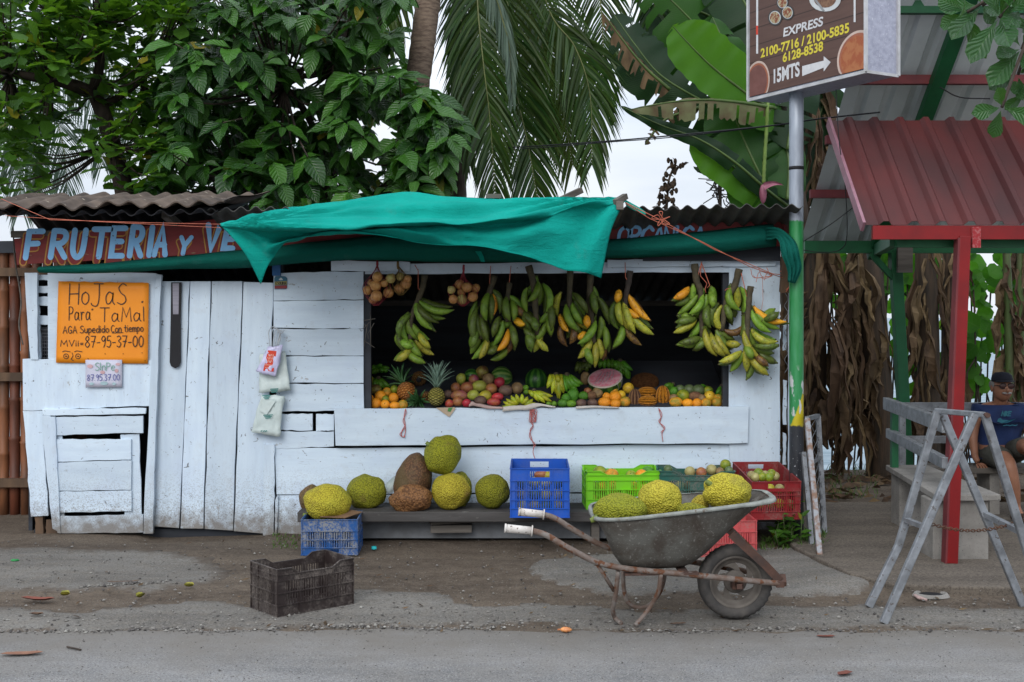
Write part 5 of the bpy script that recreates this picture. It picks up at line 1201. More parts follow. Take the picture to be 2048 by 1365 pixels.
hand('banana_hand', 'green banana tips behind the upright orange cacao pod', 'bananas', (1346,769), [(1326,774,-2),(1330,778,-2)], 9.42, 5, 'u')
hand('banana_hand', 'green banana tips behind the citrus at the right of the heap', 'bananas', (1413,775), [(1397,771,-1),(1395,776,-1)], 9.45, 5, 'u')
# wrapped half watermelon
def wrapped():
    c = P(1210,757,9.36); t_ = thing('wrapped_watermelon', c - V((0,0,.12)), 'halved watermelon wrapped in cling film, pink cut face up front', 'watermelon')
    ax = V((-.16,-.50,.85)).normalized(); q = V((0,0,1)).rotation_difference(ax).to_matrix().to_4x4()
    rx = S(35, 9.36)
    m = MB(); m.M = Matrix.Translation(c) @ q
    m.lathe([(rx*math.cos(a), -rx*1.15*math.sin(a)) for a in [i*math.pi/2/9 for i in range(10)]], 30); m.build('rind', FM['melon_dark'], t_)
    m = MB(); m.M = Matrix.Translation(c) @ q
    m.lathe([(rx*1.0,0.0),(rx*.97,.004),(rx*.90,.006)], 30); m.build('white_rim', M('melon_white', (0.48,0.40,0.33)), t_)
    m = MB(); m.M = Matrix.Translation(c) @ q
    m.lathe([(rx*.91,.0055),(rx*.6,.008),(rx*.3,.005),(.001,.007)], 30); m.build('flesh', M('melon_flesh', (0.60,0.17,0.22), (0.66,0.34,0.38), 30, .35, lo=.4, hi=.6, speck=(0.20,0.02,0.03), sscale=70, sth=.66, bump=.3), t_)
    m = MB(); m.M = Matrix.Translation(c) @ q
    for k in range(5): m.tube(smooth([V((-.09+.03*k, -.07, .012)), V((-.05+.03*k, .0, .015)), V((-.02+.025*k, .07, .011))], 5), .0022, 4)
    for k in range(7): m.tube(smooth([V((rx*1.01*math.cos(k*.35-.9), rx*1.01*math.sin(k*.35-.9), 0)), V((rx*.94*math.cos(k*.35-.8), rx*.94*math.sin(k*.35-.8), -.06)), V((rx*.7*math.cos(k*.3-.8), rx*.7*math.sin(k*.3-.8), -.11))], 4), .0022, 4)
    m.build('film_creases', M('cling_film', (0.55,0.56,0.58), rough=.15, trans=.4), t_)
wrapped()
# onions in nets
def onions(org, sc, Y, knot, balls, label, netc):
    cv = lambda x, y: (org[0]+x/sc, org[1]+y/sc)
    k = P(*cv(*knot), Y); t_ = thing('onion_bag', k, label, 'onion bag', 'nets of onions hung from the lintel')
    pts = []
    for i, (x, y, r, key) in enumerate(balls):
        px, py = cv(x, y); c = P(px, py, Y) + V((0, (-.05,.02,-.02,.04)[i % 4], 0)); rr = S(r/sc, Y)
        o = bpy.data.objects.new('onion', proto_mesh(key)); COL.objects.link(o); o.parent = t_; o.location = c - k; o.scale = (rr,)*3; o.rotation_euler = (rf.uniform(-2,2), rf.uniform(-1,1), rf.uniform(0,6)); ORG[o.name] = V((0,0,0))
        pts.append((c, rr))
    m = MB(); c0 = sum((p for p, r in pts), V((0,0,0)))/len(pts)
    for i in range(14):
        a = 2*math.pi*i/14; d = V((math.cos(a), math.sin(a)*.8, 0))
        path = [k]
        for zf in (.5, .75, 1.0):
            z = lerp(max(p.z+r for p, r in pts), min(p.z-r for p, r in pts), (zf-.5)*2)
            ext = max([ (p-c0).dot(d)+math.sqrt(max(0, r*r-(p.z-z)**2)) for p, r in pts if abs(p.z-z) < r] + [.02])
            path.append(V((c0.x, c0.y, z)) + d*(ext+.003))
        path.append(V((c0.x, c0.y, min(p.z-r for p, r in pts)-.006)))
        m.tube(smooth(path, 4), .0017, 4)
    m.tube([k + V((0,0,.03)), k, k + V((0,0,-.03))], [.008,.010,.006], 6)
    m.build('net', netc, t_)
NETR = M('red_net', (0.30,0.03,0.045), rough=.6); NETO = M('ochre_net', (0.20,0.12,0.03), rough=.6)
onions(*A5, 8.90, (205,110), [(215,265,62,'onion'),(85,420,58,'onion'),(190,365,72,'onion'),(330,450,66,'onion'),(205,490,68,'onion'),(150,535,52,'onion'),(290,340,48,'onion'),(125,335,46,'onion')], 'red net of brown onions hanging leftmost from the lintel', NETR)
onions(*A5, 8.92, (450,125), [(370,285,60,'onion_g'),(475,258,52,'onion_g'),(545,345,64,'onion'),(460,402,66,'onion'),(575,290,48,'onion')], 'ochre net of greenish and orange onions, second from the left', NETO)
onions(*A5, 8.92, (1230,165), [(1090,420,50,'onion_g'),(1180,350,60,'onion'),(1270,388,62,'onion'),(1370,395,56,'onion'),(1110,530,56,'onion'),(1210,530,66,'onion_g'),(1340,500,62,'onion'),(1200,440,50,'onion')], 'red net of onions hanging alone right of the green plantain bunch', NETR)
# newspapers under the fruit
def paper(name, label, edge, mat, fold=0.0, seed=1):
    """edge: photo points along the front edge; the sheet lies back on the shelf and laps over the board"""
    m = MB(); rows = []
    for j, (dY, dz) in enumerate(((.13,-.028),(.07,-.012),(.02,.0),(0,0))):
        rows.append([P(x, y, 8.942) + V((0, dY, dz + .004*noise.noise(V((i*.9, j, seed))))) for i, (x, y, y2) in enumerate(edge)])
    rows.append([P(x, y2, 8.935) + V((0, -.008*noise.noise(V((i*.8, 5, seed))), 0)) for i, (x, y, y2) in enumerate(edge)])
    rows = [smooth(r, 4) for r in rows]
    m.grid(rows); o = m.build(name, mat); s_ = o.modifiers.new('t', 'SOLIDIFY'); s_.thickness = .002
    tag(o, label, 'newspaper')
paper('newspaper', 'pale folded newspaper sheet sticking out under the bananas', [(1005,815,824),(1020,813,822),(1038,812,820),(1052,812,821),(1066,808,818),(1082,808,813),(1100,812,815),(1111,814,816)], NEWS)
paper('newspaper', 'crumpled pinkish newsprint under the mangoes', [(938,811,814),(944,804,812),(952,808,813),(962,809,815),(975,812,818),(990,814,818),(1006,815,818)], NEWSP, seed=3)
paper('newspaper', 'thin paper edge under the sapodillas and oranges', [(1152,814,818),(1170,813,817),(1190,812,816),(1210,814,816),(1238,815,817)], NEWS, seed=5)
m = MB(); m.prism([P(x, y, 8.945) for x, y in ((872,816),(909,815),(911,818),(899,834),(896,833))], (0,.004,0)); m.prism([P(x, y, 8.941) for x, y in ((897,816),(905,815.5),(901,824),(895,823))], (0,.003,0))
m.m[7:] = [1]*(len(m.m)-7); tag(m.build('paper_label', [M('kraft_card', (0.42,0.33,0.24), (0.36,0.28,0.2), 20, .7), M('label_green', (0.05,0.20,0.05))]), 'small kraft paper corner with a green stamp hanging over the counter edge', 'paper')
# ---------------------------------------------------------------- low bench with jackfruit and crates
def build_bench():
    b = thing('plank_bench', (0.2, 8.7, 0), 'low weathered plank bench along the foot of the stall, loaded with jackfruit and crates', 'bench')
    m = MB()
    xl, xr = P(597,0,8.55).x, 2.02
    z = 0.256
    for y0, y1, zz in ((8.50,8.72,z),(8.726,8.955,z-.004)):
        vs = []; n = 16; 
        m.box((xl, y0, zz-.075), (xr, y1, zz))
    m.build('seat_plank', BENCHWOOD, b, bevel=.008)
    for px in (612, 1190, 1586):
        m = MB(); x = P(px, 0, 8.6).x
        m.box((x-.03, 8.56, -.02), (x+.03, 8.90, z-.08))
        m.build('trestle', GREYWOOD, b, bevel=.004)
    m = MB(); m.box((P(700,0,8.9).x, 8.66, .035), (1.30, 8.685, .165)); m.build('skirt_board', M('grey_skirt', (0.16,0.17,0.185), (0.11,0.115,0.12), 8, .8, speck=(.12,.11,.10), sscale=50), b)
    m = MB(); m.bar(P(862,1057,8.62), P(944,1056,8.62), .10, .055); m.bar(P(860,1046,8.60), P(962,1040,8.66), .08, .022); m.build('packing_block', GREYWOOD, b, bevel=.003)
build_bench()
rj = random.Random(9)
JG = 'jackfruit piled on the plank bench'
def jack(px, py, rx, ry, Y, mat, label, roll=0, stem=None, grp=JG, lump=.105, seed=1, depth=None):
    c = P(px, py, Y); a, b_ = S(rx, Y), S(ry, Y); cr_, sr_ = math.cos(R(roll)), math.sin(R(roll)); dz = depth or min(a, b_)*1.02
    def f(d, q):
        k = 1 + lump*noise.noise(d*1.5 + V((seed*3.1, seed, 0))) + lump*.35*noise.noise(d*3.6 + V((seed, 4, 2)))
        k += .002*noise.noise(d*9) 
        q = q*k; return V((q.x*cr_ - q.z*sr_, q.y, q.x*sr_ + q.z*cr_))
    m = MB(); m.ball((0,0,0), (a, dz, b_), 48, 32, f)
    o = m.build('jackfruit', mat); o.location = c; ORG[o.name] = V((0,0,0)); tag(o, label, 'jackfruit', grp)
    if stem:
        m = MB(); pts = [P(x, y, Y-.03) - c for x, y in stem]; m.tube(smooth(pts, 4) if len(pts) > 2 else pts, [.016]*3 if len(pts) == 2 and False else [.017 - .004*i/max(1, (len(smooth(pts,4)) if len(pts) > 2 else 2)-1) for i in range(len(smooth(pts,4)) if len(pts) > 2 else 2)], 8)
        m.build('stem', STEMJ, o)
    return o
STEMJ = M('jackfruit_stem', (0.15,0.20,0.035), (0.10,0.12,0.03), 30, .6)
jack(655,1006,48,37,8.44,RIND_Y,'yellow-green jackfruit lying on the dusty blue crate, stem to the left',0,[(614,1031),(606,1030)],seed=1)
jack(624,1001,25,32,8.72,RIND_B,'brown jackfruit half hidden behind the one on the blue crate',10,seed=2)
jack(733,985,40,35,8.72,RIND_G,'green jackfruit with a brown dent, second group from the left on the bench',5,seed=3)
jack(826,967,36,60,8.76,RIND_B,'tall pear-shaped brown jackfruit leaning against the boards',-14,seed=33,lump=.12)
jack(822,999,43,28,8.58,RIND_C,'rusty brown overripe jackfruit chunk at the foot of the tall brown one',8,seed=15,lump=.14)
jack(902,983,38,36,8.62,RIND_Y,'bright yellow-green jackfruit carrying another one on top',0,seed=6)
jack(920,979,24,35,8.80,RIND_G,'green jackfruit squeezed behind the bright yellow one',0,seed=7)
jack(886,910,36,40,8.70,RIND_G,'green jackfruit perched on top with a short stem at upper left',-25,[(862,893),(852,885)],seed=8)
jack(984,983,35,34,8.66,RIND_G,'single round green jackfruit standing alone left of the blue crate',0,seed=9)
m = MB(); m.add([P(640,1034,8.30), P(690,1036,8.28), P(725,1024,8.40), P(690,1018,8.50), P(640,1024,8.5)], [(0,1,2,3,4)]); o = m.build('cardboard_scrap', CARD); s_ = o.modifiers.new('t','SOLIDIFY'); s_.thickness = .004
tag(o, 'torn brown cardboard under the yellow jackfruit on the blue crate', 'cardboard')
m = MB(); m.grid([[P(743,955,8.86), P(756,962,8.84), P(771,968,8.83), P(790,952,8.84)], [P(752,965,8.80), P(762,972,8.78), P(773,980,8.78), P(788,968,8.80)], [P(770,985,8.78), P(774,986,8.77), P(777,987,8.77), P(785,985,8.79)]])
o = m.build('paper_scrap', PLASTICBAG); s_ = o.modifiers.new('t','SOLIDIFY'); s_.thickness = .002; tag(o, 'white paper scrap poking up between the green and the tall brown jackfruit', 'paper')
# ---------------------------------------------------------------- crates
def panel(mb, W, rows, T=.004, cols=(0.0, 0.28, 0.72, 1.0), pitch=.0165, notch=.0):
    """one crate side in x (width) and z, outer face at y=0"""
    zs = []
    for z0, z1, kind in rows:
        zs += [z0, z1]
        base = kind.split('/')[0]; opt = kind.split('/')[1:] 
        if base == 'solid': mb.box((-W/2, 0, z0), (W/2, T, z1))
        elif base == 'slats':
            n = int(W/pitch); 
            for i in range(n):
                x = -W/2 + (i+.5)*W/n; u = (i+.5)/n
                wide = u < .10 or u > .90 or ('mid' in opt and .38 < u < .62) or abs(u-.28) < .02 or abs(u-.72) < .02 or abs(u-.5) < .015
                w_ = W/n*(1.0 if wide else .48)
                mb.box((x-w_/2, 0, z0), (x+w_/2, T, z1))
        elif base == 'handle':
            hw = W*.17; zl, zh = lerp(z0, z1, .28), lerp(z0, z1, .78)
            mb.box((-W/2, 0, z0), (W/2, T, zl)); mb.box((-W/2, 0, zh), (W/2, T, z1)); mb.box((-W/2, 0, zl), (-hw, T, zh)); mb.box((hw, 0, zl), (W/2, T, zh))
        elif base == 'notch':
            for s_ in (-1, 1): 
                pts = [(s_*W/2, 0, z0), (s_*W*.22, 0, z0), (s_*W*.32, 0, z1), (s_*W/2, 0, z1)]
                mb.prism(pts, (0, T, 0)); 
                a, b_ = V(pts[1]), V(pts[2]); mb.bar(a+V((0,-.002,0)), b_+V((0,-.002,0)), .012, .006); mb.bar(b_+V((0,-.002,0)), V(pts[3])+V((0,-.002,0)), .012, .006)
    for z in sorted(set(zs)):
        if rows[-1][2] == 'notch' and z == rows[-1][1]: continue
        mb.box((-W/2-.005, -.0075, z-.003), (W/2+.005, -.0006, z+.003))
    top = rows[-1][1] if rows[-1][2] != 'notch' else rows[-1][0]
    for u in cols:
        x = -W/2 + u*W; mb.box((x-.0025, -.0055, .004), (x+.0025, -.0004, top-.004))
def crate(name, W, D, H, front, side, mat, label, loc, rz=0.0, rx=0.0, flip=False, group='fruit crates'):
    t_ = thing(name, loc, label, 'crate', group)
    ORG[t_.name] = V((0,0,0))
    Z = Matrix.Identity(4) if not flip else Matrix.Translation((0,0,H)) @ Matrix.Rotation(math.pi, 4, 'Y')
    for nm, ang, W_, off, rows in (('end_panel', 0, W, D/2, front), ('end_panel', math.pi, W, D/2, front), ('side_panel', math.pi/2, D, W/2, side), ('side_panel', -math.pi/2, D, W/2, side)):
        m = MB(); m.M = Z @ Matrix.Rotation(ang, 4, 'Z') @ Matrix.Translation((0, -off, 0)); panel(m, W_, rows); m.build(nm, mat, t_)
    m = MB(); m.M = Z; m.box((-W/2+.006, -D/2+.006, .006), (W/2-.006, D/2-.006, .010)); m.build('floor', mat, t_)
    t_.rotation_euler = (rx, 0, rz)
    return t_
X = lambda px, Y: (px-HX)*Y/F
sl = lambda z0, z1: (z0, z1, 'slats')
blue_rows = [(0,.062,'solid'),(.062,.122,'slats'),(.122,.190,'slats'),(.190,.258,'slats'),(.258,.343,'handle')]
crate('blue_crate', .41, .57, .343, blue_rows, blue_rows[:4]+[(.258,.343,'solid')], PL_BLUE, 'bright blue plastic crate with hand holes, tallest on the bench', (X(1081,8.27), 8.555, .256), R(-1))
lime_rows = [(0,.070,'solid'),(.070,.142,'slats'),(.142,.212,'slats/mid'),(.212,.250,'solid'),(.250,.279,'notch')]
crate('lime_crate', .545, .36, .279, lime_rows, lime_rows, PL_LIME, 'lime green plastic crate of green and orange mangoes on the bench', (X(1246,8.63), 8.80, .257), R(1.5))
crate('dark_green_crate', .545, .36, .279, lime_rows, lime_rows, PL_GREEN, 'dusty dark green plastic crate of pale fruit between the lime and red ones', (X(1397,8.60), 8.77, .259), R(-3))
red_rows = [(0,.055,'solid'),(.055,.115,'slats'),(.115,.175,'slats'),(.175,.205,'slats'),(.205,.272,'handle')]
crate('red_crate', .345, .57, .272, red_rows, red_rows[:4]+[(.205,.272,'solid')], PL_RED, 'dark red plastic crate of green guavas tilted at the right end of the bench', (X(1540,8.38)+.02, 8.65, .262), R(3), R(7))
crate('faded_red_crate', .41, .34, .255, [(0,.03,'solid'),(.03,.10,'slats'),(.10,.18,'slats'),(.18,.255,'solid')], [(0,.03,'solid'),(.03,.10,'slats'),(.10,.18,'slats'),(.18,.255,'solid')], PL_PINK, 'faded pinkish red crate on the ground below the dark red one', (X(1452,8.12), 8.27, hgt(1.5,8.2)+.004), R(0))
old_rows = [(0,.05,'handle'),(.05,.105,'slats'),(.105,.165,'slats'),(.165,.245,'solid')]
crate('dusty_blue_crate', .385, .36, .245, old_rows, [(0,.05,'solid')]+old_rows[1:], PL_OLD, 'dusty old blue crate on the ground holding up the left jackfruit', (X(658,8.2), 8.36, hgt(-1.28,8.3)+.004), R(2))
br_rows = [(0,.062,'solid'),(.062,.130,'slats'),(.130,.198,'slats'),(.198,.232,'solid'),(.232,.263,'notch')]
br_end = [(0,.062,'solid'),(.062,.130,'slats'),(.130,.198,'slats'),(.198,.232,'solid'),(.232,.263,'solid')]
th = R(40); cx, cy = -1.30 + .245*math.cos(th) - .155*math.sin(th), 6.49 + .245*math.sin(th) + .155*math.cos(th)
crate('brown_crate', .49, .31, .263, br_rows, br_end, PL_BROWN, 'empty muddy brown crate standing on the road in front of the stall', (cx, cy, hgt(cx,cy)+.012), th, group=None)
def fill(kind, cat, name, spots, Y, group, labs=None, lab=None, r=.045):
    for i, (px, py, k) in enumerate(spots):
        fruit(k or kind, name, px, py, r*F/Y, 0, Y, labs[i] if labs else lab, cat, group)
G1 = 'mangoes in the lime crate'
for px, py, rr_, Y, k, lab in ((1200,947,15,8.86,'greenorange','big green-orange mango at the left in the lime crate'),(1223,952,15,8.80,'orange2','red-orange mango with a dark side in the lime crate'),(1262,952,11,8.80,'greenorange','small mango right of centre in the lime crate'),(1283,952,13,8.80,'orange','bright orange mango near the right end of the lime crate'),(1296,945,12,8.88,'avocado','green fruit in the right back corner of the lime crate')):
    fruit(k, 'mango', px, py, rr_, 0, Y, lab, 'mango', G1)
for i in range(14): fruit(('yellowfruit','greenorange','orange2')[i % 3], 'mango', 1186+(i % 7)*20, 1002-(i//7)*26, 13, 0, 8.74 if i % 2 else 8.84, 'mango seen through the slats of the lime crate', 'mango', 'mangoes low in the lime crate')
G2 = 'pale fruit in the dark green crate'
for px, py, rr_, Y, k, lab in ((1336,939,9,8.82,'greymelon','small green fruit at the left end of the dark green crate'),(1380,944,11,8.78,'guava','pale fruit left of centre in the dark green crate'),(1402,946,11,8.74,'mango_o','pinkish orange fruit in the middle of the dark green crate'),(1423,940,11,8.80,'guava','fruit with a rosy top right of centre in the dark green crate'),(1440,944,9,8.76,'tan','tan fruit near the right end of the dark green crate'),(1451,930,11,8.86,'greenorange','dark green fruit heaped highest in the dark green crate'),(1458,942,9,8.76,'greymelon','greyish fruit in the right corner of the dark green crate')):
    fruit(k, 'guava', px, py, rr_, 0, Y, lab, 'guava', G2)
for i in range(14): fruit(('guava','tan')[i % 2], 'guava', 1340+(i % 7)*20, 1000-(i//7)*26, 12, 0, 8.72 if i % 2 else 8.82, 'fruit seen through the slats of the dark green crate', 'guava', 'fruit low in the dark green crate')
G3 = 'guavas in the red crate'
for i, (px, py) in enumerate(((1503,952),(1517,946),(1530,951),(1543,948),(1550,953),(1524,954),(1510,955),(1538,955))): fruit(('guava','greenorange')[i % 2], 'guava', px, py, 9.5, 0, 8.62 - (i//5)*.06, 'green guava heaped in the red crate', 'guava', G3)
for i in range(10): fruit(('guava','mango_y')[i % 2], 'guava', 1502+(i % 5)*19, 1008-(i//5)*30, 10, 0, 8.50, 'guava seen through the slats of the red crate', 'guava', 'guavas low in the red crate')
for i, (px, py, k, lab) in enumerate(((1082,950,'mango_o','mottled mango seen in the hand hole of the blue crate'),(1096,952,'mango_y','yellow mango at the right of the hand hole of the blue crate'))): fruit(k, 'mango', px, py, 14, 9, 8.42, lab, 'mango', 'mangoes in the blue crate')
for i in range(12): fruit(('mango_y','guava','greymelon')[i % 3], 'mango', 1046+(i % 4)*23, 1012-(i//4)*23, 12, 0, 8.42, 'fruit seen through the slats of the blue crate', 'mango', 'fruit low in the blue crate')
# ---------------------------------------------------------------- wheelbarrow
def build_barrow():
    wb = thing('wheelbarrow', (1.0, 6.46, 0.012), 'old grey wheelbarrow with rusty tube frame, loaded with jackfruit', 'wheelbarrow')
    YC = 6.46
    def far(p): return V((p.x + .075*max(0, (1.45-p.x)/1.45), 2*YC - p.y, p.z))
    near = [P(1012,1057,6.20), P(1062,1062,6.20), P(1095,1072,6.20), P(1130,1093,6.20), P(1180,1119,6.21), P(1215,1131,6.22), P(1270,1140,6.23), P(1360,1148,6.27), P(1480,1160,6.32), P(1563,1168,6.38)]
    for side in (0, 1):
        pts = [far(p) for p in near] if side else near
        m = MB(); m.tube(smooth(pts, 5), .0165, 10); m.build('handle_tube', RUST, wb)
        m = MB(); a, b_ = pts[0], pts[1]; d = (b_-a).normalized()
        m.tube([a - d*.008, a + d*.004], [.025,.025], 12); m.tube([a, a+d*.135], [.0225,.0215], 12); m.tube([a+d*.135, a+d*.142], [.030,.030], 14); m.build('grip', GRIPW, wb)
    # tray
    def loop(z_rear, z_front, xr, xf, wr, wf, n=44, e=.42):
        o = []
        for i in range(n):
            a = 2*math.pi*i/n; c, s_ = math.cos(a), math.sin(a)
            cx = math.copysign(abs(c)**e, c); sy = math.copysign(abs(s_)**e, s_)
            u = (cx+1)/2; x = lerp(xr, xf, u); w_ = lerp(wr, wf, u**1.3)
            o.append(V((x, YC + sy*w_, lerp(z_rear, z_front, u))))
        return o
    xr, xf = .445, 1.405
    lv = [(.596,.690,xr,xf,.325,.21), (.555,.62,.470,1.30,.312,.195), (.47,.50,.515,1.17,.285,.175), (.385,.39,.55,1.06,.255,.155), (.335,.333,.585,.985,.22,.135), (.318,.316,.62,.945,.185,.115)]
    loops = [loop(*l) for l in lv]
    m = MB(); rows = [l + [l[0]] for l in loops]; m.grid(rows); m.add(loops[-1], [tuple(range(44))])
    o = m.build('tray', TRAY, wb); s_ = o.modifiers.new('t', 'SOLIDIFY'); s_.thickness = .004; s_.offset = 0
    m = MB(); rim = loops[0]; cen = sum(rim, V((0,0,0)))/44; rows = [[], [], []]
    for p in rim + [rim[0]]:
        q = V((p.x-cen.x, p.y-cen.y, 0)).normalized(); nzv = .004*noise.noise(p*9)
        wd = .017 if p.x < 1.25 else .034
        rows[0].append(p + V((0,0,.004)) - q*.003); rows[1].append(p + q*wd*.8 + V((0,0,.004+nzv))); rows[2].append(p + q*wd + V((0,0,-.012+nzv)))
    m.grid(rows); o = m.build('tray_rim', TRAYRIM, wb); s_ = o.modifiers.new('t', 'SOLIDIFY'); s_.thickness = .003
    m = MB(); m.bar((.60,6.25,.300), (1.0,6.29,.296), .05, .012); m.bar((.60,6.67,.300), (1.0,6.63,.296), .05, .012); m.bar((.66,6.22,.303), (.66,6.70,.303), .05, .01); m.bar((.92,6.26,.303), (.92,6.66,.303), .05, .01)
    m.build('cross_bar', RUSTRED, wb)
    # legs
    zc = .012
    def gnd(px, py): return GP(px, py, zc+.006)
    m = MB(); m.tube(smooth([P(1236,1143,6.23), P(1232,1185,6.27), P(1226,1220,6.33), P(1230,1236,6.37), gnd(1242,1247)], 5), .0125, 8); m.build('leg', RUST, wb)
    m = MB(); m.tube(smooth([P(1322,1148,6.25), P(1316,1185,6.28), P(1298,1218,6.32), gnd(1270,1252)], 5), .0125, 8); m.build('leg', RUST, wb)
    m = MB(); m.tube(smooth([P(1246,1143,6.69), P(1248,1180,6.70), P(1256,1205,6.70), P(1276,1216,6.70), P(1300,1210,6.70), P(1322,1180,6.68), P(1330,1148,6.66)], 5), .0125, 8); m.build('leg', RUST, wb)
    m = MB(); m.tube([P(1190,1122,6.22), P(1228,1182,6.27)], .011, 8); m.build('leg_strut', RUST, wb)
    # wheel
    wc = V((1.229, YC-.005, .215)); Mw = Matrix.Translation(wc) @ Matrix.Rotation(R(90), 4, 'X')
    def tread(pts): return pts
    m = MB(); ro, ri = .205, .142
    n = 72; prof = [(ri,-.030),(ri+.012,-.044),(ri+.035,-.050),(ro-.014,-.046),(ro-.003,-.036),(ro,-.018),(ro+.001,0),(ro,.018),(ro-.003,.036),(ro-.014,.046),(ri+.035,.050),(ri+.012,.044),(ri,.030)]
    vs = []
    for r, z in prof:
        for k in range(n):
            a = 2*math.pi*k/n; rr_ = r - (.006 if (k % 2 and r > ro-.016 and abs(z) > .012) else 0); vs.append(Mw @ V((rr_*math.cos(a), rr_*math.sin(a), z)))
    m.sm = True; m.add(vs, [(i*n+k, i*n+(k+1) % n, (i+1)*n+(k+1) % n, (i+1)*n+k) for i in range(len(prof)-1) for k in range(n)]); m.build('tyre', RUBBER, wb)
    m = MB()
    m.lathe([(ri+.002,.034),(ri-.008,.036),(ri-.014,.02),(ri-.034,.012),(ri-.038,.010),(ri-.038,.004),(ri-.014,-.0),(ri-.008,-.036),(ri+.002,-.034)], 40, Mw)
    m.lathe([(.001,.022),(.058,.020),(.064,.012),(.064,.002),(.001,.0)], 24, Mw)
    for k in range(5):
        a0 = 2*math.pi*k/5; vs = []
        for s_ in range(7):
            t = s_/6; a = a0 + t*.75; r = lerp(.055, .112, t); w_ = lerp(.30, .42, t)
            for da in (-w_, w_): 
                for z in (.012 - .004*t, .006 - .004*t): vs.append(Mw @ V((r*math.cos(a+da*.8), r*math.sin(a+da*.8), z)))
        fs = []
        for s_ in range(6):
            b_ = s_*4; fs += [(b_, b_+2, b_+6, b_+4), (b_+1, b_+5, b_+7, b_+3), (b_, b_+4, b_+5, b_+1), (b_+2, b_+3, b_+7, b_+6)]
        m.add(vs, fs)
    m.build('rim', RIMG, wb)
    m = MB(); m.bar(wc+V((0,-.14,0)), wc+V((0,.14,0)), .03, .03); m.box((wc.x-.030, wc.y-.090, wc.z-.028), (wc.x+.032, wc.y-.026, wc.z+.022)); m.build('axle_block', RUSTRED, wb, bevel=.004)
    # nose: cross plate and struts up to the tray
    m = MB(); e = near[-1]; f_ = far(e)
    m.bar(e+V((-.01,-.02,0)), f_+V((-.01,.02,0)), .045, .035); m.bar(e+V((.01,-.01,.0)), e+V((.02,.06,.03)), .03, .03); m.build('nose_plate', RUSTRED, wb, bevel=.003)
    for sd in (0, 1):
        a = P(1462,1068,6.33); b_ = P(1530,1130,6.36); c_ = P(1560,1162,6.38)
        if sd: a, b_, c_ = far(a), far(b_), far(c_)
        m = MB(); m.bar(a, b_, .008, .045, up=(1,0,1)); m.bar(b_, c_, .008, .045, up=(1,0,1)); m.build('nose_strut', RUSTRED if not sd else RUST, wb)
    return wb
build_barrow()
JB = 'jackfruit riding in the wheelbarrow'
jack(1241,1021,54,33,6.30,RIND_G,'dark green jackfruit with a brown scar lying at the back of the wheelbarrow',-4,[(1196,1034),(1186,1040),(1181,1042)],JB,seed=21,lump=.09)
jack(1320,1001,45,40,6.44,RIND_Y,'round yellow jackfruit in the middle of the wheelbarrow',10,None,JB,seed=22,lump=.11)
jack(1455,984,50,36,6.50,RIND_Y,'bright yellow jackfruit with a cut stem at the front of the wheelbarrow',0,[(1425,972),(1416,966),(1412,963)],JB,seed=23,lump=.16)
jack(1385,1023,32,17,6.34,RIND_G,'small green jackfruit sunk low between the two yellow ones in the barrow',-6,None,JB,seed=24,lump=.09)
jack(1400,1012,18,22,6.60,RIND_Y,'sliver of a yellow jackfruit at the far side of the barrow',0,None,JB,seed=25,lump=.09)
# ---------------------------------------------------------------- sawhorse barrier and chain
def build_sawhorse():
    t_ = thing('sawhorse', (2.5, 6.6, .0), 'galvanised steel trestle of two crossed A frames with one bent leg', 'trestle')
    w_ = .043
    na, fa = P(1955,829,6.44), P(1880,823,6.78)
    m = MB(); m.bar(na+V((.02,-.03,0)), fa+V((-.01,.03,0)), w_*.8, w_*.7, bev=.004); m.build('top_bar', GALV, t_)
    def gp(px, py): return GP(px, py, .01)
    n1, n2 = gp(1767,1246), V((2.95, 6.44, .01)); 
    f2 = gp(2046,1212); f1 = gp(1737,1214)
    m = MB(); m.bar(na+V((-.015,0,0)), n1, w_, w_*.8, up=(0,1,0), bev=.004); m.build('leg', GALV, t_)
    m = MB(); m.bar(na+V((.025,-.04,0)), n2, w_, w_*.8, up=(0,1,0), bev=.004); m.build('leg', GALV, t_)
    k = P(1811,1045,6.78); k2 = P(1797,1092,6.78)
    m = MB(); m.bar(fa+V((-.015,.0,0)), k, w_, w_*.8, up=(0,1,0), bev=.004); m.bar(k, k2, w_, w_*.79, up=(0,1,0), bev=.004); m.bar(k2, f1, w_, w_*.8, up=(0,1,0), bev=.004); m.build('bent_leg', GALV, t_)
    m = MB(); m.bar(fa+V((.02,.04,0)), f2, w_, w_*.8, up=(0,1,0), bev=.004); m.build('leg', GALV, t_)
    m = MB(); m.bar(P(1812,1040,6.76), P(1853,1056,6.46), w_*.7, w_*.6); m.build('cross_bar', GALV, t_)
    m = MB(); m.bar(P(1972,1030,6.76), P(2046,1066,6.44), w_*.8, w_*.7); m.build('cross_bar', GALV, t_)
    m = MB(); m.tube([na+V((.028,-.075,.0)), na+V((.028,-.045,0))], .014, 10); m.build('bolt', RUSTRED, t_)
    c = thing('chain', P(1940,1050,6.6), 'rusty chain slung between the legs of the steel trestle', 'chain')
    a, b_ = P(1846,1044,6.50), P(2040,1044,6.56)
    m = MB(); n = 34
    for i in range(n):
        t = (i+.5)/n; p = a.lerp(b_, t) + V((0,0,-.05*math.sin(math.pi*t))); d = (b_-a).normalized(); s_ = V((0,0,1)) if i % 2 else V((0,1,0))
        m.tube([p + d*.013*math.cos(q) + s_*.008*math.sin(q) for q in [k*math.pi/4 for k in range(9)]], .0028, 5, caps=False)
    m.build('links', CHAIN, c)
build_sawhorse()
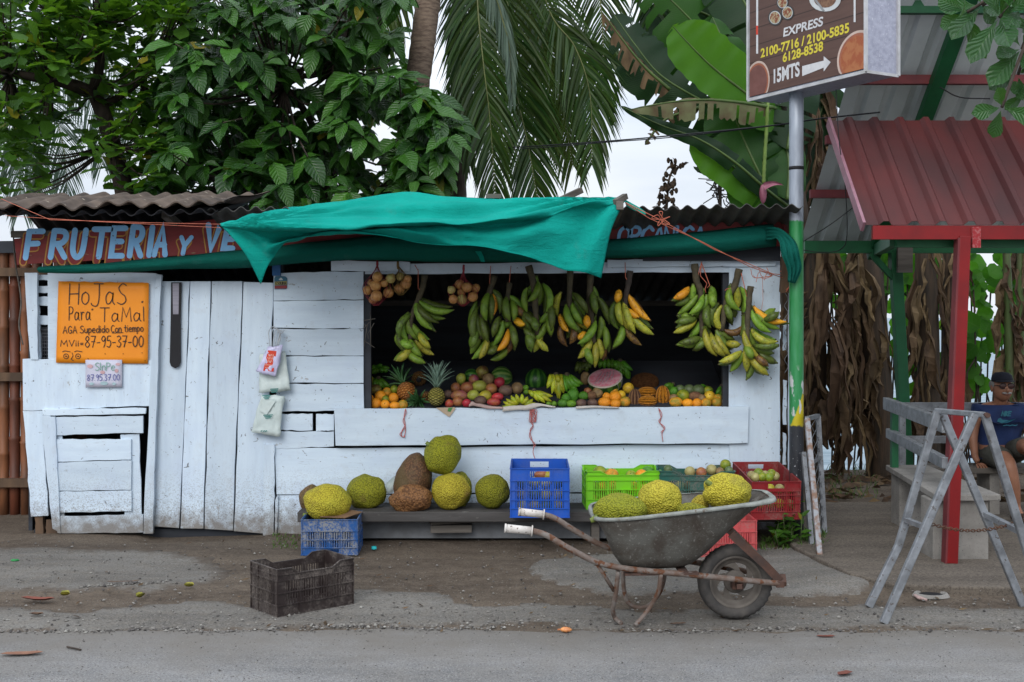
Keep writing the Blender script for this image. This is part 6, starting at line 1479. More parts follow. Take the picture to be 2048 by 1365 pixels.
# ---------------------------------------------------------------- sign on a pole, leaning gate
def build_sign():
    pl = thing('sign_pole', (2.09, 8.60, 0), 'steel pole painted green, yellow and black at the stall corner', 'pole')
    m = MB(); m.tube([V((2.09+.012*0,8.60,z)) for z in (-.05,.5,1,1.5,2,2.5,3,3.6)], .052, 20); m.build('shaft', POLE, pl)
    m = MB(); zb = P(0,337,8.6).z; m.tube([V((2.09,8.60,zb-.012)), V((2.09,8.60,zb+.012))], .0545, 20); m.build('band', BLACK, pl)
    b = thing('sign_box', (2.21, 8.45, 3.32), 'brown restaurant sign box with yellow phone numbers and an arrow, on the pole', 'sign')
    C0 = V((2.38, 7.86, 3.32)); A0 = V((1.80, 8.90, 3.32))
    ex = (C0-A0); Wd = ex.length; ex.normalize(); en = V((ex.y, -ex.x, 0))            # en points to the viewer
    if en.y > 0: en = -en
    back = -en; Dp = .295; Hh = 1.25
    def at(u, v, d=0): return A0 + ex*u + V((0,0,v)) - back*d*1.0 + V((0,0,0))
    m = MB(); q = [at(0,0), at(Wd,0), at(Wd,Hh), at(0,Hh)]
    m.add(q + [p + back*Dp for p in q], [(0,1,2,3),(5,4,7,6),(1,5,6,2),(4,0,3,7),(3,2,6,7),(4,5,1,0)])
    body = m.build('box', M('sign_box_metal', (0.40,0.41,0.50), (0.30,0.31,0.39), 30, .5, .3, speck=(.6,.6,.66), sscale=120, sth=.62), b)
    m = MB(); f = .016
    for a, c in (((0,0),(Wd,0)),((0,Hh),(Wd,Hh))): m.bar(at(*a)+en*.004, at(*c)+en*.004, .016, .022)
    for u in (0, Wd):
        m.bar(at(u,0)+en*.004, at(u,Hh)+en*.004, .022, .018, up=en); m.bar(at(u,0)+back*Dp, at(u,Hh)+back*Dp, .03, .022, up=en)
    m.bar(at(Wd,0)+en*.002+ex*.004, at(Wd,0)+back*Dp+ex*.004, .012, .02); m.build('frame', M('sign_frame', (0.56,0.56,0.58), (0.42,0.42,0.42), 12, .5, .3), b)
    def face(e0): return lambda u, v, e: at(u, v) + en*(.006+e0+e)
    t = NT('sign_print'); uvn = t.n('TexCoord').outputs['UV']; v = t.n('SeparateXYZ', None, Vector=uvn).outputs[1]
    ln = t.math('ABSOLUTE', t.math('SUBTRACT', t.math('FRACT', t.math('MULTIPLY', v, 9.5)), .5))
    c = t.mix(t.ramp(t.noise(t.coords((.6,.6,6), rnd=False), 6, 4), .35, .65), (0.105,0.058,0.046), (0.085,0.046,0.037)); c = t.mix(t.ramp(ln, .455, .485), c, (0.04,0.022,0.018))
    t.done(t.principled(c, .5, 0, .3))
    m = MB(); mp = face(0); m.add([mp(.02,.02,0), mp(Wd-.012,.02,0), mp(Wd-.012,Hh-.02,0), mp(.02,Hh-.02,0)], [(0,1,2,3)], [(0,0),(1,0),(1,1),(0,1)])
    pr = m.build('printed_face', t.mat, b)
    WHT = M('print_white', (0.60,0.60,0.61), (0.5,0.5,0.52), 20, .5); YEL = M('print_yellow', (0.62,0.53,0.05), (0.55,0.45,0.04), 20, .5)
    def put_text(s, u0, u1, vc0, vc1, h, mat, nm, e0, bold=.0, shear=0.0):
        """s from (u0,vc0) to (u1,vc1); cap height h"""
        cu = bpy.data.curves.new('t', 'FONT'); cu.body = s; cu.size = 1; cu.offset = bold; cu.shear = shear; cu.fill_mode = 'FRONT'
        ob = bpy.data.objects.new('t', cu); COL.objects.link(ob); dg = bpy.context.evaluated_depsgraph_get(); me = bpy.data.meshes.new_from_object(ob.evaluated_get(dg))
        xs = [v_.co.x for v_ in me.vertices]; ys = [v_.co.y for v_ in me.vertices]; x0, x1, y0, y1 = min(xs), max(xs), min(ys), max(ys)
        mm = MB(); mp_ = face(e0); vs = []
        for v_ in me.vertices:
            a = (v_.co.x-x0)/(x1-x0); vs.append(mp_(lerp(u0, u1, a), lerp(vc0, vc1, a) + (v_.co.y-y0)/(y1-y0)*h, 0))
        mm.add(vs, [tuple(p.vertices) for p in me.polygons]); mm.build(nm, mat, pr)
        bpy.data.objects.remove(ob); bpy.data.meshes.remove(me); bpy.data.curves.remove(cu)
    # face coordinates from the photo: intersect the view ray with the face plane
    def uv(px, py):
        d = V(((px-HX)/F, 1, (HY-py)/F)); o_ = V((0,0,CZ)); k = (A0-o_).dot(en)/d.dot(en); p = o_ + d*k - A0
        return p.dot(ex), p.z
    def line(s, x0, y0, x1, y1, hp, mat, nm, bold, shear=0):
        a = uv(x0, y0); c = uv(x1, y1); h = uv(x0, y0-hp)[1]-a[1]; put_text(s, a[0], c[0], a[1], c[1], h, mat, nm, .002, bold, shear)
    line('EXPRESS', 1568, 75, 1648, 52, 18, WHT, 'word', .025, .1)
    line('2100-7716 / 2100-5835', 1523, 117, 1700, 66, 19, YEL, 'phone_number', .03); line('6128-8538', 1567, 126, 1648, 102, 19, YEL, 'phone_number', .03)
    line('15MTS', 1549, 168, 1601, 153, 29, WHT, 'distance', .035)
    def poly(pts, e0, mat, nm, par=None):
        m = MB(); mp = face(e0); m.add([mp(*uv(x, y), 0) for x, y in pts], [tuple(range(len(pts)))]); return m.build(nm, mat, par or pr)
    poly([(1606,153),(1606,133),(1649,122),(1649,113),(1663,125),(1649,144),(1649,136)], .002, WHT, 'arrow')
    def bowl(cx, cy, rx, ry, cmin, soup, lab):
        lo = uv(cx, cy); rr_ = (abs(uv(cx+rx, cy)[0]-lo[0]), abs(uv(cx, cy+ry)[1]-lo[1]))
        for k, (s_, mat) in enumerate(((1, M(lab+'_rim', (0.55,0.42,0.36), rough=.5)), (.90, M(lab+'_edge', (0.33,0.11,0.06), rough=.5)), (.80, soup))):
            m = MB(); mp = face(.002+.0012*k); pts = []
            for i in range(40):
                a = 2*math.pi*i/40; u = lo[0]+rr_[0]*s_*math.cos(a); v_ = lo[1]+rr_[1]*s_*math.sin(a)
                pts.append((min(max(u, .022), Wd-.014), max(v_, .022)))
            m.add([mp(u, v_, 0) for u, v_ in pts], [tuple(range(40))]); m.build(lab, mat, pr)
    bowl(1516,166,25,43,0, M('soup_brown', (0.13,0.05,0.04), (0.17,0.07,0.06), 12, .5), 'soup_bowl'); bowl(1716,114,42,52,0, M('soup_orange', (0.36,0.13,0.05), (0.30,0.08,0.03), 14, .5, lo=.45, hi=.55), 'stew_bowl')
    for x, y0, y1 in ((1516,-60,108),(1711,-60,45)):
        poly([(x-2,y1),(x-2,y0),(x+2,y0),(x+2,y1)], .002, WHT, 'rule')
    poly([(1514,52),(1514,70),(1518,70),(1518,52)], .0035, BAGRED, 'rule_mark')
    DISH = M('dish_dark', (0.05,0.05,0.05)); DISH2 = M('dish_food', (0.36,0.30,0.18), (0.20,0.06,0.03), 45, lo=.45, hi=.55); PLT = M('plate_white', (0.55,0.57,0.58))
    for cx, cy, a in ((1552,36,14),(1577,26,13),(1567,6,12)):
        for k, (s_, mt) in enumerate(((1,DISH),(.82,PLT),(.72,DISH2))): poly([(cx+a*s_*math.cos(i*.314), cy+a*1.15*s_*math.sin(i*.314)) for i in range(20)][::-1], .003+.001*k, mt, 'dish')
    for k, (s_, mt) in enumerate(((1,PLT),(.7,M('dish_meat', (0.10,0.045,0.03), (0.22,0.12,0.07), 40)))): poly([(1652+32*s_*math.cos(i*.314), -2+26*s_*math.sin(i*.314)) for i in range(20)][::-1], .003+.001*k, mt, 'plate')
    poly([(1627,-4),(1632,-5),(1652,22),(1648,24)], .0055, M('cutlery', (0.3,0.3,0.3), metallic=.6, rough=.3), 'knife')
    g_ = thing('leaning_gate', (2.1, 8.2, 0), 'narrow galvanised wire gate leaning against the pole, seen edge on', 'gate')
    a, b_ = P(1614,838,8.38), GP(1640,1122,.02); a2, b2 = P(1636,832,8.85), P(1650,1085,8.75); 
    m = MB(); m.bar(a, b_, .035, .03, up=(0,1,0)); m.build('frame', M('gate_rusty_edge', (0.27,0.28,0.30), (0.19,0.115,0.08), 22, .6, .3, lo=.45, hi=.6), g_)
    m = MB(); m.bar(a2, b2, .035, .03, up=(0,1,0)); m.bar(a, a2, .03, .03); m.bar(b_+V((0,.02,.04)), b2, .03, .03); m.bar(a.lerp(b_,.33), a2.lerp(b2,.33), .02, .02); m.bar(P(1607,905,8.5), GP(1624,1100,.02), .03, .04, up=(0,1,0)); m.build('frame', GALV, g_)
    m = MB()
    for i in range(11):
        for sgn in (0, 1):
            t0, t1 = i/11, min(1, (i+2.2)/11) if sgn else max(0, (i-1.2)/11)
            m.tube([a.lerp(b_, t0), a2.lerp(b2, t1)], .0028, 4)
    m.build('wire_mesh', GALV, g_)
build_sign()
# ---------------------------------------------------------------- shelter
def build_shelter():
    s = thing('bus_shelter', (2.9, 8.5, .06), 'open roadside shelter with red post, green beams and a red metal awning roof', 'shelter')
    zs = .062; xR = 5.8
    def trap(mb, A, B, C, pitch, hgt_, th=.002, flatw=.5):
        """box-ribbed roofing sheet"""
        A, B, C = V(A), V(B), V(C); e = B-A; d = C-A; L_ = e.length; e.normalize(); up = e.cross(d).normalized()
        if up.z < 0: up = -up
        xs = []; n = int(L_/pitch)
        for i in range(n):
            b0 = i*pitch
            for f, h in ((0,0),(.55,0),(.68,1),(.87,1)): xs.append((b0+f*pitch, h))
        xs.append((n*pitch, 0))
        top = [[A + e*x + d*t + up*(h*hgt_) for x, h in xs] for t in (0, .5, 1)]; bot = [[p - up*th for p in r] for r in top]
        mb.sm = False
        for g_ in (top, bot[::-1], [top[0], bot[0]], [bot[-1], top[-1]]):
            nn = len(g_[0]); mb.add([p for r in g_ for p in r], [(i*nn+k, i*nn+k+1, (i+1)*nn+k+1, (i+1)*nn+k) for i in range(len(g_)-1) for k in range(nn-1)])
    m = MB(); trap(m, (2.30,7.66,2.275), (xR,7.66,2.275), (2.30,8.50,3.10), .185, .032); m.build('awning_roof', ROOFRED, s)
    m = MB(); m.bar((2.298,7.655,2.262),(2.298,8.50,3.09), .02, .075); m.build('awning_edge', M('awning_edge', (0.30,0.16,0.20), (0.24,0.11,0.14), 8, .4, .2), s)
    m = MB()
    for k in range(10):
        for t in (.1, .55): m.ball(V((2.42+k*.37, 7.66+.84*t, 2.275+.825*t+.010)), .010, 6, 4)
    m.build('roof_screws', GALV, s)
    m = MB(); trap(m, (2.62,8.15,4.28), (xR,8.15,4.28), (2.62,10.75,2.26), .20, .034); m.build('main_roof', ROOFUNDER, s)
    sl_ = (4.28-2.26)/2.6
    m = MB()
    for y in (9.05, 9.55, 10.05): m.bar((2.56,y,4.28-(y-8.15)*sl_-.075), (xR,y,4.28-(y-8.15)*sl_-.075), .06, .07)
    m.build('purlin', REDEDGE, s)
    m = MB()
    for x in (3.27, 5.2): m.bar((x,8.05,4.28-.16+.08),(x,10.6,4.28-2.45*sl_-.16), .11, .07)
    m.bar((2.6,8.6,3.95),(xR,8.6,3.95), .06, .10); m.build('rafter', GREENP, s)
    m = MB(); m.bar((2.36,7.665,2.225),(xR,7.665,2.225), .035, .09); m.build('fascia', REDP, s)
    m = MB(); m.bar((2.62,10.5,2.30),(xR,10.5,2.30), .07, .11); m.bar((2.55,7.78,2.18),(xR,7.78,2.18), .06, .09); m.bar((2.55,7.80,2.19),(3.25,10.4,2.27), .06, .09); m.build('beam', GREENP, s)
    m = MB(); m.bar((2.875,7.67,zs),(2.96,7.67,2.20), .072, .075, up=(0,1,0)); m.build('front_post', REDP, s, bevel=.004)
    m = MB(); m.bar((2.834,7.672,zs),(2.919,7.672,2.19), .014, .075, up=(0,1,0)); m.build('post_flange', REDEDGE, s)
    m = MB(); m.bar((3.54,10.45,zs),(3.42,10.45,2.25), .095, .095, up=(0,1,0)); m.bar((3.42,10.44,2.0),(3.20,10.44,2.24), .05, .05); m.build('rear_post', GREENP, s, bevel=.004)
    m = MB(); m.bar((3.0,7.72,2.0),(2.93,7.72,2.19), .02, .07, up=(0,1,0)); m.build('brace', M('pale_green_paint', (0.10,0.24,0.19), rough=.6), s)
    m = MB(); p = P(1952,470,7.64); m.box((p.x-.026,7.63,p.z-.085),(p.x+.028,7.66,p.z+.05)); m.build('hanging_plate', M('red_reflector', (0.28,0.016,0.02), (0.34,0.09,0.09), 60, .4, lo=.45, hi=.55), s)
    m = MB(); a = P(1806,482,10.3); m.box((a.x-.05,10.28,a.z-.28),(a.x+.08,10.32,a.z+.02)); m.build('meter_box', GREYWOOD, s)
    # concrete side bench
    b = thing('concrete_bench', (3.0, 8.4, zs), 'pale concrete slab bench with metal back rails beside the red post', 'bench')
    m = MB(); m.prism([(2.80,7.72,.455),(3.235,7.74,.455),(3.30,9.30,.455),(2.97,9.30,.455)], (0,0,.042)); m.build('seat_slab', CONC, b, bevel=.006)
    m = MB(); m.box((2.80,7.78,zs-.01),(3.17,8.02,.452)); m.build('pedestal', CONC, b, bevel=.008); m = MB(); m.box((2.98,9.0,zs-.01),(3.28,9.2,.452)); m.build('pedestal', CONC, b, bevel=.008)
    m = MB(); m.bar((2.955,9.25,.99),(2.815,7.60,.965), .045, .095); m.build('back_rail', GALV, b, bevel=.004)
    m = MB(); m.bar((2.98,9.25,.755),(2.84,7.66,.715), .05, .075); m.build('back_rail', GALV, b, bevel=.004)
    m = MB(); m.bar((2.99,9.15,.45),(2.99,9.15,1.0), .05, .05, up=(0,1,0)); m.build('rail_post', GREENP, b)
    r = thing('rear_bench', (3.8, 9.75, zs), 'wooden plank bench with steel back rails at the rear of the shelter', 'bench')
    m = MB(); m.box((3.42,9.50,.40),(5.4,9.86,.445)); m.build('seat_plank', GREYWOOD, r, bevel=.004)
    m = MB(); m.box((3.9,9.55,zs),(3.98,9.82,.40)); m.build('support', CONC, r); m = MB(); m.box((4.9,9.55,zs),(4.98,9.82,.40)); m.build('support', CONC, r)
    m = MB(); m.bar((3.32,10.05,.90),(5.4,10.05,.90), .045, .075); m.build('back_rail', GALV, r); m = MB(); m.bar((3.32,10.05,.62),(5.4,10.05,.62), .045, .06); m.build('back_rail', GALV, r)
    m = MB(); m.bar((3.36,10.08,zs),(3.36,10.08,.93), .05, .05, up=(0,1,0)); m.build('rail_post', GALV, r); m = MB(); m.bar((4.6,10.08,zs),(4.6,10.08,.93), .05, .05, up=(0,1,0)); m.build('rail_post', GALV, r)
build_shelter()
# ---------------------------------------------------------------- cables
m = MB(); m.tube(smooth([P(700,306,13.6), P(885,302,12.7), P(1050,294,11.4), P(1210,283,10.4), P(1340,272,9.7), P(1540,252,9.0), P(1640,238,8.8), P(1760,225,8.7)], 6), .006, 6); m.tube(smooth([P(885,304,12.7), P(1060,297,11.4), P(1215,285,10.4), P(1345,275,9.7), P(1540,253,9.0)], 6), .0045, 5)
tag(m.build('power_cable', BLACK), 'dark twisted power cable strung across behind the stall roof to the pole', 'cable')
m = MB(); m.tube(smooth([P(1672,180,8.2), P(1678,280,8.15), P(1690,370,8.2), P(1694,470,8.4), P(1680,500,8.6), P(1640,505,8.6), P(1604,500,8.6)], 6), .0035, 5); tag(m.build('loose_wire', BLACK), 'thin black wire drooping from the sign box to the pole', 'wire'); m = MB(); m.tube(smooth([P(1604,485,8.6), P(1660,450,8.4), P(1720,405,8.2)], 5), .0035, 5); tag(m.build('loose_wire', BLACK), 'straight thin wire from the pole up to the red awning', 'wire'); m = MB(); m.tube(smooth([P(1880,175,8.9), P(1920,195,8.9), P(1980,198,8.9)], 5), .005, 5)
tag(m.build('loose_wire', BLACK), 'short black cable sagging under the grey shelter roof', 'wire')
# ---------------------------------------------------------------- seated man
SKIN = M('skin', (0.27,0.125,0.075), (0.21,0.095,0.056), 12, .55); SHIRT = M('navy_shirt', (0.010,0.026,0.092), (0.008,0.018,0.065), 6, .85, bump=.5, bscale=7, bdist=.03); SHORTS = M('olive_shorts', (0.055,0.055,0.045), (0.038,0.038,0.032), 7, .9, bump=.5, bscale=8, bdist=.03)
def skin_mesh(name, mat, verts, edges, radii, root, parent=None, org=V((0,0,0)), sub=2):
    me = bpy.data.meshes.new(name); me.from_pydata([V(v) - org for v in verts], edges, [])
    o = bpy.data.objects.new(name, me); COL.objects.link(o)
    md = o.modifiers.new('s', 'SKIN'); md.use_smooth_shade = True
    o.modifiers.new('d', 'SUBSURF').levels = sub; o.modifiers['d'].render_levels = sub
    for i, r in enumerate(radii):
        sv = me.skin_vertices[0].data[i]; sv.radius = r if hasattr(r, '__len__') else (r, r); sv.use_root = (i == root)
    dg = bpy.context.evaluated_depsgraph_get(); dg.update(); nm = bpy.data.meshes.new_from_object(o.evaluated_get(dg)); bpy.data.objects.remove(o)
    nm.materials.clear(); nm.materials.append(mat)
    for p in nm.polygons: p.use_smooth = True
    q = bpy.data.objects.new(name, nm); COL.objects.link(q)
    if parent: q.parent = parent
    return q
def build_man():
    Ym = 9.66; H0 = P(2003,774,Ym)                                  # head centre
    hips = V((H0.x-.01, 9.74, .545))
    root = thing('person', (hips.x, hips.y, .445), 'seated man in navy t-shirt, grey shorts, dark cap and glasses, legs crossed', 'person')
    og = V((hips.x, hips.y, .445))
    hx = H0.x
    sh = P(0,822,Ym).z
    v = [hips, hips+V((0,-.01,.12)), (hx,9.71,.80), (hx,9.70,.955), (hx,9.69,sh+.035), (hx,9.675,H0.z-.09), (hx,9.66,H0.z-.02), (hx,9.655,H0.z+.055), (hx,9.665,H0.z+.085),
         (hx-.155,9.70,sh-.015), (hx-.205,9.71,.80), (hx-.235,9.67,.66), (hx-.225,9.64,.515), (hx-.215,9.60,.475),
         (hx+.155,9.70,sh-.015), (hx+.215,9.70,.80), (hx+.22,9.56,.66), (hx+.16,9.42,.70), (hx+.12,9.38,.705),
         hips+V((-.085,-.04,-.01)), (hx-.105,9.42,.545), (hx-.115,9.24,.51), (hx-.075,9.25,.32), (hx-.04,9.29,.15), (hx-.05,9.18,.11),
         hips+V((.09,-.04,-.01)), (hx+.07,9.42,.62), (hx+.02,9.20,.665), (hx+.05,9.12,.55), (hx+.20,9.06,.40), (hx+.27,9.02,.33)]
    e = [(0,1),(1,2),(2,3),(3,4),(4,5),(5,6),(6,7),(7,8),(3,9),(9,10),(10,11),(11,12),(12,13),(3,14),(14,15),(15,16),(16,17),(17,18),(0,19),(19,20),(20,21),(21,22),(22,23),(23,24),(0,25),(25,26),(26,27),(27,28),(28,29),(29,30)]
    r = [(.150,.115),(.160,.125),(.160,.115),(.150,.095),(.062,.06),(.055,.06),(.076,.088),(.080,.092),(.062,.072),
         (.072,.065),(.050,.050),(.040,.040),(.028,.030),(.035,.018), (.072,.065),(.050,.050),(.040,.040),(.028,.030),(.033,.018),
         (.095,.09),(.080,.078),(.060,.060),(.055,.058),(.036,.036),(.040,.026), (.095,.09),(.080,.078),(.062,.062),(.055,.058),(.040,.040),(.036,.026)]
    v = [V(p) for p in v]
    skin_mesh('body', SKIN, v, e, r, 0, root, og)
    # clothing shells over the same skeleton
    k = 1.16
    UP = V((0,0,.010)); tv = [hips+V((0,-.02,.02)), v[1], v[2], v[3], V((hx,9.695,sh+.028)), v[9]+UP, v[9].lerp(v[10], .62), v[14]+UP, v[14].lerp(v[15], .62)]
    skin_mesh('t_shirt', SHIRT, tv, [(0,1),(1,2),(2,3),(3,4),(3,5),(5,6),(3,7),(7,8)], [(.178,.140),(.185,.150),(.180,.135),(.172,.118),(.085,.085),(.104,.096),(.080,.078),(.104,.096),(.080,.078)], 1, root, og)
    sv = [hips, hips+V((0,-.01,.05)), v[19], v[19].lerp(v[20], .55), v[20].lerp(v[21], .45), v[25], v[25].lerp(v[26], .6), v[26].lerp(v[27], .5)]
    skin_mesh('shorts', SHORTS, sv, [(0,1),(0,2),(2,3),(3,4),(0,5),(5,6),(6,7)], [(.168,.130),(.165,.13),(.118,.108),(.110,.102),(.098,.094),(.118,.108),(.108,.100),(.092,.09)], 0, root, og)
    for s_, (b, sc) in ((0, (V((hx-.215,9.595,.470)), -1)), (1, (V((hx+.115,9.37,.705)), 1))):
        hv = [b]; he = []; hr = [(.022,.014)]
        for f in range(4):
            a = b + V((-.030+.020*f, -.035, -.006)); c_ = a + V((-.004+.003*f, -.035-(.006 if f in (1,2) else 0), -.012)); d_ = c_ + V((0,-.018,-.014)); i = len(hv)
            hv += [a, c_, d_]; he += [(0,i),(i,i+1),(i+1,i+2)]; hr += [(.0095,.0095),(.0085,.0085),(.007,.007)]
        i = len(hv); hv += [b+V((.034*(-sc),-.012,-.004)), b+V((.048*(-sc),-.036,-.010))]; he += [(0,i),(i,i+1)]; hr += [(.010,.010),(.008,.008)]
        skin_mesh('hand', SKIN, hv, he, hr, 0, root, og, 1)
    HC = V((hx, 9.655, H0.z))
    m = MB(); m.ball(HC+V((0,-.015,-.012)), (.076,.092,.108), 20, 16, lambda d, q: q + V((0,-.020*math.exp(-((d.x)**2)*30-((d.z+.12)**2)*22) if d.y < 0 else 0, 0)) - V((0, .0, .0)))
    for s_ in (-1, 1): m.ball(HC+V((s_*.078,.01,-.012)), (.012,.022,.032), 8, 6)
    m.ball(HC+V((0,-.112,-.022)), (.015,.018,.020), 8, 6); m.ball(HC+V((0,-.100,-.003)), (.010,.012,.025), 8, 6)
    m.build('face', SKIN, root)
    m = MB(); m.ball(HC+V((-.018,-.104,-.045)), (.024,.010,.009), 8, 5); m.ball(HC+V((.018,-.104,-.045)), (.024,.010,.009), 8, 5); m.build('moustache', M('grey_hair', (0.30,0.28,0.27), (0.2,0.19,0.18), 60, .8), root)
    m = MB(); m.ball(HC+V((0,-.098,-.060)), (.024,.008,.005), 8, 5); m.build('mouth', M('lips', (0.16,0.06,0.045)), root)
    HG = M('grey_hair_side', (0.22,0.21,0.20), rough=.9)
    for s_ in (-1, 1): m = MB(); m.ball(HC+V((s_*.072,.025,.018)), (.014,.055,.035), 8, 6); m.build('hair', HG, root)
    m = MB()
    for s_ in (-1, 1):
        c = HC+V((s_*.033,-.108,.012)); m.tube([c + V((.028*math.cos(a*.4), .004*abs(math.cos(a*.4)), .022*math.sin(a*.4))) for a in range(17)], .0028, 5); m.bar(HC+V((s_*.060,-.10,.016)), HC+V((s_*.078,.01,.010)), .004, .005)
    m.build('glasses_frame', BLACK, root)
    m = MB()
    for s_ in (-1, 1): m.ball(HC+V((s_*.033,-.106,.012)), (.026,.003,.020), 12, 6)
    m.build('lenses', M('tinted_lens', (0.055,0.022,0.018), rough=.15), root)
    m = MB(); m.lathe([(.082,0.),(.083,.02),(.076,.050),(.05,.072),(.0,.078)], 20, Matrix.Translation(HC+V((0,-.004,.046))) @ Matrix.Scale(1.12, 4, (0,1,0)))
    rows = [[HC + V((.078*math.cos(a), -.055-.045*t*math.sin(a)*1.4-.03*math.sin(a), .052-.012*t+.010*math.sin(a))) for a in [math.pi*i/10 for i in range(11)]] for t in (0, .5, 1)]
    m.grid(rows); o = m.build('cap', M('dark_cap', (0.010,0.012,0.022), rough=.9), root); s_ = o.modifiers.new('t', 'SOLIDIFY'); s_.thickness = .003
    # print on the shirt: short word block, swoosh and a line of script
    TL = M('shirt_print', (0.012,0.075,0.155), (0.02,0.13,0.16), 9, .7); yf = 9.70-.165
    def fm(u, v_, e): 
        z = v_; return V((hx+u, yf - .012 + abs(u)*.22 + (.86-z)*.03 - e, z))
    m = MB(); write(m, 'NIKE', -.052, .868, .034, .011, fm, slant=.25, gap=.12, sx=1.05)
    sw = [(-.085,.820),(-.05,.806),(-.005,.812),(.07,.842),(.005,.832),(-.045,.836),(-.060,.850),(-.078,.842)]
    m.add([fm(a, b, .001) for a, b in sw], [tuple(range(len(sw)))]); ribbon(m, [(-.07+.0165*i, .790+.004*math.sin(i*2.2)) for i in range(10)], .007, fm, .001)
    m.build('shirt_print', TL, root)
    for p_, q_ in (((hx-.05,9.20,.105), .03), ((hx+.285,9.0,.32), .0)):
        m = MB(); c = V(p_); m.bar(c+V((-.01,.06,-.018)), c+V((.02,-.10,-.014)), .085, .024, bev=.006); m.bar(c+V((-.04,-.03,.018)), c+V((.05,-.03,.02)), .03, .012); m.build('sandal', M('leather_sandal', (0.05,0.03,0.02), rough=.7), root)
build_man()
# ---------------------------------------------------------------- vegetation
def leaf_template(width=.55, fold=.16, droop=.22, nv=7, shape='ovate', wave=.03):
    vs, us, fs = [], [], []
    for i in range(nv):
        v = i/(nv-1)
        if shape == 'ovate': w_ = width*.5*(math.sin(math.pi*min(1, v**.75*1.0))**.85)*(1-.12*v)
        elif shape == 'obovate': w_ = width*.5*math.sin(math.pi*min(1, v**1.7*.88+.02))**.8
        else: w_ = width*.5*math.sqrt(max(0, 1-(2*v-1)**2))
        if i in (0, nv-1): w_ = .004
        z = -droop*v*v
        for u, zf in ((-1, fold), (-.5, fold*.38), (0, 0), (.5, fold*.38), (1, fold)):
            vs.append((u*w_, v, z + zf*w_*2 + wave*math.sin(v*19+u*2)*abs(u)*(w_ > .02))); us.append((u*.5+.5, v))
    for i in range(nv-1):
        for k in range(4): fs.append((i*5+k, i*5+k+1, (i+1)*5+k+1, (i+1)*5+k))
    return np.array(vs), fs, us
def leaf_cloud(name, tmpl, mats4, mat, parent=None, thick=False):
    tv, tf, tu = tmpl; m = len(mats4); n = len(tv)
    A = np.array([[list(r) for r in q] for q in mats4])
    vv = np.einsum('mij,nj->mni', A[:, :3, :3], tv) + A[:, None, :3, 3]
    off = np.array(ORG.get(parent.name, V((0,0,0)))) if parent else np.zeros(3)
    vv = (vv - off).reshape(-1, 3)
    f0 = np.array(tf); ff = (f0[None] + (np.arange(m)*n)[:, None, None]).reshape(-1, 4)
    me = bpy.data.meshes.new(name)
    me.vertices.add(len(vv)); me.vertices.foreach_set('co', vv.ravel())
    me.loops.add(ff.size); me.loops.foreach_set('vertex_index', ff.ravel().astype(np.int32))
    me.polygons.add(len(ff)); me.polygons.foreach_set('loop_start', np.arange(0, ff.size, 4, dtype=np.int32))
    me.polygons.foreach_set('use_smooth', np.ones(len(ff), dtype=bool))
    uvl = me.uv_layers.new(name='UVMap'); one = np.array([tu[i] for f in tf for i in f]); uvl.data.foreach_set('uv', np.tile(one, (m, 1)).ravel())
    me.materials.append(mat); me.update(calc_edges=True); me.validate()
    o = bpy.data.objects.new(name, me); COL.objects.link(o)
    if parent: o.parent = parent; ORG[o.name] = V(off)
    return o
def frame(pos, along, nrm, s):
    y = V(along).normalized(); x = y.cross(V(nrm)); 
    if x.length < 1e-4: x = y.orthogonal()
    x.normalize(); z = x.cross(y)
    return Matrix(((x.x*s, y.x*s, z.x*s, pos.x), (x.y*s, y.y*s, z.y*s, pos.y), (x.z*s, y.z*s, z.z*s, pos.z), (0,0,0,1)))
def inside(x, y, poly):
    c = False; n = len(poly)
    for i in range(n):
        (x0, y0), (x1, y1) = poly[i], poly[i-1]
        if (y0 > y) != (y1 > y) and x < (x1-x0)*(y-y0)/(y1-y0)+x0: c = not c
    return c
def rosette(out, p, axis, n, ln, rnd, e0, e1, jit=.25):
    axis = V(axis).normalized(); u = axis.orthogonal().normalized(); w_ = axis.cross(u); a0 = rnd.uniform(0, 6.28)
    for i in range(n):
        a = a0 + i*2*math.pi/n*(1+rnd.uniform(-.12,.12)) + (i // 2)*.5; e = R(rnd.uniform(e0, e1))
        d = (u*math.cos(a) + w_*math.sin(a))*math.cos(e) + axis*math.sin(e)
        d += V((rnd.uniform(-jit,jit), rnd.uniform(-jit,jit), rnd.uniform(-jit,jit)-.1)); d.normalize()
        s = ln*rnd.uniform(.5, 1.18)*(1 if rnd.random() > .08 else .55)
        nr = axis*.8 + V((rnd.uniform(-.3,.3), -.35+rnd.uniform(-.3,.3), .35)) 
        out.append(frame(p + d*.02, d, nr, s))
rv = random.Random(77)
